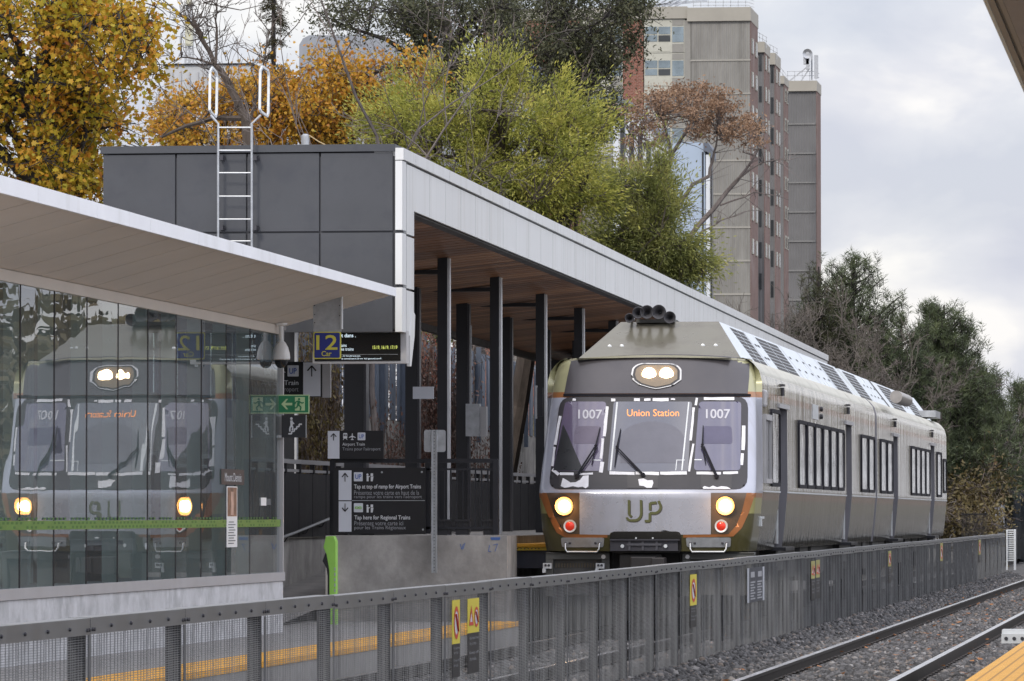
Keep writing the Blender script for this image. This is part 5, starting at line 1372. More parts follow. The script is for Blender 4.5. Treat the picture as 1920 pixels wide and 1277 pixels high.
# steps
for x0_, x1_ in ((1052, 1133), (1286, 1371)):
    st = ppatch('step_plate', rnd([(x0_, 1008), (x1_, 1008), (x1_ - 1.5, 1026), (x0_ + 2, 1026)], 4), M['galv'], train, off=.022)
    a = x0_ + 9; c = x1_ - 8
    def Q(px, py, off): x, z = FP(px, py); return (x, S(x, z, off), z)
    b = MB(); b.tube([Q(a, 1019, .02), Q(a, 1020, .07), Q(a + .5, 1029, .10), Q(a + 4, 1034.5, .11), Q(c - 4, 1034.5, .11), Q(c - .5, 1029, .10), Q(c, 1020, .07), Q(c, 1019, .02)], .011, 8)
    b.build('grab_handle', M['galv_light'], st, smooth=True)
    b = MB()
    for px in (a, a + 8, c - 8, c): q = Q(px, 1018.5, .024); b.lathe([(.018, .0), (.018, -.008), (.01, -.012)], q, 'y', 10)
    b.build('bolt', M['bolt'], st)
# coupler pocket
pk = ppatch('coupler_pocket', rnd([(1144, 997), (1277, 997), (1278, 1037), (1143, 1037)], 10), pm('pocket_black', (.008, .007, .006), rough=.8), train, off=.013)
b = MB(); D = TD - .05
bx(1143.5, 1011, 1274, 1013.5, D, .2, b=b); bx(1144, 1014, 1271, 1033, D + .05, .1, b=b); b.build('buffer_beam', pm('beam_dark', (.05, .05, .062), rough=.45, metal=.3, var=.2), pk)
b = MB(); bx(1175, 1019, 1240, 1023, D + .02, .02, b=b)
for x in (1180, 1205, 1231): bx(x - 2, 1014, x + 2, 1032, D + .03, .03, b=b)
b.build('beam_rib', pm('beam_mid', (.085, .085, .10), rough=.45, metal=.3), pk)
b = MB()
for px, py in ((1167, 1024), (1248, 1024)): p = PD(px, py, D + .04); b.lathe([(.025, -.02), (.025, .01)], tuple(p), 'y', 12)
for px in (1192.5, 1224): p = PD(px, 1009, D + .03); b.lathe([(.012, -.015), (.012, .02)], tuple(p), 'y', 10)
b.build('bolt', M['galv_light'], pk)
# coupler below
b = MB(); bx(1162, 1040, 1240, 1066, TD + .1, .5, b=b); bx(1150, 1035, 1275, 1120, TD + .5, .1, b=b); b.build('coupler_box', pm('coupler_dark', (.012, .011, .012), rough=.6, var=.3), train)
b = MB(); x, y, z = PD(1205, 1062, TD - .25); b.box(x - .17, x + .17, y, y + .6, z - .12, z + .13); b.box(x + .12, x + .3, y - .05, y + .3, z - .1, z + .12); b.tube([(x, y + .5, z), (x, y + 1.4, z)], .08, 10); b.build('coupler', pm('coupler_black', (.02, .018, .02), rough=.6, var=.3), train, bevel=.015)
# pilot plates
D = TD + .25
for x0_, x1_ in ((1023, 1143), (1279, 1414)):
    b = MB(); bx(x0_, 1036, x1_, 1038, D - .02, .3, b=b); bx(x0_, 1038, x1_, 1049, D, .25, b=b); bx(x0_, 1049, x0_ + 14, 1118, D, .2, b=b); bx(x1_ - 15, 1049, x1_, 1118, D, .2, b=b); b.build('pilot_plate', pm('pilot_grey', (.085, .088, .085), rough=.5, metal=.3, var=.15), train, bevel=.006)
    b = MB(); bx(x0_ + 14, 1049, x1_ - 15, 1115, D + .12, .05, b=b); b.build('pilot_grille', m_under, train)
    b = MB(); 
    for k in range(16): bx(x0_ + 18 + k * 5.4, 1056, x0_ + 20.5 + k * 5.4, 1064, D + .1, .02, b=b)
    b.build('chain', pm('chain_brown', (.14, .12, .09), rough=.6, metal=.4), train)
for px in (1022, 1121):
    b = MB(); bx(px - 4, 1056, px + 12, 1066, D - .08, .1, b=b); bx(px - 5, 1066, px + 1, 1074, D - .08, .1, b=b); h = b.build('life_guard_bracket', M['galv_light'], train)
    b = MB()
    for q in (px + 1, px + 7): p = PD(q, 1060, D - .085); b.lathe([(.018, -.01), (.018, .005)], tuple(p), 'y', 10)
    b.build('bolt', M['bolt'], h)
for px in (1131.5, 1289):
    b = MB(); p = PD(px, 1044, D); b.lathe([(.03, -.01), (.03, .01)], tuple(p), 'y', 14); b.build('jack_socket', m_steel, train)
# roof hood over the cab and roof fairings
RB0, RB1, RT0, RT1, RZ0, RZ1 = -8.76, -6.46, -8.295, -6.90, 2.165, 2.735
def fairing(y0, y1, front, mats, name, top_y=None):
    b = MB(); yt = top_y or y0
    vs = [(RB0, y0, RZ0), (RB1, y0, RZ0), (RT1, yt, RZ1), (RT0, yt, RZ1), (RB0, y1, RZ0), (RB1, y1, RZ0), (RT1, y1, RZ1), (RT0, y1, RZ1)]
    b.add(vs, [(0, 1, 2, 3)], 0); b.add(vs, [(1, 5, 6, 2), (0, 3, 7, 4)], 1); b.add(vs, [(3, 2, 6, 7)], 2); b.add(vs, [(4, 7, 6, 5)], 0)
    return b.build(name, mats, train, bevel=.015)
m_fair = pm('fairing_white', (.66, .72, .78), rough=.3, metal=.1, var=.03, scale=1)
m_grey_top = pm('roof_grey', (.2, .2, .2), rough=.6, var=.2)
hd = fairing(73.85, 98.6, True, [m_olive, m_fair, m_grey_top], 'roof_fairing', top_y=75.2)
b = MB()
for px, py in ((1143, 650), (1166, 649.5), (1318, 648.5), (1342, 648.5)):
    t_ = (PD(px, py, 74.4).z - RZ0) / (RZ1 - RZ0); y = 73.85 + 1.35 * t_; p = PD(px, py, y)
    b.lathe([(.03, .004), (.03, -.006), (.012, -.012)], (p.x, y - .004, p.z), 'y', 14)
b.build('roof_stud', M['galv_light'], hd)
f2 = fairing(99.6, 125.2, False, [m_fair, m_fair, m_grey_top], 'roof_fairing')
# brow lip
b = MB()
for k in range(26):
    xa, za = FP(1070 + k * 13, 668 + abs(k - 12.5) ** 2 * .045); xb, zb_ = FP(1070 + (k + 1) * 13, 668 + abs(k - 11.5) ** 2 * .045)
    b.bar((xa, S(xa, za, .0), za + .0), (xb, S(xb, zb_, .0), zb_), .05, .03)
b.build('brow_lip', pm('lip_pale', (.40, .39, .30), rough=.3, metal=.2), train)
b = MB(); b.add([(TX - 1.08, 73.6, 2.175), (TX + 1.08, 73.6, 2.175), (TX + 1.08, 76, 2.175), (TX - 1.08, 76, 2.175)], [(0, 1, 2, 3)]); b.build('roof_panel', m_olive, train)
# vents on the sloped fairing side
sl = Vector((RT1 - RB1, 0, RZ1 - RZ0)); sn = Vector((sl.z, 0, -sl.x)).normalized()
def slope(y, f, off=.0): p = Vector((RB1, y, RZ0)) + sl * f + sn * off; return p
def vent(y0, y1, rows=8, cols=2):
    b = MB(); w = (y1 - y0) / cols
    for c in range(cols):
        for r in range(rows):
            f0 = .06 + r * .9 / rows; f1 = f0 + .9 / rows * .8; sk_ = r * .035; a, e_ = y0 + c * w + .02 + sk_, y0 + (c + 1) * w - .10 + sk_
            b.add([slope(a, f0, .003), slope(e_, f0, .003), slope(e_, f1, .003), slope(a, f1, .003)], [(0, 1, 2, 3)], 0)
    b.build('roof_vent', [M['black_flat'], m_fair], hd if y0 < 99 else f2, fixn=False)
for a, c in ((76.3, 78.7), (80.6, 84.9), (93.6, 97.6), (99.9, 103.4), (110.5, 115), (118.5, 122.5)): vent(a, c)
b = MB()
for y0 in (79.4, 79.9, 86.0, 87.4, 88.8, 90.2, 91.6, 92.7, 104.5, 105.6, 106.7, 107.8, 116, 117):
    for f in (.28, .62): b.add([slope(y0, f, .004), slope(y0 + .35, f, .004), slope(y0 + .35, f + .06, .004), slope(y0, f + .06, .004)], [(0, 1, 2, 3)])
b.build('drain_slot', M['black_flat'], hd, fixn=False)
b = MB()
for y0 in (79.0, 85.6, 89.5, 93.3, 98.0): b.add([slope(y0, 0, .003), slope(y0 + .05, 0, .003), slope(y0 + .05, 1, .003), slope(y0, 1, .003)], [(0, 1, 2, 3)])
b.build('panel_seam', M['frame_grey'], hd, fixn=False)
b = MB(); b.add([slope(108.3, 0, .003), slope(108.9, 0, .003), slope(108.9, 1, .003), slope(108.3, 1, .003)], [(0, 1, 2, 3)]); b.build('panel_gap', M['black_flat'], f2, fixn=False)
# exhaust silencer, rear roof box
b = MB(); p = PX(1668, 745, -6.3); y = 101.5; q = PD(1670, 744, y); b.tube([(q.x + .1, y, q.z), (q.x + .1, y + 3.6, q.z)], .12, 16); b.build('silencer', pm('silencer_steel', (.36, .34, .33), rough=.35, metal=.7, var=.2), f2, smooth=True)
b = MB(); q = PD(1745, 775, 122); b.box(q.x - .3, q.x + .15, 121.2, 123.4, q.z - .1, q.z + .05); b.build('roof_box', M['galv'], f2)
# horns
b = MB(); D = 74.9
hb_ = thing
hn = MB(); a_ = PD(1190, 600, D); c_ = PD(1262, 603, D); hn.box(a_.x, c_.x, 75.1, 75.6, 2.72, 2.77); horn_base = hn.build('horn_bracket', m_under, train)
for px, py, r in ((1180, 596.5, 8.6), (1196.5, 586.5, 10.8), (1213, 585, 12.6), (1235, 585, 13.4), (1255.5, 595, 11.2)):
    p = PD(px, py, D); s_ = D / FPX; R_ = r * s_
    b = MB(); b.lathe([(R_, 0), (R_ * 1.05, .012), (R_ * .86, .03), (R_ * .5, .10), (R_ * .3, .22), (R_ * .25, .42), (R_ * .4, .46), (R_ * .4, .54), (.005, .55)], tuple(p), 'y', 28)
    # the bell is open: inner wall
    b2 = [(R_, 0), (R_ * .8, .025), (R_ * .42, .10), (R_ * .2, .2), (.003, .22)]
    o = MB(); n_ = 28; vs = []
    for rad, h in [(R_ * .99, .0)] + b2[1:] :
        for j in range(n_): t_ = 2 * pi * j / n_; vs.append((p.x + rad * cos(t_), p.y + h - .002, p.z + rad * sin(t_)))
    k_ = len(b2); o.add(vs, [(i * n_ + j, i * n_ + (j + 1) % n_, (i + 1) * n_ + (j + 1) % n_, (i + 1) * n_ + j) for i in range(k_ - 1) for j in range(n_)])
    # outer shell without front cap
    prof = [(R_, 0), (R_ * 1.05, .012), (R_ * .86, .03), (R_ * .5, .10), (R_ * .3, .22), (R_ * .25, .42), (R_ * .4, .46), (R_ * .4, .54)]
    vs = [(p.x + rad * cos(2 * pi * j / n_), p.y + h, p.z + rad * sin(2 * pi * j / n_)) for rad, h in prof for j in range(n_)]
    o.add(vs, [(i * n_ + j, i * n_ + (j + 1) % n_, (i + 1) * n_ + (j + 1) % n_, (i + 1) * n_ + j) for i in range(len(prof) - 1) for j in range(n_)])
    o.build('air_horn', pm('horn_grey', (.12, .12, .135), rough=.4, metal=.4, var=.15), train, smooth=True, fixn=False)
# side windows, frames, fittings
def side_window(y0, y1, z0, z1, car, fr=.055, glass=m_sideglass, depth=.028):
    r = .10; X = TX + 1.505
    def rr_(a0, a1, c0, c1, r):
        pts = []
        for cy, cz, t0 in ((a1 - r, c1 - r, 0), (a0 + r, c1 - r, 90), (a0 + r, c0 + r, 180), (a1 - r, c0 + r, 270)):
            pts += [(cy + r * cos(radians(t0 + k * 30)), cz + r * sin(radians(t0 + k * 30))) for k in range(4)]
        return pts
    po, pi_ = rr_(y0, y1, z0, z1, r), rr_(y0 + fr * 2.2, y1 - fr * .8, z0 + fr, z1 - fr, r * .7)
    n = len(po); b = MB()
    vs = [(X - .01, y, z) for y, z in po] + [(X + depth, y, z) for y, z in po] + [(X + depth, y, z) for y, z in pi_] + [(X - .01, y, z) for y, z in pi_]
    fs = []
    for i in range(n):
        j = (i + 1) % n
        fs += [(i, j, n + j, n + i), (n + i, n + j, 2 * n + j, 2 * n + i), (2 * n + i, 2 * n + j, 3 * n + j, 3 * n + i)]
    b.add(vs, fs); f = b.build('window', m_rubber, train)
    b = MB(); b.add([(X + .012, y, z) for y, z in pi_], [tuple(range(n))]); b.build('window_glass', glass, f, fixn=False)
def sy(px, X=TX + 1.51, py=850): return PX(px, py, X).y
Z0w, Z1w = .40, 1.43
side_window(75.1, 76.66, .40, 1.50, car1)
ws = np.linspace(80.1, 91.2 - .9, 7)
for a, c in zip(ws, ws[1:]): side_window(a + .06, c - .06, Z0w, Z1w, car1)
side_window(94.7, 96.6, Z0w, Z1w, car1); side_window(96.75, 98.5, Z0w, Z1w, car1)
side_window(100.3, 102.2, Z0w, Z1w, car2); side_window(102.4, 104.2, Z0w, Z1w, car2)
ws = np.linspace(110.6, 118.2, 5)
for a, c in zip(ws, ws[1:]): side_window(a + .06, c - .06, Z0w, Z1w, car2)
side_window(121.2, 123.2, Z0w, Z1w, car2); side_window(124.2, 125.4, .5, 1.3, car2)
# cab side window with louvre frame
b = MB(); X = TX + 1.49; ya, yb = sy(1433), sy(1447)
for z0, z1, q in ((.50, 1.32, 0),):
    b.box(X, X + .05, 73.95, 74.03, z0, z1); b.box(X, X + .05, 74.85, 74.93, z0, z1); b.box(X, X + .06, 73.95, 74.93, z0 - .06, z0); b.box(X, X + .06, 73.95, 74.93, z1, z1 + .08)
    b.box(X, X + .04, 74.4, 74.46, z0, z1)
b.build('cab_window_frame', M['frame_grey'], car1)
b = MB(); b.box(X - .02, X + .02, 74.0, 74.9, .5, 1.32); b.build('cab_window_glass', m_cab, car1)
b = MB(); X = TX + 1.46; b.box(X, X + .09, 73.9, 74.15, 1.50, 1.74); b.build('cab_side_lamp', pm('translucent_grey', (.4, .4, .42), rough=.2), car1, bevel=.03)
# belt line, drip rail, door fittings
b = MB()
for a, c in ((73.9, 76.7), (78.2, 90.85), (92.4, 98.85)): b.box(TX + 1.50, TX + 1.525, a, c, .315, .335)
b.build('belt_rail', M['galv_light'], car1)
b = MB()
for a, c in ((99.5, 104.55), (106.15, 118.65), (120.35, 125.7)): b.box(TX + 1.50, TX + 1.525, a, c, .315, .335)
b.build('belt_rail', M['galv_light'], car2)
for car, drs in ((car1, doors1), (car2, doors2)):
    for a, c in drs:
        b = MB(); b.box(TX + 1.33, TX + 1.372, a + .04, c - .04, -.42, DOORZ - .04); dr = b.build('door', pm('door_silver', (.3, .3, .32), rough=.3, metal=.6, var=.1), train)
        b = MB(); b.box(TX + 1.371, TX + 1.377, a + .2, c - .2, .35, 1.4); b.build('door_window', m_sideglass, dr)
        b = MB(); b.box(TX + 1.495, TX + 1.53, a - .25, c + .2, 1.54, 1.6); b.build('door_header', M['frame_grey'], car)
        b = MB(); y = a + .2; b.box(TX + 1.49, TX + 1.55, y, y + .3, 1.86, 1.89); b.lathe([(.03, -.06), (.03, .06)], (TX + 1.52, y + .15, 1.78), 'z', 10); b.build('door_light', M['bolt'], car)
        b = MB(); b.box(TX + 1.30, TX + 1.60, a - .1, c + .1, -.52, -.47); b.build('door_step', M['black_metal'], car)
        b = MB(); b.box(TX + 1.46, TX + 1.485, a - .03, a + .0, -.42, .2); b.build('door_edge', M['galv_light'], car)
b = MB(); b.box(TX + 1.50, TX + 1.512, 83.2, 84.4, 1.5, 1.73); b.build('number_plate', M['galv_light'], car1)
for z in (1.56, 1.68):
    b = MB(); b.lathe([(.04, 0), (.04, .04), (.02, .05)], (TX + 1.505, 84.8, z), 'x', 12); b.build('marker_light', M['bolt'], car1)
b = MB(); x = TX + 1.44; b.box(x, x + .04, 73.75, 73.85, .02, .1); b.bar((x + .05, 73.7, -.04), (x + .05, 74.1, -.04), .03, .03); b.box(x, x + .06, 73.65, 73.8, -.16, -.04); b.build('latch', M['galv_light'], car1)
# underframe
ub = MB(); ra = random.Random(3)
y = 74.6
while y < 125:
    l_ = ra.uniform(.5, 2.2); h = ra.uniform(.18, .5)
    if not 98.5 < y < 99.6: ub.box(TX - 1.3, TX + ra.uniform(1.15, 1.36), y, y + l_, -.5 - h, -.49)
    y += l_ + ra.uniform(.1, .5)
ub.build('underframe_equipment', m_under, train)
for yc in (77.0, 94.5, 103.8, 121.5):
    b = MB(); b.box(TX - 1.1, TX + 1.1, yc - 1.5, yc + 1.5, -1.15, -.85); bg_ = b.build('bogie', m_under, train)
    for dy in (-1.15, 1.15):
        for s2 in (-1, 1):
            b = MB(); b.lathe([(.43, -.06), (.43, .06)], (TX + s2 * .72, yc + dy, -1.15), 'x', 28); b.build('wheel', M['rail_side'], bg_)
# ------------------------------------------------------------------ retaining wall, steel fence and climbing plants behind the platform
t = thing('steel_fence', 'blue grey corrugated steel fence on a concrete wall behind the platform', 'fence', (-17, 100, -1.5))
b = MB(); y = 62.0; k = 0
zt_, zb_ = .2235 * 17, .1165 * 17
while y < 190:
    b.box(-17.06 if k % 2 else -17.0, -17.02 if k % 2 else -16.96, y, y + .5, zb_, zt_ - (k % 5) * .03); y += .5; k += 1
b.build('panel', M['steel_fence'], t)
b = MB(); y = 62.0
while y < 190: b.box(-16.95, -16.85, y, y + .14, zb_ - .3, zt_ + .1); y += 2.9
b.build('post', pm('fence_post_blue', (.09, .11, .15), rough=.5, metal=.3, var=.1), t)
b = MB(); b.box(-17.4, -16.98, 62, 190, -1.7, zb_); b.build('wall', M['concrete'], t)
t = thing('steel_fence', 'grey striped steel noise fence far away right of the train tail', 'fence', (-8, 210, -1.5))
A = PD(1848, 905, 205); B = PD(1925, 927, 190)
b = MB(); n_ = 26
for k in range(n_):
    p = A.lerp(B, k / n_); q = A.lerp(B, (k + 1) / n_); o_ = .08 if k % 2 else 0
    b.add([(p.x, p.y + o_, -1.7), (q.x, q.y + o_, -1.7), (q.x, q.y + o_, q.z), (p.x, p.y + o_, p.z)], [(0, 1, 2, 3)]); b.add([(q.x, q.y, -1.7), (q.x, q.y + .08, -1.7), (q.x, q.y + .08, q.z), (q.x, q.y, q.z)], [(0, 1, 2, 3)])
b.build('panel', M['steel_fence'], t, fixn=False)
b = MB(); p = PD(1855, 950, 199); q = PD(1902, 985, 196); b.box(p.x, p.x + .45, 189, 189.2, q.z, p.z); b.box(p.x + .6, p.x + .95, 188.5, 188.7, q.z, p.z + .1); b.build('pale_panel', M['concrete_light'], t)
# far low dark picket fence
t = thing('picket_fence', 'low dark metal fence in the brush behind the train tail', 'fence', (-9, 175, -1.5))
b = MB()
for k in range(30):
    p = PD(1803 + k * 1.6, 962, 176); b.box(p.x, p.x + .01, 176, 176.03, -1.6, p.z)
p = PD(1803, 963, 176); q = PD(1852, 963, 176); b.box(p.x, q.x, 176, 176.03, p.z - .04, p.z); b.build('picket', M['black_metal'], t)

# ------------------------------------------------------------------ apartment tower
tw = thing('apartment_tower', 'tall concrete and brick apartment tower with stepped side wings', 'building', (-42, 420, -1.5), None)
m_rib = pm('ribbed_concrete', (.245, .24, .228), rough=.9, var=.2, scale=.45, stretch=(1, 1, .35), dirt=(.17, .165, .155), dirt_scale=.5, dirt_pos=(.48, .7), dirt_stretch=(1.6, 1, .3))
m_ribd = pm('ribbed_concrete_grey', (.155, .155, .16), rough=.9, var=.12, scale=.35)
_n, _l = m_rib.node_tree.nodes, m_rib.node_tree.links
for m_ in (m_rib, m_ribd):
    _n, _l = m_.node_tree.nodes, m_.node_tree.links
    _t = _n.new('ShaderNodeTexCoord'); _w = _n.new('ShaderNodeTexWave'); _w.inputs['Scale'].default_value = 1.05; _w.inputs['Distortion'].default_value = .2; _w.bands_direction = 'X'
    _l.new(_t.outputs['Object'], _w.inputs['Vector']); _u = _n.new('ShaderNodeBump'); _u.inputs['Distance'].default_value = .06; _u.inputs['Strength'].default_value = 1
    _l.new(_w.outputs['Fac'], _u.inputs['Height']); _l.new(_u.outputs[0], _n['Principled BSDF'].inputs['Normal'])
m_band = pm('concrete_band', (.31, .30, .275), rough=.85, var=.1, scale=.6)
m_par = pm('parapet_tan', (.33, .315, .28), rough=.85, var=.08, scale=.5)
m_brick = pm('red_brick', (.27, .095, .062), rough=.9, var=.12, scale=.8)
_n, _l = m_brick.node_tree.nodes, m_brick.node_tree.links
_t = _n.new('ShaderNodeTexCoord'); _mp = _n.new('ShaderNodeMapping'); _mp.inputs['Rotation'].default_value = (radians(90), 0, 0); _l.new(_t.outputs['Object'], _mp.inputs['Vector'])
_b = _n.new('ShaderNodeTexBrick'); _b.inputs['Scale'].default_value = 1; _b.inputs['Brick Width'].default_value = .3; _b.inputs['Row Height'].default_value = .12; _b.inputs['Mortar Size'].default_value = .012
_b.inputs['Color1'].default_value = (.24, .088, .06, 1); _b.inputs['Color2'].default_value = (.17, .065, .045, 1); _b.inputs['Mortar'].default_value = (.27, .20, .17, 1)
_l.new(_mp.outputs[0], _b.inputs['Vector']); _l.new(_b.outputs['Color'], _n['Principled BSDF'].inputs['Base Color'])
m_win = pm('tower_window_glass', (.25, .30, .33), rough=.08, metal=.75, var=.35, scale=.5)
m_wink = pm('tower_window_dark', (.05, .055, .06), rough=.1, metal=.2, var=.3, scale=.5)
m_cream = pm('window_frame_cream', (.42, .42, .37), rough=.6, var=.08)
m_spg = pm('spandrel_grey', (.24, .235, .22), rough=.7, var=.08)
TDp = 420.0
def tb(b, px0, py0, px1, py1, D, dep, mi=0, drop=None):
    x0, x1, z0, z1 = rect(px0, py0, px1, py1, D); b.box(x0, x1, D, D + dep, z0 if drop is None else drop, z1, mi); return b
# front block A: ribbed wall with floor bands
b = MB(); tb(b, 1296, 38, 1406, 900, TDp, 6.8, drop=-1.6); b.build('wall', m_rib, tw)
b = MB(); tb(b, 1288, 13, 1407.5, 40, TDp - .25, 7.3); tb(b, 1160, 12, 1288, 36, TDp - .1, 9); tb(b, 930, 14, 1160, 38, TDp - .1, 9); b.build('parapet', m_par, tw)
b = MB()
for k in range(11): tb(b, 1295, 111 + k * 62.7, 1407, 115 + k * 62.7, TDp - .06, 1)
b.build('floor_band', m_band, tw)
m_brick2 = pm('weathered_brick', (.16, .105, .092), rough=.9, var=.15, scale=.5, dirt=(.21, .16, .15), dirt_scale=.4)
# side face of A in brick, with thin windows
xa = PD(1406, 100, TDp).x; xb = PD(1419, 100, TDp).x
b = MB(); b.box(xa, xa + .06, TDp + .02, TDp + 6.8, -1.6, PD(1400, 38, TDp).z); b.build('brick_wall', m_brick2, tw)
# recess strip between bays and A
b = MB(); tb(b, 1284, 38, 1296, 900, TDp - .0, 9, drop=-1.6); b.build('recess_wall', m_spg, tw)
b = MB(); tb(b, 1168, 36, 1206, 900, TDp + .05, 9, drop=-1.6); tb(b, 985, 36, 1090, 900, TDp + .05, 9, drop=-1.6); tb(b, 905, 36, 948, 900, TDp + .05, 9, drop=-1.6); b.build('brick_wall', m_brick, tw)
def bay(px0, px1, ytop):
    """one storey of a window bay: cream frame, panes, spandrels"""
    w = px1 - px0
    b = MB(); tb(b, px0, ytop, px1, ytop + 63.4, TDp + .05, .4)
    f = b.build('window', m_cream, tw)
    b = MB(); c = [(0.02, .32), (.35, .64), (.69, .97)]
    for i, (a, e_) in enumerate(c): tb(b, px0 + a * w, ytop + 14, px0 + e_ * w, ytop + 28, TDp + .02, .02)
    b.build('pane', m_win, f)
    b = MB(); tb(b, px0 + c[0][0] * w, ytop + 30, px0 + c[0][1] * w, ytop + 42, TDp + .02, .02); tb(b, px0 + c[2][0] * w, ytop + 28, px0 + c[2][1] * w, ytop + 43, TDp + .02, .02); b.build('pane', m_win, f)
    b = MB(); tb(b, px0 + c[1][0] * w, ytop + 30, px0 + c[1][1] * w, ytop + 42, TDp + .02, .02); b.build('pane', m_wink, f)
    b = MB(); tb(b, px0 + c[0][0] * w, ytop + 47, px0 + c[1][1] * w, ytop + 61, TDp + .03, .02); b.build('spandrel', m_cream, f)
    b = MB(); tb(b, px0 + c[2][0] * w, ytop + 46, px0 + c[2][1] * w, ytop + 62, TDp + .02, .02); b.build('spandrel', m_spg, f)
    b = MB(); tb(b, px0 + c[2][0] * w, ytop + 1, px0 + c[2][1] * w, ytop + 12, TDp + .02, .02); b.build('spandrel', m_spg, f)
for k in range(6): bay(1208, 1284, 36 + 63.4 * k)
for k in range(4): bay(1092, 1168, 36 + 63.4 * k); bay(948, 985, 36 + 63.4 * k)
b = MB(); tb(b, 905, 290, 1284, 900, TDp + .2, 8, drop=-1.6); b.build('lower_wall', m_rib, tw)
# stepped side wings: grey ribbed front face, brick flank seen at a slant
def wing(x0, x1, xe, ytop, D, mat, par, name='wing_wall'):
    dep = D * (xe - x1) / (2270 - xe)
    b = MB(); tb(b, x0, ytop + par, x1, 900, D, dep, drop=-1.6); b.build(name, mat, tw)
    b = MB(); x0_, x1_, z0_, z1_ = rect(x0, ytop + par, x1, 900, D); b.box(x1_, x1_ + .05, D + .02, D + dep, -1.6, z1_); b.build('brick_flank', m_brick2, tw)
    b = MB(); tb(b, x0 - 1, ytop, x1 + 1.5, ytop + par, D - .3, dep + .4); b.build('parapet', m_par, tw)
m_brick2 = pm('weathered_brick', (.16, .105, .092), rough=.9, var=.15, scale=.5, dirt=(.21, .16, .15), dirt_scale=.4)
wing(1418, 1432, 1442, 78, 449, m_ribd, 20); wing(1440, 1452, 1462, 99, 460, m_ribd, 22); wing(1458, 1469, 1477, 142, 478, m_ribd, 15); wing(1476, 1530, 1538, 151, 490, m_ribd, 20)
b = MB()
for k in range(10): tb(b, 1477, 231 + k * 55, 1529, 234 + k * 55, 489.9, .5)
b.build('floor_band', pm('band_grey', (.20, .20, .20), rough=.9, var=.1), tw)
# narrow windows on the flanks
def flank_windows(x1, xe, D, ytop, n, mat2):
    dep = D * (xe - x1) / (2270 - xe); X = PD(x1, 300, D).x + .05 + (.01 if D == 420 else 0)
    for k in range(n):
        z1_ = PD(x1, ytop + k * 62.7 * 420 / D, D).z
        for q in (.12, .62):
            y = D + dep * q; b = MB(); b.box(X, X + .1, y, y + dep * .17, z1_ - 1.2, z1_); f = b.build('window', m_cream, tw)
            b = MB(); b.box(X + .1, X + .11, y + .1, y + dep * .17 - .1, z1_ - 1.1, z1_ - .2); b.build('pane', mat2, f)
flank_windows(1406, 1420, 420, 70, 7, m_wink); flank_windows(1432, 1442, 449, 103, 7, m_wink); flank_windows(1452, 1462, 460, 128, 7, m_wink); flank_windows(1469, 1477, 478, 165, 6, m_wink)
for (x, D, y0, st) in ((1423, 449, 103, 58.5), (1445, 460, 125, 57.5)):
    for k in range(8):
        b = MB(); tb(b, x, y0 + k * st, x + 5, y0 + k * st + 30, D - .05, .1); b.build('window', m_wink, tw)
# roof rails, mast cluster
b = MB()
def rline(pts, D, r=.05):
    for p, q in zip(pts, pts[1:]): b.bar(PD(p[0], p[1], D), PD(q[0], q[1], D), r)
for dy in (0, 6, 12): rline([(1300, -2 + dy), (1402, -2 + dy), (1414, 2 + dy)], 424)
for x in range(1300, 1412, 14): rline([(x, -2), (x, 14)], 424)
for dy in (0, 8): rline([(1420, 60 + dy), (1438, 70 + dy)], 449); rline([(1441, 82 + dy), (1458, 92 + dy)], 460); rline([(1460, 122 + dy), (1474, 140 + dy)], 480); rline([(1476, 134 + dy), (1528, 134 + dy), (1536, 138 + dy)], 492)
for x, y, D in ((1424, 62, 449), (1430, 66, 449), (1437, 70, 449), (1444, 84, 460), (1450, 88, 460), (1457, 92, 460), (1462, 126, 480), (1468, 132, 480), (1474, 140, 480), (1477, 134, 492), (1490, 134, 492), (1504, 134, 492), (1518, 134, 492), (1530, 135, 492)): rline([(x, y), (x, y + 20)], D)
b.build('roof_rail', M['galv'], tw)
b = MB(); rline([(1522, 98), (1522, 150)], 492, .15); rline([(1480, 152), (1518, 122)], 492, .1); rline([(1502, 152), (1518, 128)], 492, .1); 
p = PD(1531, 105, 492); q = PD(1534, 148, 492); b.box(p.x - .15, p.x + .2, 491, 491.4, q.z, p.z); b.box(p.x - .9, p.x - .6, 491, 491.4, q.z + .8, p.z - .2); p = PD(1518, 116, 492); b.box(p.x - .5, p.x, 491, 491.5, p.z - .3, p.z + .5)
p = PD(1516, 103, 492); b.lathe([(.2, -.1), (.45, -.3), (.45, -.33), (.2, -.16)], (p.x, 491, p.z), 'y', 20); b.build('antenna_cluster', M['galv'], tw)
b = MB()
for k in range(5): b.bar(PD(1218 + k * 12, 12, 423), PD(1243 + k * 14, -6, 426), .12)
b.bar(PD(1215, 11, 423), PD(1325, 1, 426), .2); b.build('roof_frame', M['galv'], tw)

# ------------------------------------------------------------------ pale blue modern block in front of the tower
m_blue = pm('pale_blue_cladding', (.36, .44, .56), rough=.4, metal=.15, var=.06, scale=.5)
m_bl2 = pm('white_cladding', (.62, .66, .72), rough=.45, var=.05)
bb_ = thing('office_block', 'pale blue clad block with a sloping rounded roof below the tower', 'building', (-27, 260, -1.5))
def pz(pts, D): return pxpoly(pts, D)
b = MB(); b.prism(pz([(1256, 620), (1256, 282), (1262, 271), (1272, 266), (1305, 266), (1316, 268), (1322, 276), (1324, 620)], 260), 260, 262); b.build('wall', m_blue, bb_)
b = MB(); b.prism(pz([(1319, 268), (1327, 267), (1334, 277), (1335, 298), (1331, 290), (1325, 284), (1319, 284)], 259.8), 259.8, 262); b.build('roof_edge', pm('dark_roof_edge', (.10, .12, .16), rough=.5), bb_)
b = MB(); tb(b, 1324, 290, 1332, 620, 259.9, 1); b.build('corner_strip', m_bl2, bb_)
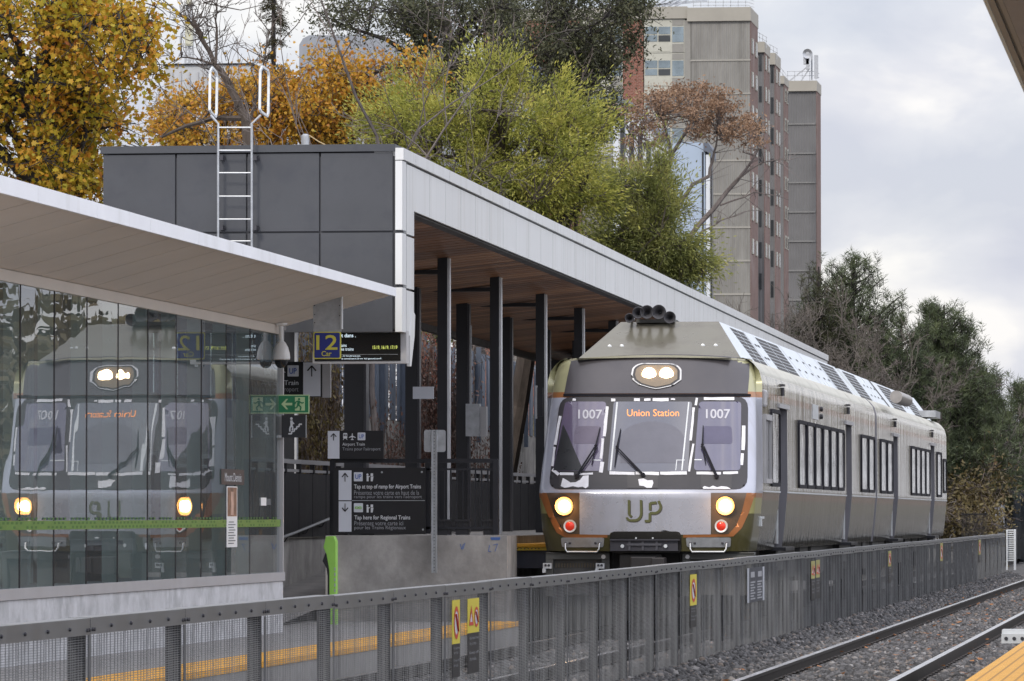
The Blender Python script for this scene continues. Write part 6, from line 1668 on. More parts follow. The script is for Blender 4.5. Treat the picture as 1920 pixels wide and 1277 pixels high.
b = MB(); tb(b, 1332, 290, 1334.5, 620, 259.85, .8); tb(b, 1316.5, 285, 1319, 620, 259.95, .1); b.build('joint', M['black_metal'], bb_)
b = MB(); b.prism(pz([(1150, 620), (1150, 205), (1160, 190), (1176, 188), (1188, 196), (1260, 284), (1260, 620)], 266), 266, 270); b.build('wing_wall', m_bl2, bb_)
b = MB(); b.prism(pz([(1160, 188), (1176, 186), (1189, 194), (1262, 272), (1262, 286), (1188, 203), (1176, 194), (1160, 196)], 265.6), 265.6, 270); b.build('sloping_roof', pm('slate_roof', (.16, .18, .22), rough=.5), bb_)
for x in (1163, 1180, 1196, 1212, 1228, 1244):
    b = MB(); tb(b, x, 215 + (x - 1163) * 1.05, x + 8, 600, 265.9, .2); b.build('window', m_wink, bb_)
# grey curved roof behind the trees
gr = thing('arena_building', 'long low building with a grey curved metal roof behind autumn trees', 'building', (-50, 300, -1.5))
b = MB(); b.prism(pz([(560, 330), (561, 84), (568, 72), (580, 66), (690, 66), (800, 90), (960, 180), (960, 330)], 300), 300, 330); b.build('roof', pm('grey_metal_roof', (.27, .29, .33), rough=.45, metal=.3, var=.12, scale=.4, stretch=(3, 1, .3)), gr)
b = MB(); tb(b, 560, 120, 960, 125, 299.8, .3); b.build('gutter', M['frame_grey'], gr)
b = MB(); b.prism(pz([(905, 90), (960, 92), (1010, 120), (1010, 160), (905, 140)], 285), 285, 295); b.build('side_roof', pm('blue_grey_roof', (.12, .15, .2), rough=.5), gr)
# pale tower block far left with mast
lb = thing('office_tower', 'pale rectangular block with flat dark roof edge behind the bare tree', 'building', (-75, 380, -1.5))
b = MB(); tb(b, 308, 121, 470, 420, 380, 12, drop=-1.5); b.build('wall', pm('pale_facade', (.45, .47, .50), rough=.7, var=.08, scale=.3), lb)
b = MB(); tb(b, 306, 118, 474, 121.5, 379.8, 12.4); b.build('roof_edge', M['black_metal'], lb)
b = MB()
for k in range(9): tb(b, 322 + k * 16, 135, 324 + k * 16, 400, 379.9, .2)
b.build('facade_fin', M['frame_grey'], lb)
ms = thing('telecom_mast', 'lattice telecom mast with cream shrouds above the pale block', 'mast', PD(355, 120, 384))
b = MB(); D = 384
for x in (347.5, 355, 362.5):
    b.bar(PD(x, 122, D), PD(x + (355 - x) * .4, 10, D), .13)
for k in range(9):
    y = 122 - k * 13; b.bar(PD(348 + k * .4, y, D), PD(362 - k * .4, y - 13, D), .08); b.bar(PD(362 - k * .4, y, D), PD(348 + k * .4, y - 13, D), .08)
b.build('lattice', M['galv'], ms)
b = MB(); p = PD(355, 42, D); q = PD(355, 86, D); b.lathe([(.3, q.z), (.33, p.z)], (p.x, D, 0), 'z', 14); p = PD(355, -20, D); q = PD(355, 9, D); b.lathe([(.22, q.z), (.24, p.z)], (p.x, D, 0), 'z', 14); b.build('shroud', pm('cream_shroud', (.55, .55, .44), rough=.6), ms, smooth=True)
b = MB(); tb(b, 346, 9, 364, 11, 383.8, .5); tb(b, 346, 39.5, 364, 41.5, 383.8, .5); b.build('collar', M['black_metal'], ms)
# ------------------------------------------------------------------ vegetation
def quat_rot(q):
    w, a, b_, c = q.T
    return np.stack([1 - 2 * (b_ * b_ + c * c), 2 * (a * b_ - w * c), 2 * (a * c + w * b_), 2 * (a * b_ + w * c), 1 - 2 * (a * a + c * c), 2 * (b_ * c - w * a), 2 * (a * c - w * b_), 2 * (b_ * c + w * a), 1 - 2 * (a * a + b_ * b_)], -1).reshape(-1, 3, 3)
LEAF = {
 'maple': np.array([(0, -.5, 0), (.18, -.32, 0), (.5, -.3, .04), (.3, -.02, 0), (.5, .22, .05), (.18, .2, 0), (0, .58, 0), (-.18, .2, 0), (-.5, .22, .05), (-.3, -.02, 0), (-.5, -.3, .04), (-.18, -.32, 0)]),
 'oval': np.array([(0, -.5, 0), (.22, -.1, .03), (.15, .3, .03), (0, .5, 0), (-.2, .15, .03)]),
 'sliver': np.array([(-.06, -.5, 0), (.06, -.5, 0), (.02, .5, 0)]),
 'narrow': np.array([(0, -.5, 0), (.13, 0, .03), (0, .5, 0), (-.13, 0, .03)]),
}
def leaves(name, P, size, kind, mat, parent, rg, droop=0.0, dirs=None, spread=.5):
    n = len(P); tp = LEAF[kind]; k = len(tp)
    q = rg.normal(size=(n, 4)); q /= np.linalg.norm(q, axis=1, keepdims=True)
    if dirs is None: R = quat_rot(q)
    else:
        d = dirs + rg.normal(0, spread, dirs.shape); d[:, 2] -= droop; d /= np.linalg.norm(d, axis=1, keepdims=True) + 1e-9
        a = np.cross(d, rg.normal(size=(n, 3))); a /= np.linalg.norm(a, axis=1, keepdims=True) + 1e-9
        R = np.stack([a, d, np.cross(a, d)], -1)
    s = size * rg.uniform(.6, 1.3, (n, 1, 1))
    V = np.einsum('nij,kj->nki', R, tp) * s + P[:, None]
    return mesh_np(name, V.reshape(-1, 3), k, mat, parent)
def limb(b, p, q, r0, r1, rg, bend=.12, n=6, sides=6):
    p, q = np.array(p), np.array(q); L = np.linalg.norm(q - p); pts = []
    off = rg.normal(0, bend * L, 3)
    for i in range(n + 1):
        t = i / n; pts.append(p + (q - p) * t + off * sin(pi * t) + (rg.normal(0, .015 * L, 3) if 0 < i < n else 0) + np.array([0, 0, .08 * L * sin(pi * t)]))
    b.tube(pts, [r0 + (r1 - r0) * i / n for i in range(n + 1)], sides)
    return pts
def lobe_pts(lobes, n, rg, shell=.55, gaps=0, gs=2.6, seed=0):
    """lobes (px,py,rx,ry,D,rd): random points in the union, biased to the outside"""
    w = np.array([l[2] * l[3] for l in lobes], float); w /= w.sum()
    idx = rg.choice(len(lobes), n, p=w); out = []
    for i in idx:
        px, py, rx, ry, D, rd = lobes[i]
        for _ in range(6):
            d = rg.normal(size=3); d /= np.linalg.norm(d); r = rg.uniform(shell ** 3, 1.12) ** (1 / 3)
            p = PD(px + d[0] * rx * r, py + d[2] * ry * r, D + d[1] * rd * r)
            if not gaps or sin(p.x * gs + 1.3 * sin(p.z * gs * .9 + seed)) + sin(p.z * gs * 1.3 + 1.1 * sin(p.y * gs * .8)) + .6 * sin(p.y * gs + seed) > gaps: break
        out.append(tuple(p))
    return np.array(out)
def tree(name, label, lobes, base, nclump, nleaf, sig, size, kind, mat, bark, seed, r0=.25, ntwig=3, group=None, droop=0.0, shell=.5, cat='tree', fork=None, flat=1.0, twr=.012, aligned=False, spread=.5, gaps=0, gs=2.6, stretch=1.0):
    rg = np.random.default_rng(seed)
    base = Vector(base); t = thing(name, label, cat, base, group)
    C = lobe_pts(lobes, nclump, rg, shell, gaps, gs, seed)
    ctr = C.mean(0); top = np.array([ctr[0], ctr[1], np.percentile(C[:, 2], 45)])
    b = MB(); spine = limb(b, tuple(base), top if fork is None else fork, r0, r0 * .5, rg, .04, 10, 8)
    # main limbs to cluster seeds
    ns = max(4, nclump // 14); seeds = C[rg.choice(nclump, ns, replace=False)]; sp = np.array([list(p) for p in spine])
    limbs = []
    for s_ in seeds:
        z = s_[2] - .35 * np.linalg.norm(s_[:2] - ctr[:2]) - rg.uniform(.0, .12) * abs(s_[2] - base.z)
        j = int(np.argmin(abs(sp[:, 2] - z))); j = max(3, j)
        limbs.append(np.array(limb(b, sp[j], s_, r0 * .38, r0 * .07, rg, .10, 7, 5)))
    LP = np.concatenate(limbs + [sp[4:]])
    for c in C:
        d = np.linalg.norm(LP - c, axis=1); j = int(np.argmin(d))
        pts = limb(b, LP[j], c, r0 * .06 + .004, twr * .6, rg, .1, 3, 4)
        for _ in range(ntwig):
            e_ = c + rg.normal(0, sig * 1.1, 3) * np.array([1, 1, flat]); b.tube([c, (c + e_) / 2 + rg.normal(0, sig * .15, 3), e_], [twr * .6, twr * .5, twr * .3], 3)
    b.build('trunk', bark, t, fixn=False)
    m = rg.poisson(nleaf, nclump); idx = np.repeat(np.arange(nclump), m)
    O = rg.normal(0, 1, (len(idx), 3)) * sig * np.array([1, 1, flat]) * rg.uniform(.6, 1.25, nclump)[idx][:, None]
    if stretch != 1.0:
        ax = (C - ctr); ax /= np.linalg.norm(ax, axis=1, keepdims=True) + 1e-6; ax = ax + np.array([0, 0, .7]) + rg.normal(0, .35, C.shape); ax /= np.linalg.norm(ax, axis=1, keepdims=True); A_ = ax[idx]
        O = O * .62 + A_ * ((O * A_).sum(1, keepdims=True)) * (stretch - .62)
    P = C[idx] + O
    dirs = None
    if aligned: dirs = O / (np.linalg.norm(O, axis=1, keepdims=True) + 1e-6) + (C[idx] - ctr) / (np.linalg.norm(C[idx] - ctr, axis=1, keepdims=True) + 1e-6) * .6 + np.array([0, 0, .25])
    leaves('crown', P, size, kind, mat, t, rg, droop=droop, dirs=dirs, spread=spread)
    return t
def bare(name, label, base, tip, r0, seed, levels=4, bark=None, group=None, spread=.55, kids=(3, 5), up=.25, cat='tree', minr=.006, start=.3, shrink=.62):
    rg = np.random.default_rng(seed); t = thing(name, label, cat, base, group); b = MB()
    tips = []
    def rec(p, d, L, r, lv):
        n = 6 if lv == 0 else 4; pts = [np.array(p)]; dd = np.array(d)
        for i in range(n):
            dd = dd + rg.normal(0, .19, 3) + np.array([0, 0, up * .08]); dd /= np.linalg.norm(dd); pts.append(pts[-1] + dd * L / n)
        b.tube(pts, [max(minr * .7, r * (1 - .55 * i / n)) for i in range(n + 1)], 7 if lv == 0 else 4 if lv < 3 else 3, cap=False)
        if lv >= levels: tips.append(pts[-1]); return
        for k in range(rg.integers(*kids) + (1 if lv == 0 else 0)):
            f = rg.uniform(start, 1); j = int(f * n); q = pts[j] + (pts[min(j + 1, n)] - pts[j]) * (f * n - j)
            nd = dd + rg.normal(0, spread, 3); nd[2] += up * .3; nd /= np.linalg.norm(nd)
            rec(q, nd, L * shrink * rg.uniform(.7, 1.15), r * .5 * rg.uniform(.75, 1.1), lv + 1)
        rec(pts[-1], dd, L * shrink, r * .45, lv + 1)
    v = np.array(tip) - np.array(base); L = np.linalg.norm(v)
    rec(np.array(base), v / L, L, r0, 0)
    b.build('trunk', bark or M['twig'], t, fixn=False)
    return t, np.array(tips)
def base_at(px, D, z=-1.6):
    p = PD(px, 700, D); return (p.x, D, z)
c_ = lambda *a: tuple(x / 1 for x in a)
L_maple = leafmat('maple_autumn', [(.16, .18, .03), (.27, .25, .025), (.42, .32, .03), (.50, .30, .03), (.50, .21, .025), (.28, .09, .02)], trans=.35)
L_orange = leafmat('orange_maple', [(.16, .11, .03), (.40, .26, .035), (.52, .29, .03), (.46, .20, .03), (.24, .09, .03)], trans=.3)
L_yg = leafmat('yellow_green', [(.09, .115, .03), (.18, .205, .04), (.31, .32, .065), (.46, .44, .10), (.58, .51, .13)], trans=.3)
L_green = leafmat('locust_green', [(.09, .11, .035), (.17, .19, .06), (.28, .29, .085), (.42, .38, .13)], trans=.3)
L_dark = leafmat('dark_olive', [(.035, .04, .026), (.06, .067, .038), (.09, .095, .05), (.13, .12, .06)], trans=.2)
L_brown = leafmat('brown_seed', [(.16, .10, .07), (.27, .17, .11), (.38, .26, .17)], trans=.15)
L_pine = leafmat('pine_needle', [(.035, .045, .028), (.06, .078, .042), (.095, .12, .06), (.14, .16, .075)], trans=.1)
L_pineo = leafmat('pine_needle_brownish', [(.03, .035, .018), (.05, .055, .028), (.08, .075, .035)], trans=.1)
L_vine = leafmat('vine_brown', [(.10, .075, .06), (.15, .10, .085), (.17, .08, .06), (.22, .14, .11)], trans=.1)
L_red = leafmat('vine_red', [(.28, .05, .03), (.36, .08, .04), (.22, .07, .04)], trans=.2)
L_brush = leafmat('brush', [(.07, .055, .03), (.11, .09, .045), (.15, .12, .05), (.12, .07, .045)], trans=.1)
L_yb = leafmat('yellow_shrub', [(.16, .15, .03), (.26, .22, .04), (.14, .13, .03)], trans=.2)

# 1 maple at the left
tree('maple_tree', 'big yellow and orange maple filling the upper left corner', [(40, 120, 170, 170, 92, 2.2), (175, 60, 95, 75, 91, 1.6), (60, 290, 170, 100, 92, 2), (190, 250, 85, 85, 92, 1.5), (150, 340, 75, 50, 92, 1.2), (235, 110, 55, 70, 90, 1), (270, 45, 35, 40, 91, .7)], base_at(-60, 92), 320, 62, .27, .10, 'maple', L_maple, M['bark_dark'], 1, r0=.3, ntwig=6, shell=.2, gaps=.7, gs=3.4, twr=.018)
# 2 orange maples behind the canopy
tree('maple_tree', 'orange leaved maple behind the roof ladder', [(420, 225, 90, 60, 130, 2), (350, 240, 70, 45, 129, 2), (480, 205, 60, 70, 131, 2)], base_at(420, 130), 150, 56, .28, .095, 'maple', L_orange, M['bark_dark'], 2, r0=.16, ntwig=5, group='orange maples behind the canopy', shell=.2, gaps=.2, gs=3.4)
tree('maple_tree', 'wide golden orange maple above the dark canopy end', [(610, 190, 100, 85, 132, 2.2), (700, 190, 90, 75, 133, 2), (560, 220, 70, 70, 131, 2), (760, 160, 55, 50, 134, 2)], base_at(640, 132), 270, 60, .28, .095, 'maple', L_orange, M['bark_dark'], 3, r0=.2, ntwig=6, group='orange maples behind the canopy', shell=.2, gaps=.15, gs=3.4)
# 3 dark olive trees at the top centre
tree('elm_tree', 'dark olive tree at the top, left of the tower', [(710, 20, 110, 50, 160, 3), (820, 70, 90, 70, 160, 3), (900, 20, 90, 60, 161, 3), (890, 130, 60, 50, 160, 2)], base_at(830, 160), 200, 110, .34, .115, 'oval', L_dark, M['bark_dark'], 4, r0=.35, shell=.15, ntwig=4, group='dark olive trees', gaps=.45, gs=2.6, twr=.022)
tree('elm_tree', 'dark olive tree covering the left wing of the tower', [(1040, 50, 110, 80, 155, 3), (1150, 30, 70, 60, 155, 2), (1080, 150, 90, 80, 155, 3), (1000, 120, 80, 70, 156, 2), (1120, 210, 50, 45, 155, 2), (1150, 110, 55, 50, 155, 2)], base_at(1040, 155), 260, 110, .34, .115, 'oval', L_dark, M['bark_dark'], 5, r0=.35, shell=.15, ntwig=4, group='dark olive trees', gaps=.4, gs=2.6, twr=.022)
# 4 yellow green tree
tree('locust_tree', 'large feathery yellow green tree rising above the silver fascia', [(760, 240, 90, 80, 112, 2), (880, 190, 80, 70, 112, 2), (1000, 210, 85, 70, 112, 2), (880, 300, 150, 85, 112, 2.4), (1040, 290, 90, 95, 112, 2.2), (1075, 390, 75, 55, 112, 1.6), (960, 370, 120, 60, 112, 2), (905, 125, 18, 28, 112, .4), (940, 135, 20, 28, 112, .4), (1110, 230, 40, 40, 112, .8), (1045, 165, 22, 28, 112, .5), (985, 150, 20, 22, 112, .5), (830, 150, 20, 20, 112, .5)], base_at(940, 112), 640, 130, .25, .10, 'narrow', L_yg, M['bark'], 6, r0=.25, shell=.45, ntwig=2, droop=.25, aligned=True, spread=.5, gaps=-.3, gs=3.6, stretch=1.4)
tree('locust_tree', 'fresh green feathery tree beside the blue block', [(1190, 370, 70, 65, 116, 1.6), (1160, 440, 70, 50, 116, 1.4), (1240, 430, 65, 70, 116, 1.6), (1290, 480, 42, 45, 116, 1), (1230, 325, 30, 35, 116, .7), (1305, 520, 28, 40, 116, .8), (1200, 480, 80, 50, 116, 1.5)], base_at(1220, 116), 380, 130, .24, .10, 'narrow', L_green, M['bark'], 7, r0=.18, shell=.45, ntwig=2, droop=.3, aligned=True, spread=.5, gaps=-.1, gs=3.6, stretch=1.4)
# 5 umbrella tree with brown seed heads
rg = np.random.default_rng(21)
t = thing('sumac_tree', 'bare limbed tree with a flat umbrella of brown seed heads before the tower', 'tree', base_at(1290, 134))
b = MB(); D = 134
def W_(px, py, dy=0): return np.array(tuple(PD(px, py, D + dy)))
J0, J1, J2 = W_(1262, 400), W_(1278, 300), W_(1210, 560)
limb(b, base_at(1250, D), J2, .16, .12, rg, .02); limb(b, J2, W_(1275, 372), .10, .07, rg, .03)
arms = [limb(b, W_(1228, 420), W_(1258, 290), .085, .06, rg, .03), limb(b, W_(1258, 290), W_(1300, 225, .5), .06, .03, rg, .05), limb(b, W_(1258, 290), W_(1235, 215, -.5), .05, .025, rg, .05), limb(b, W_(1215, 470), W_(1330, 330, .3), .08, .045, rg, .03), limb(b, W_(1225, 560), W_(1385, 335, .6), .085, .05, rg, .03), limb(b, W_(1385, 335, .6), W_(1425, 270, .6), .045, .02, rg, .05), limb(b, W_(1330, 330, .3), W_(1345, 250, .3), .045, .02, rg, .05), limb(b, W_(1385, 335, .6), W_(1480, 300, .6), .03, .012, rg, .05), limb(b, W_(1350, 385, .6), W_(1480, 375, .6), .028, .01, rg, .06), limb(b, W_(1310, 440, .5), W_(1380, 405, .2), .03, .01, rg, .06), limb(b, W_(1258, 290), W_(1180, 250, .4), .04, .02, rg, .05)]
heads = []
for lb_, n_ in (((1290, 185, 100, 26), 70), ((1225, 210, 55, 32), 26), ((1350, 215, 60, 30), 36), ((1398, 250, 38, 32), 24), ((1330, 250, 50, 12), 14), ((1205, 255, 45, 20), 12), ((1190, 300, 40, 20), 6)):
    for _ in range(n_):
        a = rg.uniform(0, 2 * pi); r = rg.uniform(0, 1) ** .5; heads.append(W_(lb_[0] + cos(a) * r * lb_[2], lb_[1] + sin(a) * r * lb_[3], rg.normal(0, .9)))
heads = np.array(heads); AP = np.concatenate([np.array([list(p) for p in a[2:]]) for a in arms])
for h in heads:
    j = np.argmin(np.linalg.norm(AP - h, axis=1)); q = AP[j]; mid = (q + h) / 2 + np.array([0, 0, -.12]) + rg.normal(0, .08, 3); b.tube([q, mid, h], [.016, .012, .007], 4)
for a in arms:
    for _ in range(10):
        j = rg.integers(2, len(a)); q = np.array(a[j]); d = rg.normal(0, .35, 3) + np.array([.15, 0, .25]); b.tube([q, q + d * .5 + rg.normal(0, .05, 3), q + d], [.011, .008, .004], 3)
b.build('trunk', M['bark_grey'], t, fixn=False)
hs_ = np.repeat(rg.uniform(.5, 1.25, (len(heads), 1)), 60, 0); P = np.repeat(heads, 60, 0) + rg.normal(0, 1, (len(heads) * 60, 3)) * np.array([.135, .135, .085]) * hs_
leaves('seed_heads', P, .085, 'oval', L_brown, t, rg)
# 6 bare tree with leaning limb, spruce, thin twigs
rgb = np.random.default_rng(33)
D = 110
t = thing('bare_tree', 'leafless tree with a thick leaning limb behind the roof ladder', 'tree', base_at(470, D)); b = MB()
def W2(px, py, dy=0, D=110): return np.array(tuple(PD(px, py, D + dy)))
m1 = limb(b, W2(470, 420), W2(462, 230), .14, .12, rgb, .01); m2 = limb(b, W2(462, 230), W2(405, 125, .3), .11, .07, rgb, .01); m3 = limb(b, W2(405, 125, .3), W2(318, 10, .5), .055, .02, rgb, .03); m4 = limb(b, W2(400, 118, .3), W2(362, 35, .3), .05, .03, rgb, .02); m5 = limb(b, W2(404, 120), W2(405, 10), .035, .012, rgb, .05); m6 = limb(b, W2(455, 222), W2(300, 258, -.3), .07, .03, rgb, .02); m7 = limb(b, W2(466, 240), W2(505, 60, .3), .035, .012, rgb, .03)
m8 = limb(b, W2(400, 120), W2(318, 118, .3), .028, .01, rgb, .04)
for m, n_ in ((m2, 6), (m3, 16), (m4, 14), (m5, 12), (m7, 16), (m6, 8), (m8, 8)):
    for _ in range(n_):
        q = np.array(m[rgb.integers(1, len(m))]); d = rgb.normal(0, 1, 3) * np.array([.55, .3, .25]) + np.array([0, 0, .5]); d *= rgb.uniform(.4, 1.2); e_ = q + d
        b.tube([q, q + d * .5 + rgb.normal(0, .07, 3), e_], [.014, .010, .006], 4)
        for _ in range(4):
            f = rgb.uniform(.3, 1); s_ = q + d * f; d2 = d * .3 + rgb.normal(0, .16, 3) + np.array([0, 0, .08]); b.tube([s_, s_ + d2 * .5 + rgb.normal(0, .03, 3), s_ + d2], [.008, .006, .004], 3)
b.build('trunk', M['bark'], t, fixn=False)
# spruce, sparse
rg = np.random.default_rng(44); D = 140
t = thing('spruce_tree', 'thin dark spruce with sparse drooping branches left of the orange maples', 'tree', base_at(512, D)); b = MB()
b.tube([base_at(512, D), W2(513, -60, 0, D)], [.14, .05], 8); P = []
for k in range(95):
    py = rg.uniform(-60, 270); w = .25 + (py + 60) / 330 * .75; a = rg.uniform(0, 2 * pi); L = rg.uniform(.35, .8) * w + .1
    q = W2(512.5, py, 0, D); e_ = q + np.array([cos(a) * L, sin(a) * L, -.08 - .1 * L]); b.tube([q, (q + e_) / 2 + np.array([0, 0, .04]), e_], [.014, .01, .005], 3)
    for _ in range(70): f = rg.uniform(.2, 1.05); P.append(q + (e_ - q) * f + rg.normal(0, .045, 3) + np.array([0, 0, -.05 * rg.uniform(0, 1)]))
b.build('trunk', M['bark_dark'], t, fixn=False)
P = np.array(P); leaves('crown', P, .09, 'narrow', leafmat('spruce_needle', [(.035, .034, .018), (.055, .05, .022), (.08, .065, .03)]), t, rg)
# twiggy purple-grey tree between the maples and the yellow green tree
bare('bare_tree', 'twisted bare tree crossing in front of the yellow green crown', base_at(735, 106), W2(762, 330, 0, 106), .09, 52, levels=5, bark=M['bark_grey'], spread=.62, kids=(2, 4), start=.55, shrink=.5, minr=.007, up=.3)
for i, (px, py, sd_) in enumerate(((600, 130, 61), (660, 110, 62), (700, 100, 63), (760, 110, 64), (640, 150, 65))):
    bare('sapling', ['leftmost bare sapling poking above the golden maple', 'second bare sapling above the golden maple', 'middle bare sapling above the golden maple, near the grey roof end', 'rightmost bare sapling near the dark olive tree', 'short bare sapling inside the golden maple'][i], base_at(px + 10, 124), W2(px, py + 60, 0, 124), .035, sd_, levels=3, bark=M['twig'], spread=.3, kids=(3, 5), start=.75, shrink=.22, up=.9, group='bare saplings above the canopy', minr=.007)
# scrubby bare brush behind the far canopy
for i, (px, py, D, sd_) in enumerate(((1500, 650, 165, 71), (1560, 600, 168, 72), (1620, 640, 170, 73), (1680, 690, 166, 74), (1590, 690, 160, 75), (1470, 700, 160, 76), (1530, 680, 158, 77), (1650, 720, 158, 78))):
    bare('bare_shrub', ['bare grey brush right beside the tower foot', 'bare brush below the top of the rounded pine', 'bare brush in the gap between the two pines', 'bare brush over the middle of the train roof', 'low bare brush above the front car roof vents', 'bare brush where the canopy fascia meets the tower', 'low bare brush just above the canopy tip', 'low bare brush above the exhaust silencer'][i], base_at(px + 15, D), W2(px, 960 - (960 - py) * .52, 0, D), .07, sd_, levels=5, bark=pm('brush_twig', (.12, .105, .095), rough=.9, var=.2), spread=.6, kids=(3, 5), start=.4, shrink=.55, up=.3, group='bare brush in front of the pines', cat='shrub', minr=.010)
for i, (px, py, D, sd_) in enumerate(((1795, 860, 185, 81), (1840, 800, 188, 82), (1770, 780, 186, 83))):
    bare('bare_tree', ['slender bare tree right of the train tail', 'slender bare tree in front of the right hand pine', 'slender bare tree rising above the rear car roof'][i], base_at(px + 8, D), W2(px + 15, 980 - (980 - py) * .6, 0, D), .07, sd_, levels=5, bark=M['bark_grey'], spread=.5, kids=(2, 4), start=.4, shrink=.6, up=.35, group='slender bare trees near the train tail', minr=.009)
# pines: whorled limbs with needle tufts
def pine(label, cx, top, bot, rx, D, seed, mat, n=150, tuft=.42, group='pines beyond the train', prof=None, dens=1.0):
    rg = np.random.default_rng(seed); t = thing('pine_tree', label, 'tree', base_at(cx, D), group); b = MB()
    tp = np.array(tuple(PD(cx, top, D))); bt = np.array(base_at(cx, D)); b.tube([bt, (bt + tp) / 2, tp], [.2, .12, .03], 8)
    zb = PD(cx, bot, D).z; P = []; Dr = []; sc = D / FPX
    for k in range(n):
        f = rg.uniform(0, 1) ** .8; z = tp[2] - .15 - f * (tp[2] - zb); w = rx * sc * (prof(f) if prof else min(1, .22 + f * 1.1)); a = rg.uniform(0, 2 * pi); L = w * rg.uniform(.55, 1.0)
        q = np.array([tp[0], tp[1], z - .3 * L]); e_ = q + np.array([cos(a) * L, sin(a) * L, .5 * L + .15])
        mid = (q + e_) / 2 + np.array([0, 0, -.12 * L]); b.tube([q, mid, e_], [.035, .025, .01], 4)
        for j in range(int((3 + 5 * f) * dens)):
            g_ = rg.uniform(.45, 1.0); c = (mid + (e_ - mid) * (g_ * 2 - 1) if g_ > .5 else q + (mid - q) * g_ * 2) + rg.normal(0, .16 + .12 * L, 3) * np.array([1, 1, .6]); 
            if j == 0: c = e_
            b.tube([c + np.array([0, 0, -.25]), c], [.012, .008], 3)
            m_ = 30; u = rg.uniform(-.22, .12, m_); dv = rg.normal(0, 1, (m_, 3)); dv[:, 2] = np.abs(dv[:, 2]) * .55 + .35; dv /= np.linalg.norm(dv, axis=1, keepdims=True)
            P.append(c + np.array([0, 0, 1]) * u[:, None] + dv * tuft * .33); Dr.append(dv)
    b.build('trunk', M['bark_dark'], t, fixn=False)
    P = np.concatenate(P); Dr = np.concatenate(Dr)
    n_ = len(P); a = np.cross(Dr, rg.normal(size=(n_, 3))); a /= np.linalg.norm(a, axis=1, keepdims=True); s = tuft * rg.uniform(.5, 1.0, (n_, 1, 1)) * .58
    tpz = np.array([(-.05, -.5, 0), (.05, -.5, 0), (.01, .5, 0)]); R = np.stack([a, Dr, np.cross(a, Dr)], -1)
    V = np.einsum('nij,kj->nki', R, tpz) * s + P[:, None]; mesh_np('crown', V.reshape(-1, 3), 3, mat, t)
rnd_ = lambda f: min(1, (1 - (1 - min(1, f * 1.35)) ** 2) ** .5 + .1)
pine('rounded open crowned pine nearest the tower', 1600, 484, 760, 105, 178, 91, L_pine, n=260, prof=rnd_, tuft=.46)
pine('brownish pine overlapping the foot of the tower', 1535, 500, 760, 50, 176, 92, L_pineo, n=110, prof=rnd_, tuft=.4)
pine('pine with a pointed top between rounded pine and tallest right pine', 1690, 590, 900, 90, 180, 93, L_pine, n=230, prof=rnd_, tuft=.46)
pine('full dark pine with spiky leader right of centre', 1770, 572, 930, 120, 184, 94, L_pine, n=420, tuft=.5, prof=lambda f: min(1, .28 + f * 1.15), dens=1.3)
pine('lower dark pine behind the rear car roof', 1730, 720, 960, 100, 190, 95, L_pine, n=280, tuft=.5, dens=1.3, prof=rnd_)
pine('dark pine sloping down to the right picture edge', 1850, 690, 960, 80, 196, 96, L_pine, n=260, tuft=.5, dens=1.2)
pine('last small pine at the right picture edge', 1915, 716, 960, 55, 205, 97, L_pine, n=150, tuft=.5)
pine('bushy pine low behind the train tail', 1800, 780, 960, 70, 192, 98, L_pine, n=220, tuft=.5, dens=1.3, prof=rnd_)
# brush near the tail of the train, yellow shrub
tree('bush', 'brown and olive brush between the train tail and the striped fence', [(1815, 930, 45, 50, 182, 2), (1850, 900, 30, 40, 184, 1.5), (1790, 960, 40, 45, 180, 1.5), (1840, 985, 40, 25, 180, 1.5)], base_at(1820, 182), 120, 60, .4, .16, 'oval', L_brush, M['twig'], 101, r0=.08, cat='bush', ntwig=5, twr=.02, shell=.1)
tree('bush', 'yellow green shrub over the striped fence at the right edge', [(1905, 905, 30, 18, 215, 1.5), (1880, 910, 18, 12, 214, 1)], base_at(1900, 215), 40, 60, .35, .18, 'oval', L_yb, M['twig'], 102, r0=.06, cat='bush', shell=.1)
# climbing plants and scrub behind the platform
def vine(label, px0, px1, seed, n, mat, zlo, zhi, size=.09, depth=.18, twigs=120):
    rg = np.random.default_rng(seed); X = -16.85; ya, yb = PX(px0, 800, X).y, PX(px1, 800, X).y
    t = thing('climbing_vine', label, 'vine', (X, ya, -1.5), 'vines on the steel fence behind the platform'); b = MB(); T_ = []
    for _ in range(twigs):
        y = rg.uniform(ya, yb); z0 = rg.uniform(zlo, (zlo + zhi) / 2); z1 = rg.uniform((zlo + zhi) / 2, zhi + .1); p = [np.array([X + rg.uniform(0, depth), y, z0])]
        for k in range(5): p.append(p[-1] + np.array([rg.normal(0, .03), rg.normal(0, .22), (z1 - z0) / 5]))
        b.tube(p, [.014] * 3 + [.010, .007, .005], 3, cap=False); T_ += p
    b.build('stem', M['twig'], t, fixn=False)
    T_ = np.array(T_); P = T_[rg.integers(0, len(T_), n)] + rg.normal(0, 1, (n, 3)) * np.array([.06, .28, .28]); P[:, 0] = np.maximum(P[:, 0], X - .02)
    leaves('foliage', P, size, 'oval', mat, t, rg, dirs=np.tile(np.array([[.1, 0, -1.0]]), (n, 1)), spread=.5)
H = .2235 * 17
vine('brown bare vine hanging over the fence just right of the second column', 770, 815, 111, 7000, L_vine, -.3, H + .1)
vine('brown vine between the first and second front columns', 838, 866, 112, 4500, L_vine, -.6, H - .2)
vine('sparse vine low on the concrete wall under the cabinet', 880, 960, 113, 3500, L_vine, -1.2, 1.7)
vine('red leaved patch of vine high on the fence', 790, 812, 114, 160, L_red, 1.8, H, twigs=10)
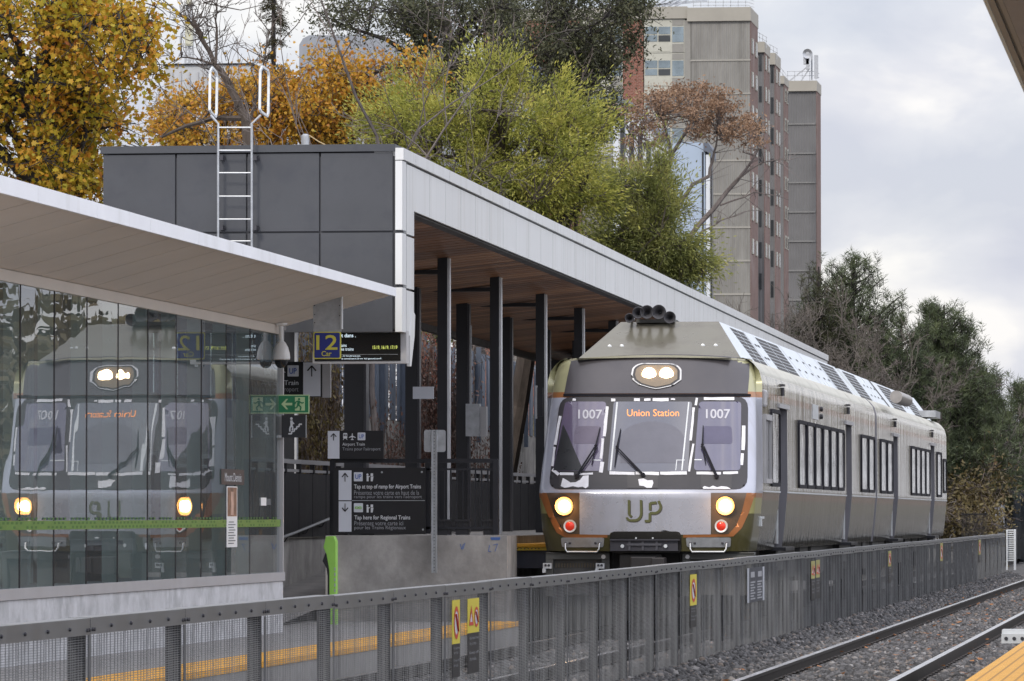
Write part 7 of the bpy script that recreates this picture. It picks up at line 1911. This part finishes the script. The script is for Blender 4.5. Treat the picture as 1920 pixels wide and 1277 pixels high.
vine('olive vine covering the fence left of the display', 560, 622, 115, 8000, leafmat('vine_olive', [(.10, .09, .035), (.16, .13, .05), (.11, .07, .04), (.07, .06, .035)]), -.9, H)
vine('brown vine on the concrete wall between the signs', 690, 765, 116, 2500, L_vine, -1.0, 2.0)
for i, (px, D, sd_) in enumerate(((800, 120, 121), (860, 126, 122), (930, 135, 123), (985, 140, 124), (600, 105, 125))):
    bare('bare_shrub', ['tangled bare shrub above the vine, left of the second column', 'tangled bare shrub between the first front columns', 'tangled bare shrub above the steel fence near the cabinet', 'tangled bare shrub close to the train nose', 'tangled bare shrub seen past the blue sign'][i], base_at(px, D), W2(px, 680, 0, D), .06, sd_, levels=5, bark=M['twig'], spread=.65, kids=(3, 5), start=.4, shrink=.6, up=.2, group='bare shrubs behind the platform fence', cat='shrub', minr=.009)
tree('bush', 'green bush showing under the canopy beside the first column', [(790, 600, 35, 40, 125, 1.5), (850, 590, 30, 30, 126, 1.5)], base_at(800, 125), 60, 60, .28, .11, 'oval', L_green, M['bark'], 131, r0=.1, cat='bush', shell=.1)
tree('bush', 'olive brown bush between the shelter corner and the blue sign', [(570, 660, 45, 60, 108, 1.5), (560, 780, 50, 70, 107, 1.5)], base_at(565, 108), 110, 70, .26, .10, 'oval', leafmat('bush_olive', [(.13, .12, .03), (.20, .16, .045), (.11, .07, .035)]), M['twig'], 132, r0=.08, cat='bush', shell=.1)
# dense undergrowth band closing the view behind the canopy and pines
rg = np.random.default_rng(141); n = 42000
ys = rg.uniform(150, 215, n); pxs = rg.uniform(1000, 1700, n); P = np.array([tuple(PD(a, 700, y)) for a, y in zip(pxs, ys)]); P[:, 2] = rg.uniform(-1.6, 2.6, n) ** 1.0 if False else rg.uniform(-1.6, 3.0, n)
tag(leaves('undergrowth', P, .35, 'oval', L_brush, None, rg), 'dense brown undergrowth behind the train and platform', 'undergrowth', kind='stuff')

# trees on the far right, outside the view but mirrored in the train windows and the shelter glass
for (x, y, h, lab) in ((12, 250, 4, 'nearest bare tree of the right hand row, mirrored in the train windows'), (15, 300, 5, 'second bare tree of the right hand row, mirrored in the train windows'), (18, 350, 5, 'third bare tree of the right hand row, mirrored in the train windows'), (16, 400, 6, 'farthest bare tree of the right hand row, mirrored in the train windows')):
    bare('bare_tree', lab, (x, y, -1.6), (x + .5, y, h), .25, int(200 + y), levels=4, bark=M['bark'], spread=.55, kids=(4, 6), start=.35, shrink=.62, up=.3, group='bare trees right of the tracks', minr=.04)
rg = np.random.default_rng(210); n = 26000; y = rg.uniform(90, 330, n); P = np.stack([rg.uniform(18, 24, n) + y * .02, y, rg.uniform(0, 1, n) * (9.5 + 1.5 * np.sin(y * .21) + 1.0 * np.sin(y * .53)) - 1.6], -1)
tag(leaves('hedgerow', P, .9, 'oval', L_brush, None, rg), 'brown hedgerow right of the tracks, mirrored in the shelter glass', 'hedgerow', kind='stuff')
# ------------------------------------------------------------------ lift everything so the ground lies near z = 0
for o in list(bpy.data.objects):
    if o.parent is None and o is not cam and o is not sun:
        o.location.z += EYE
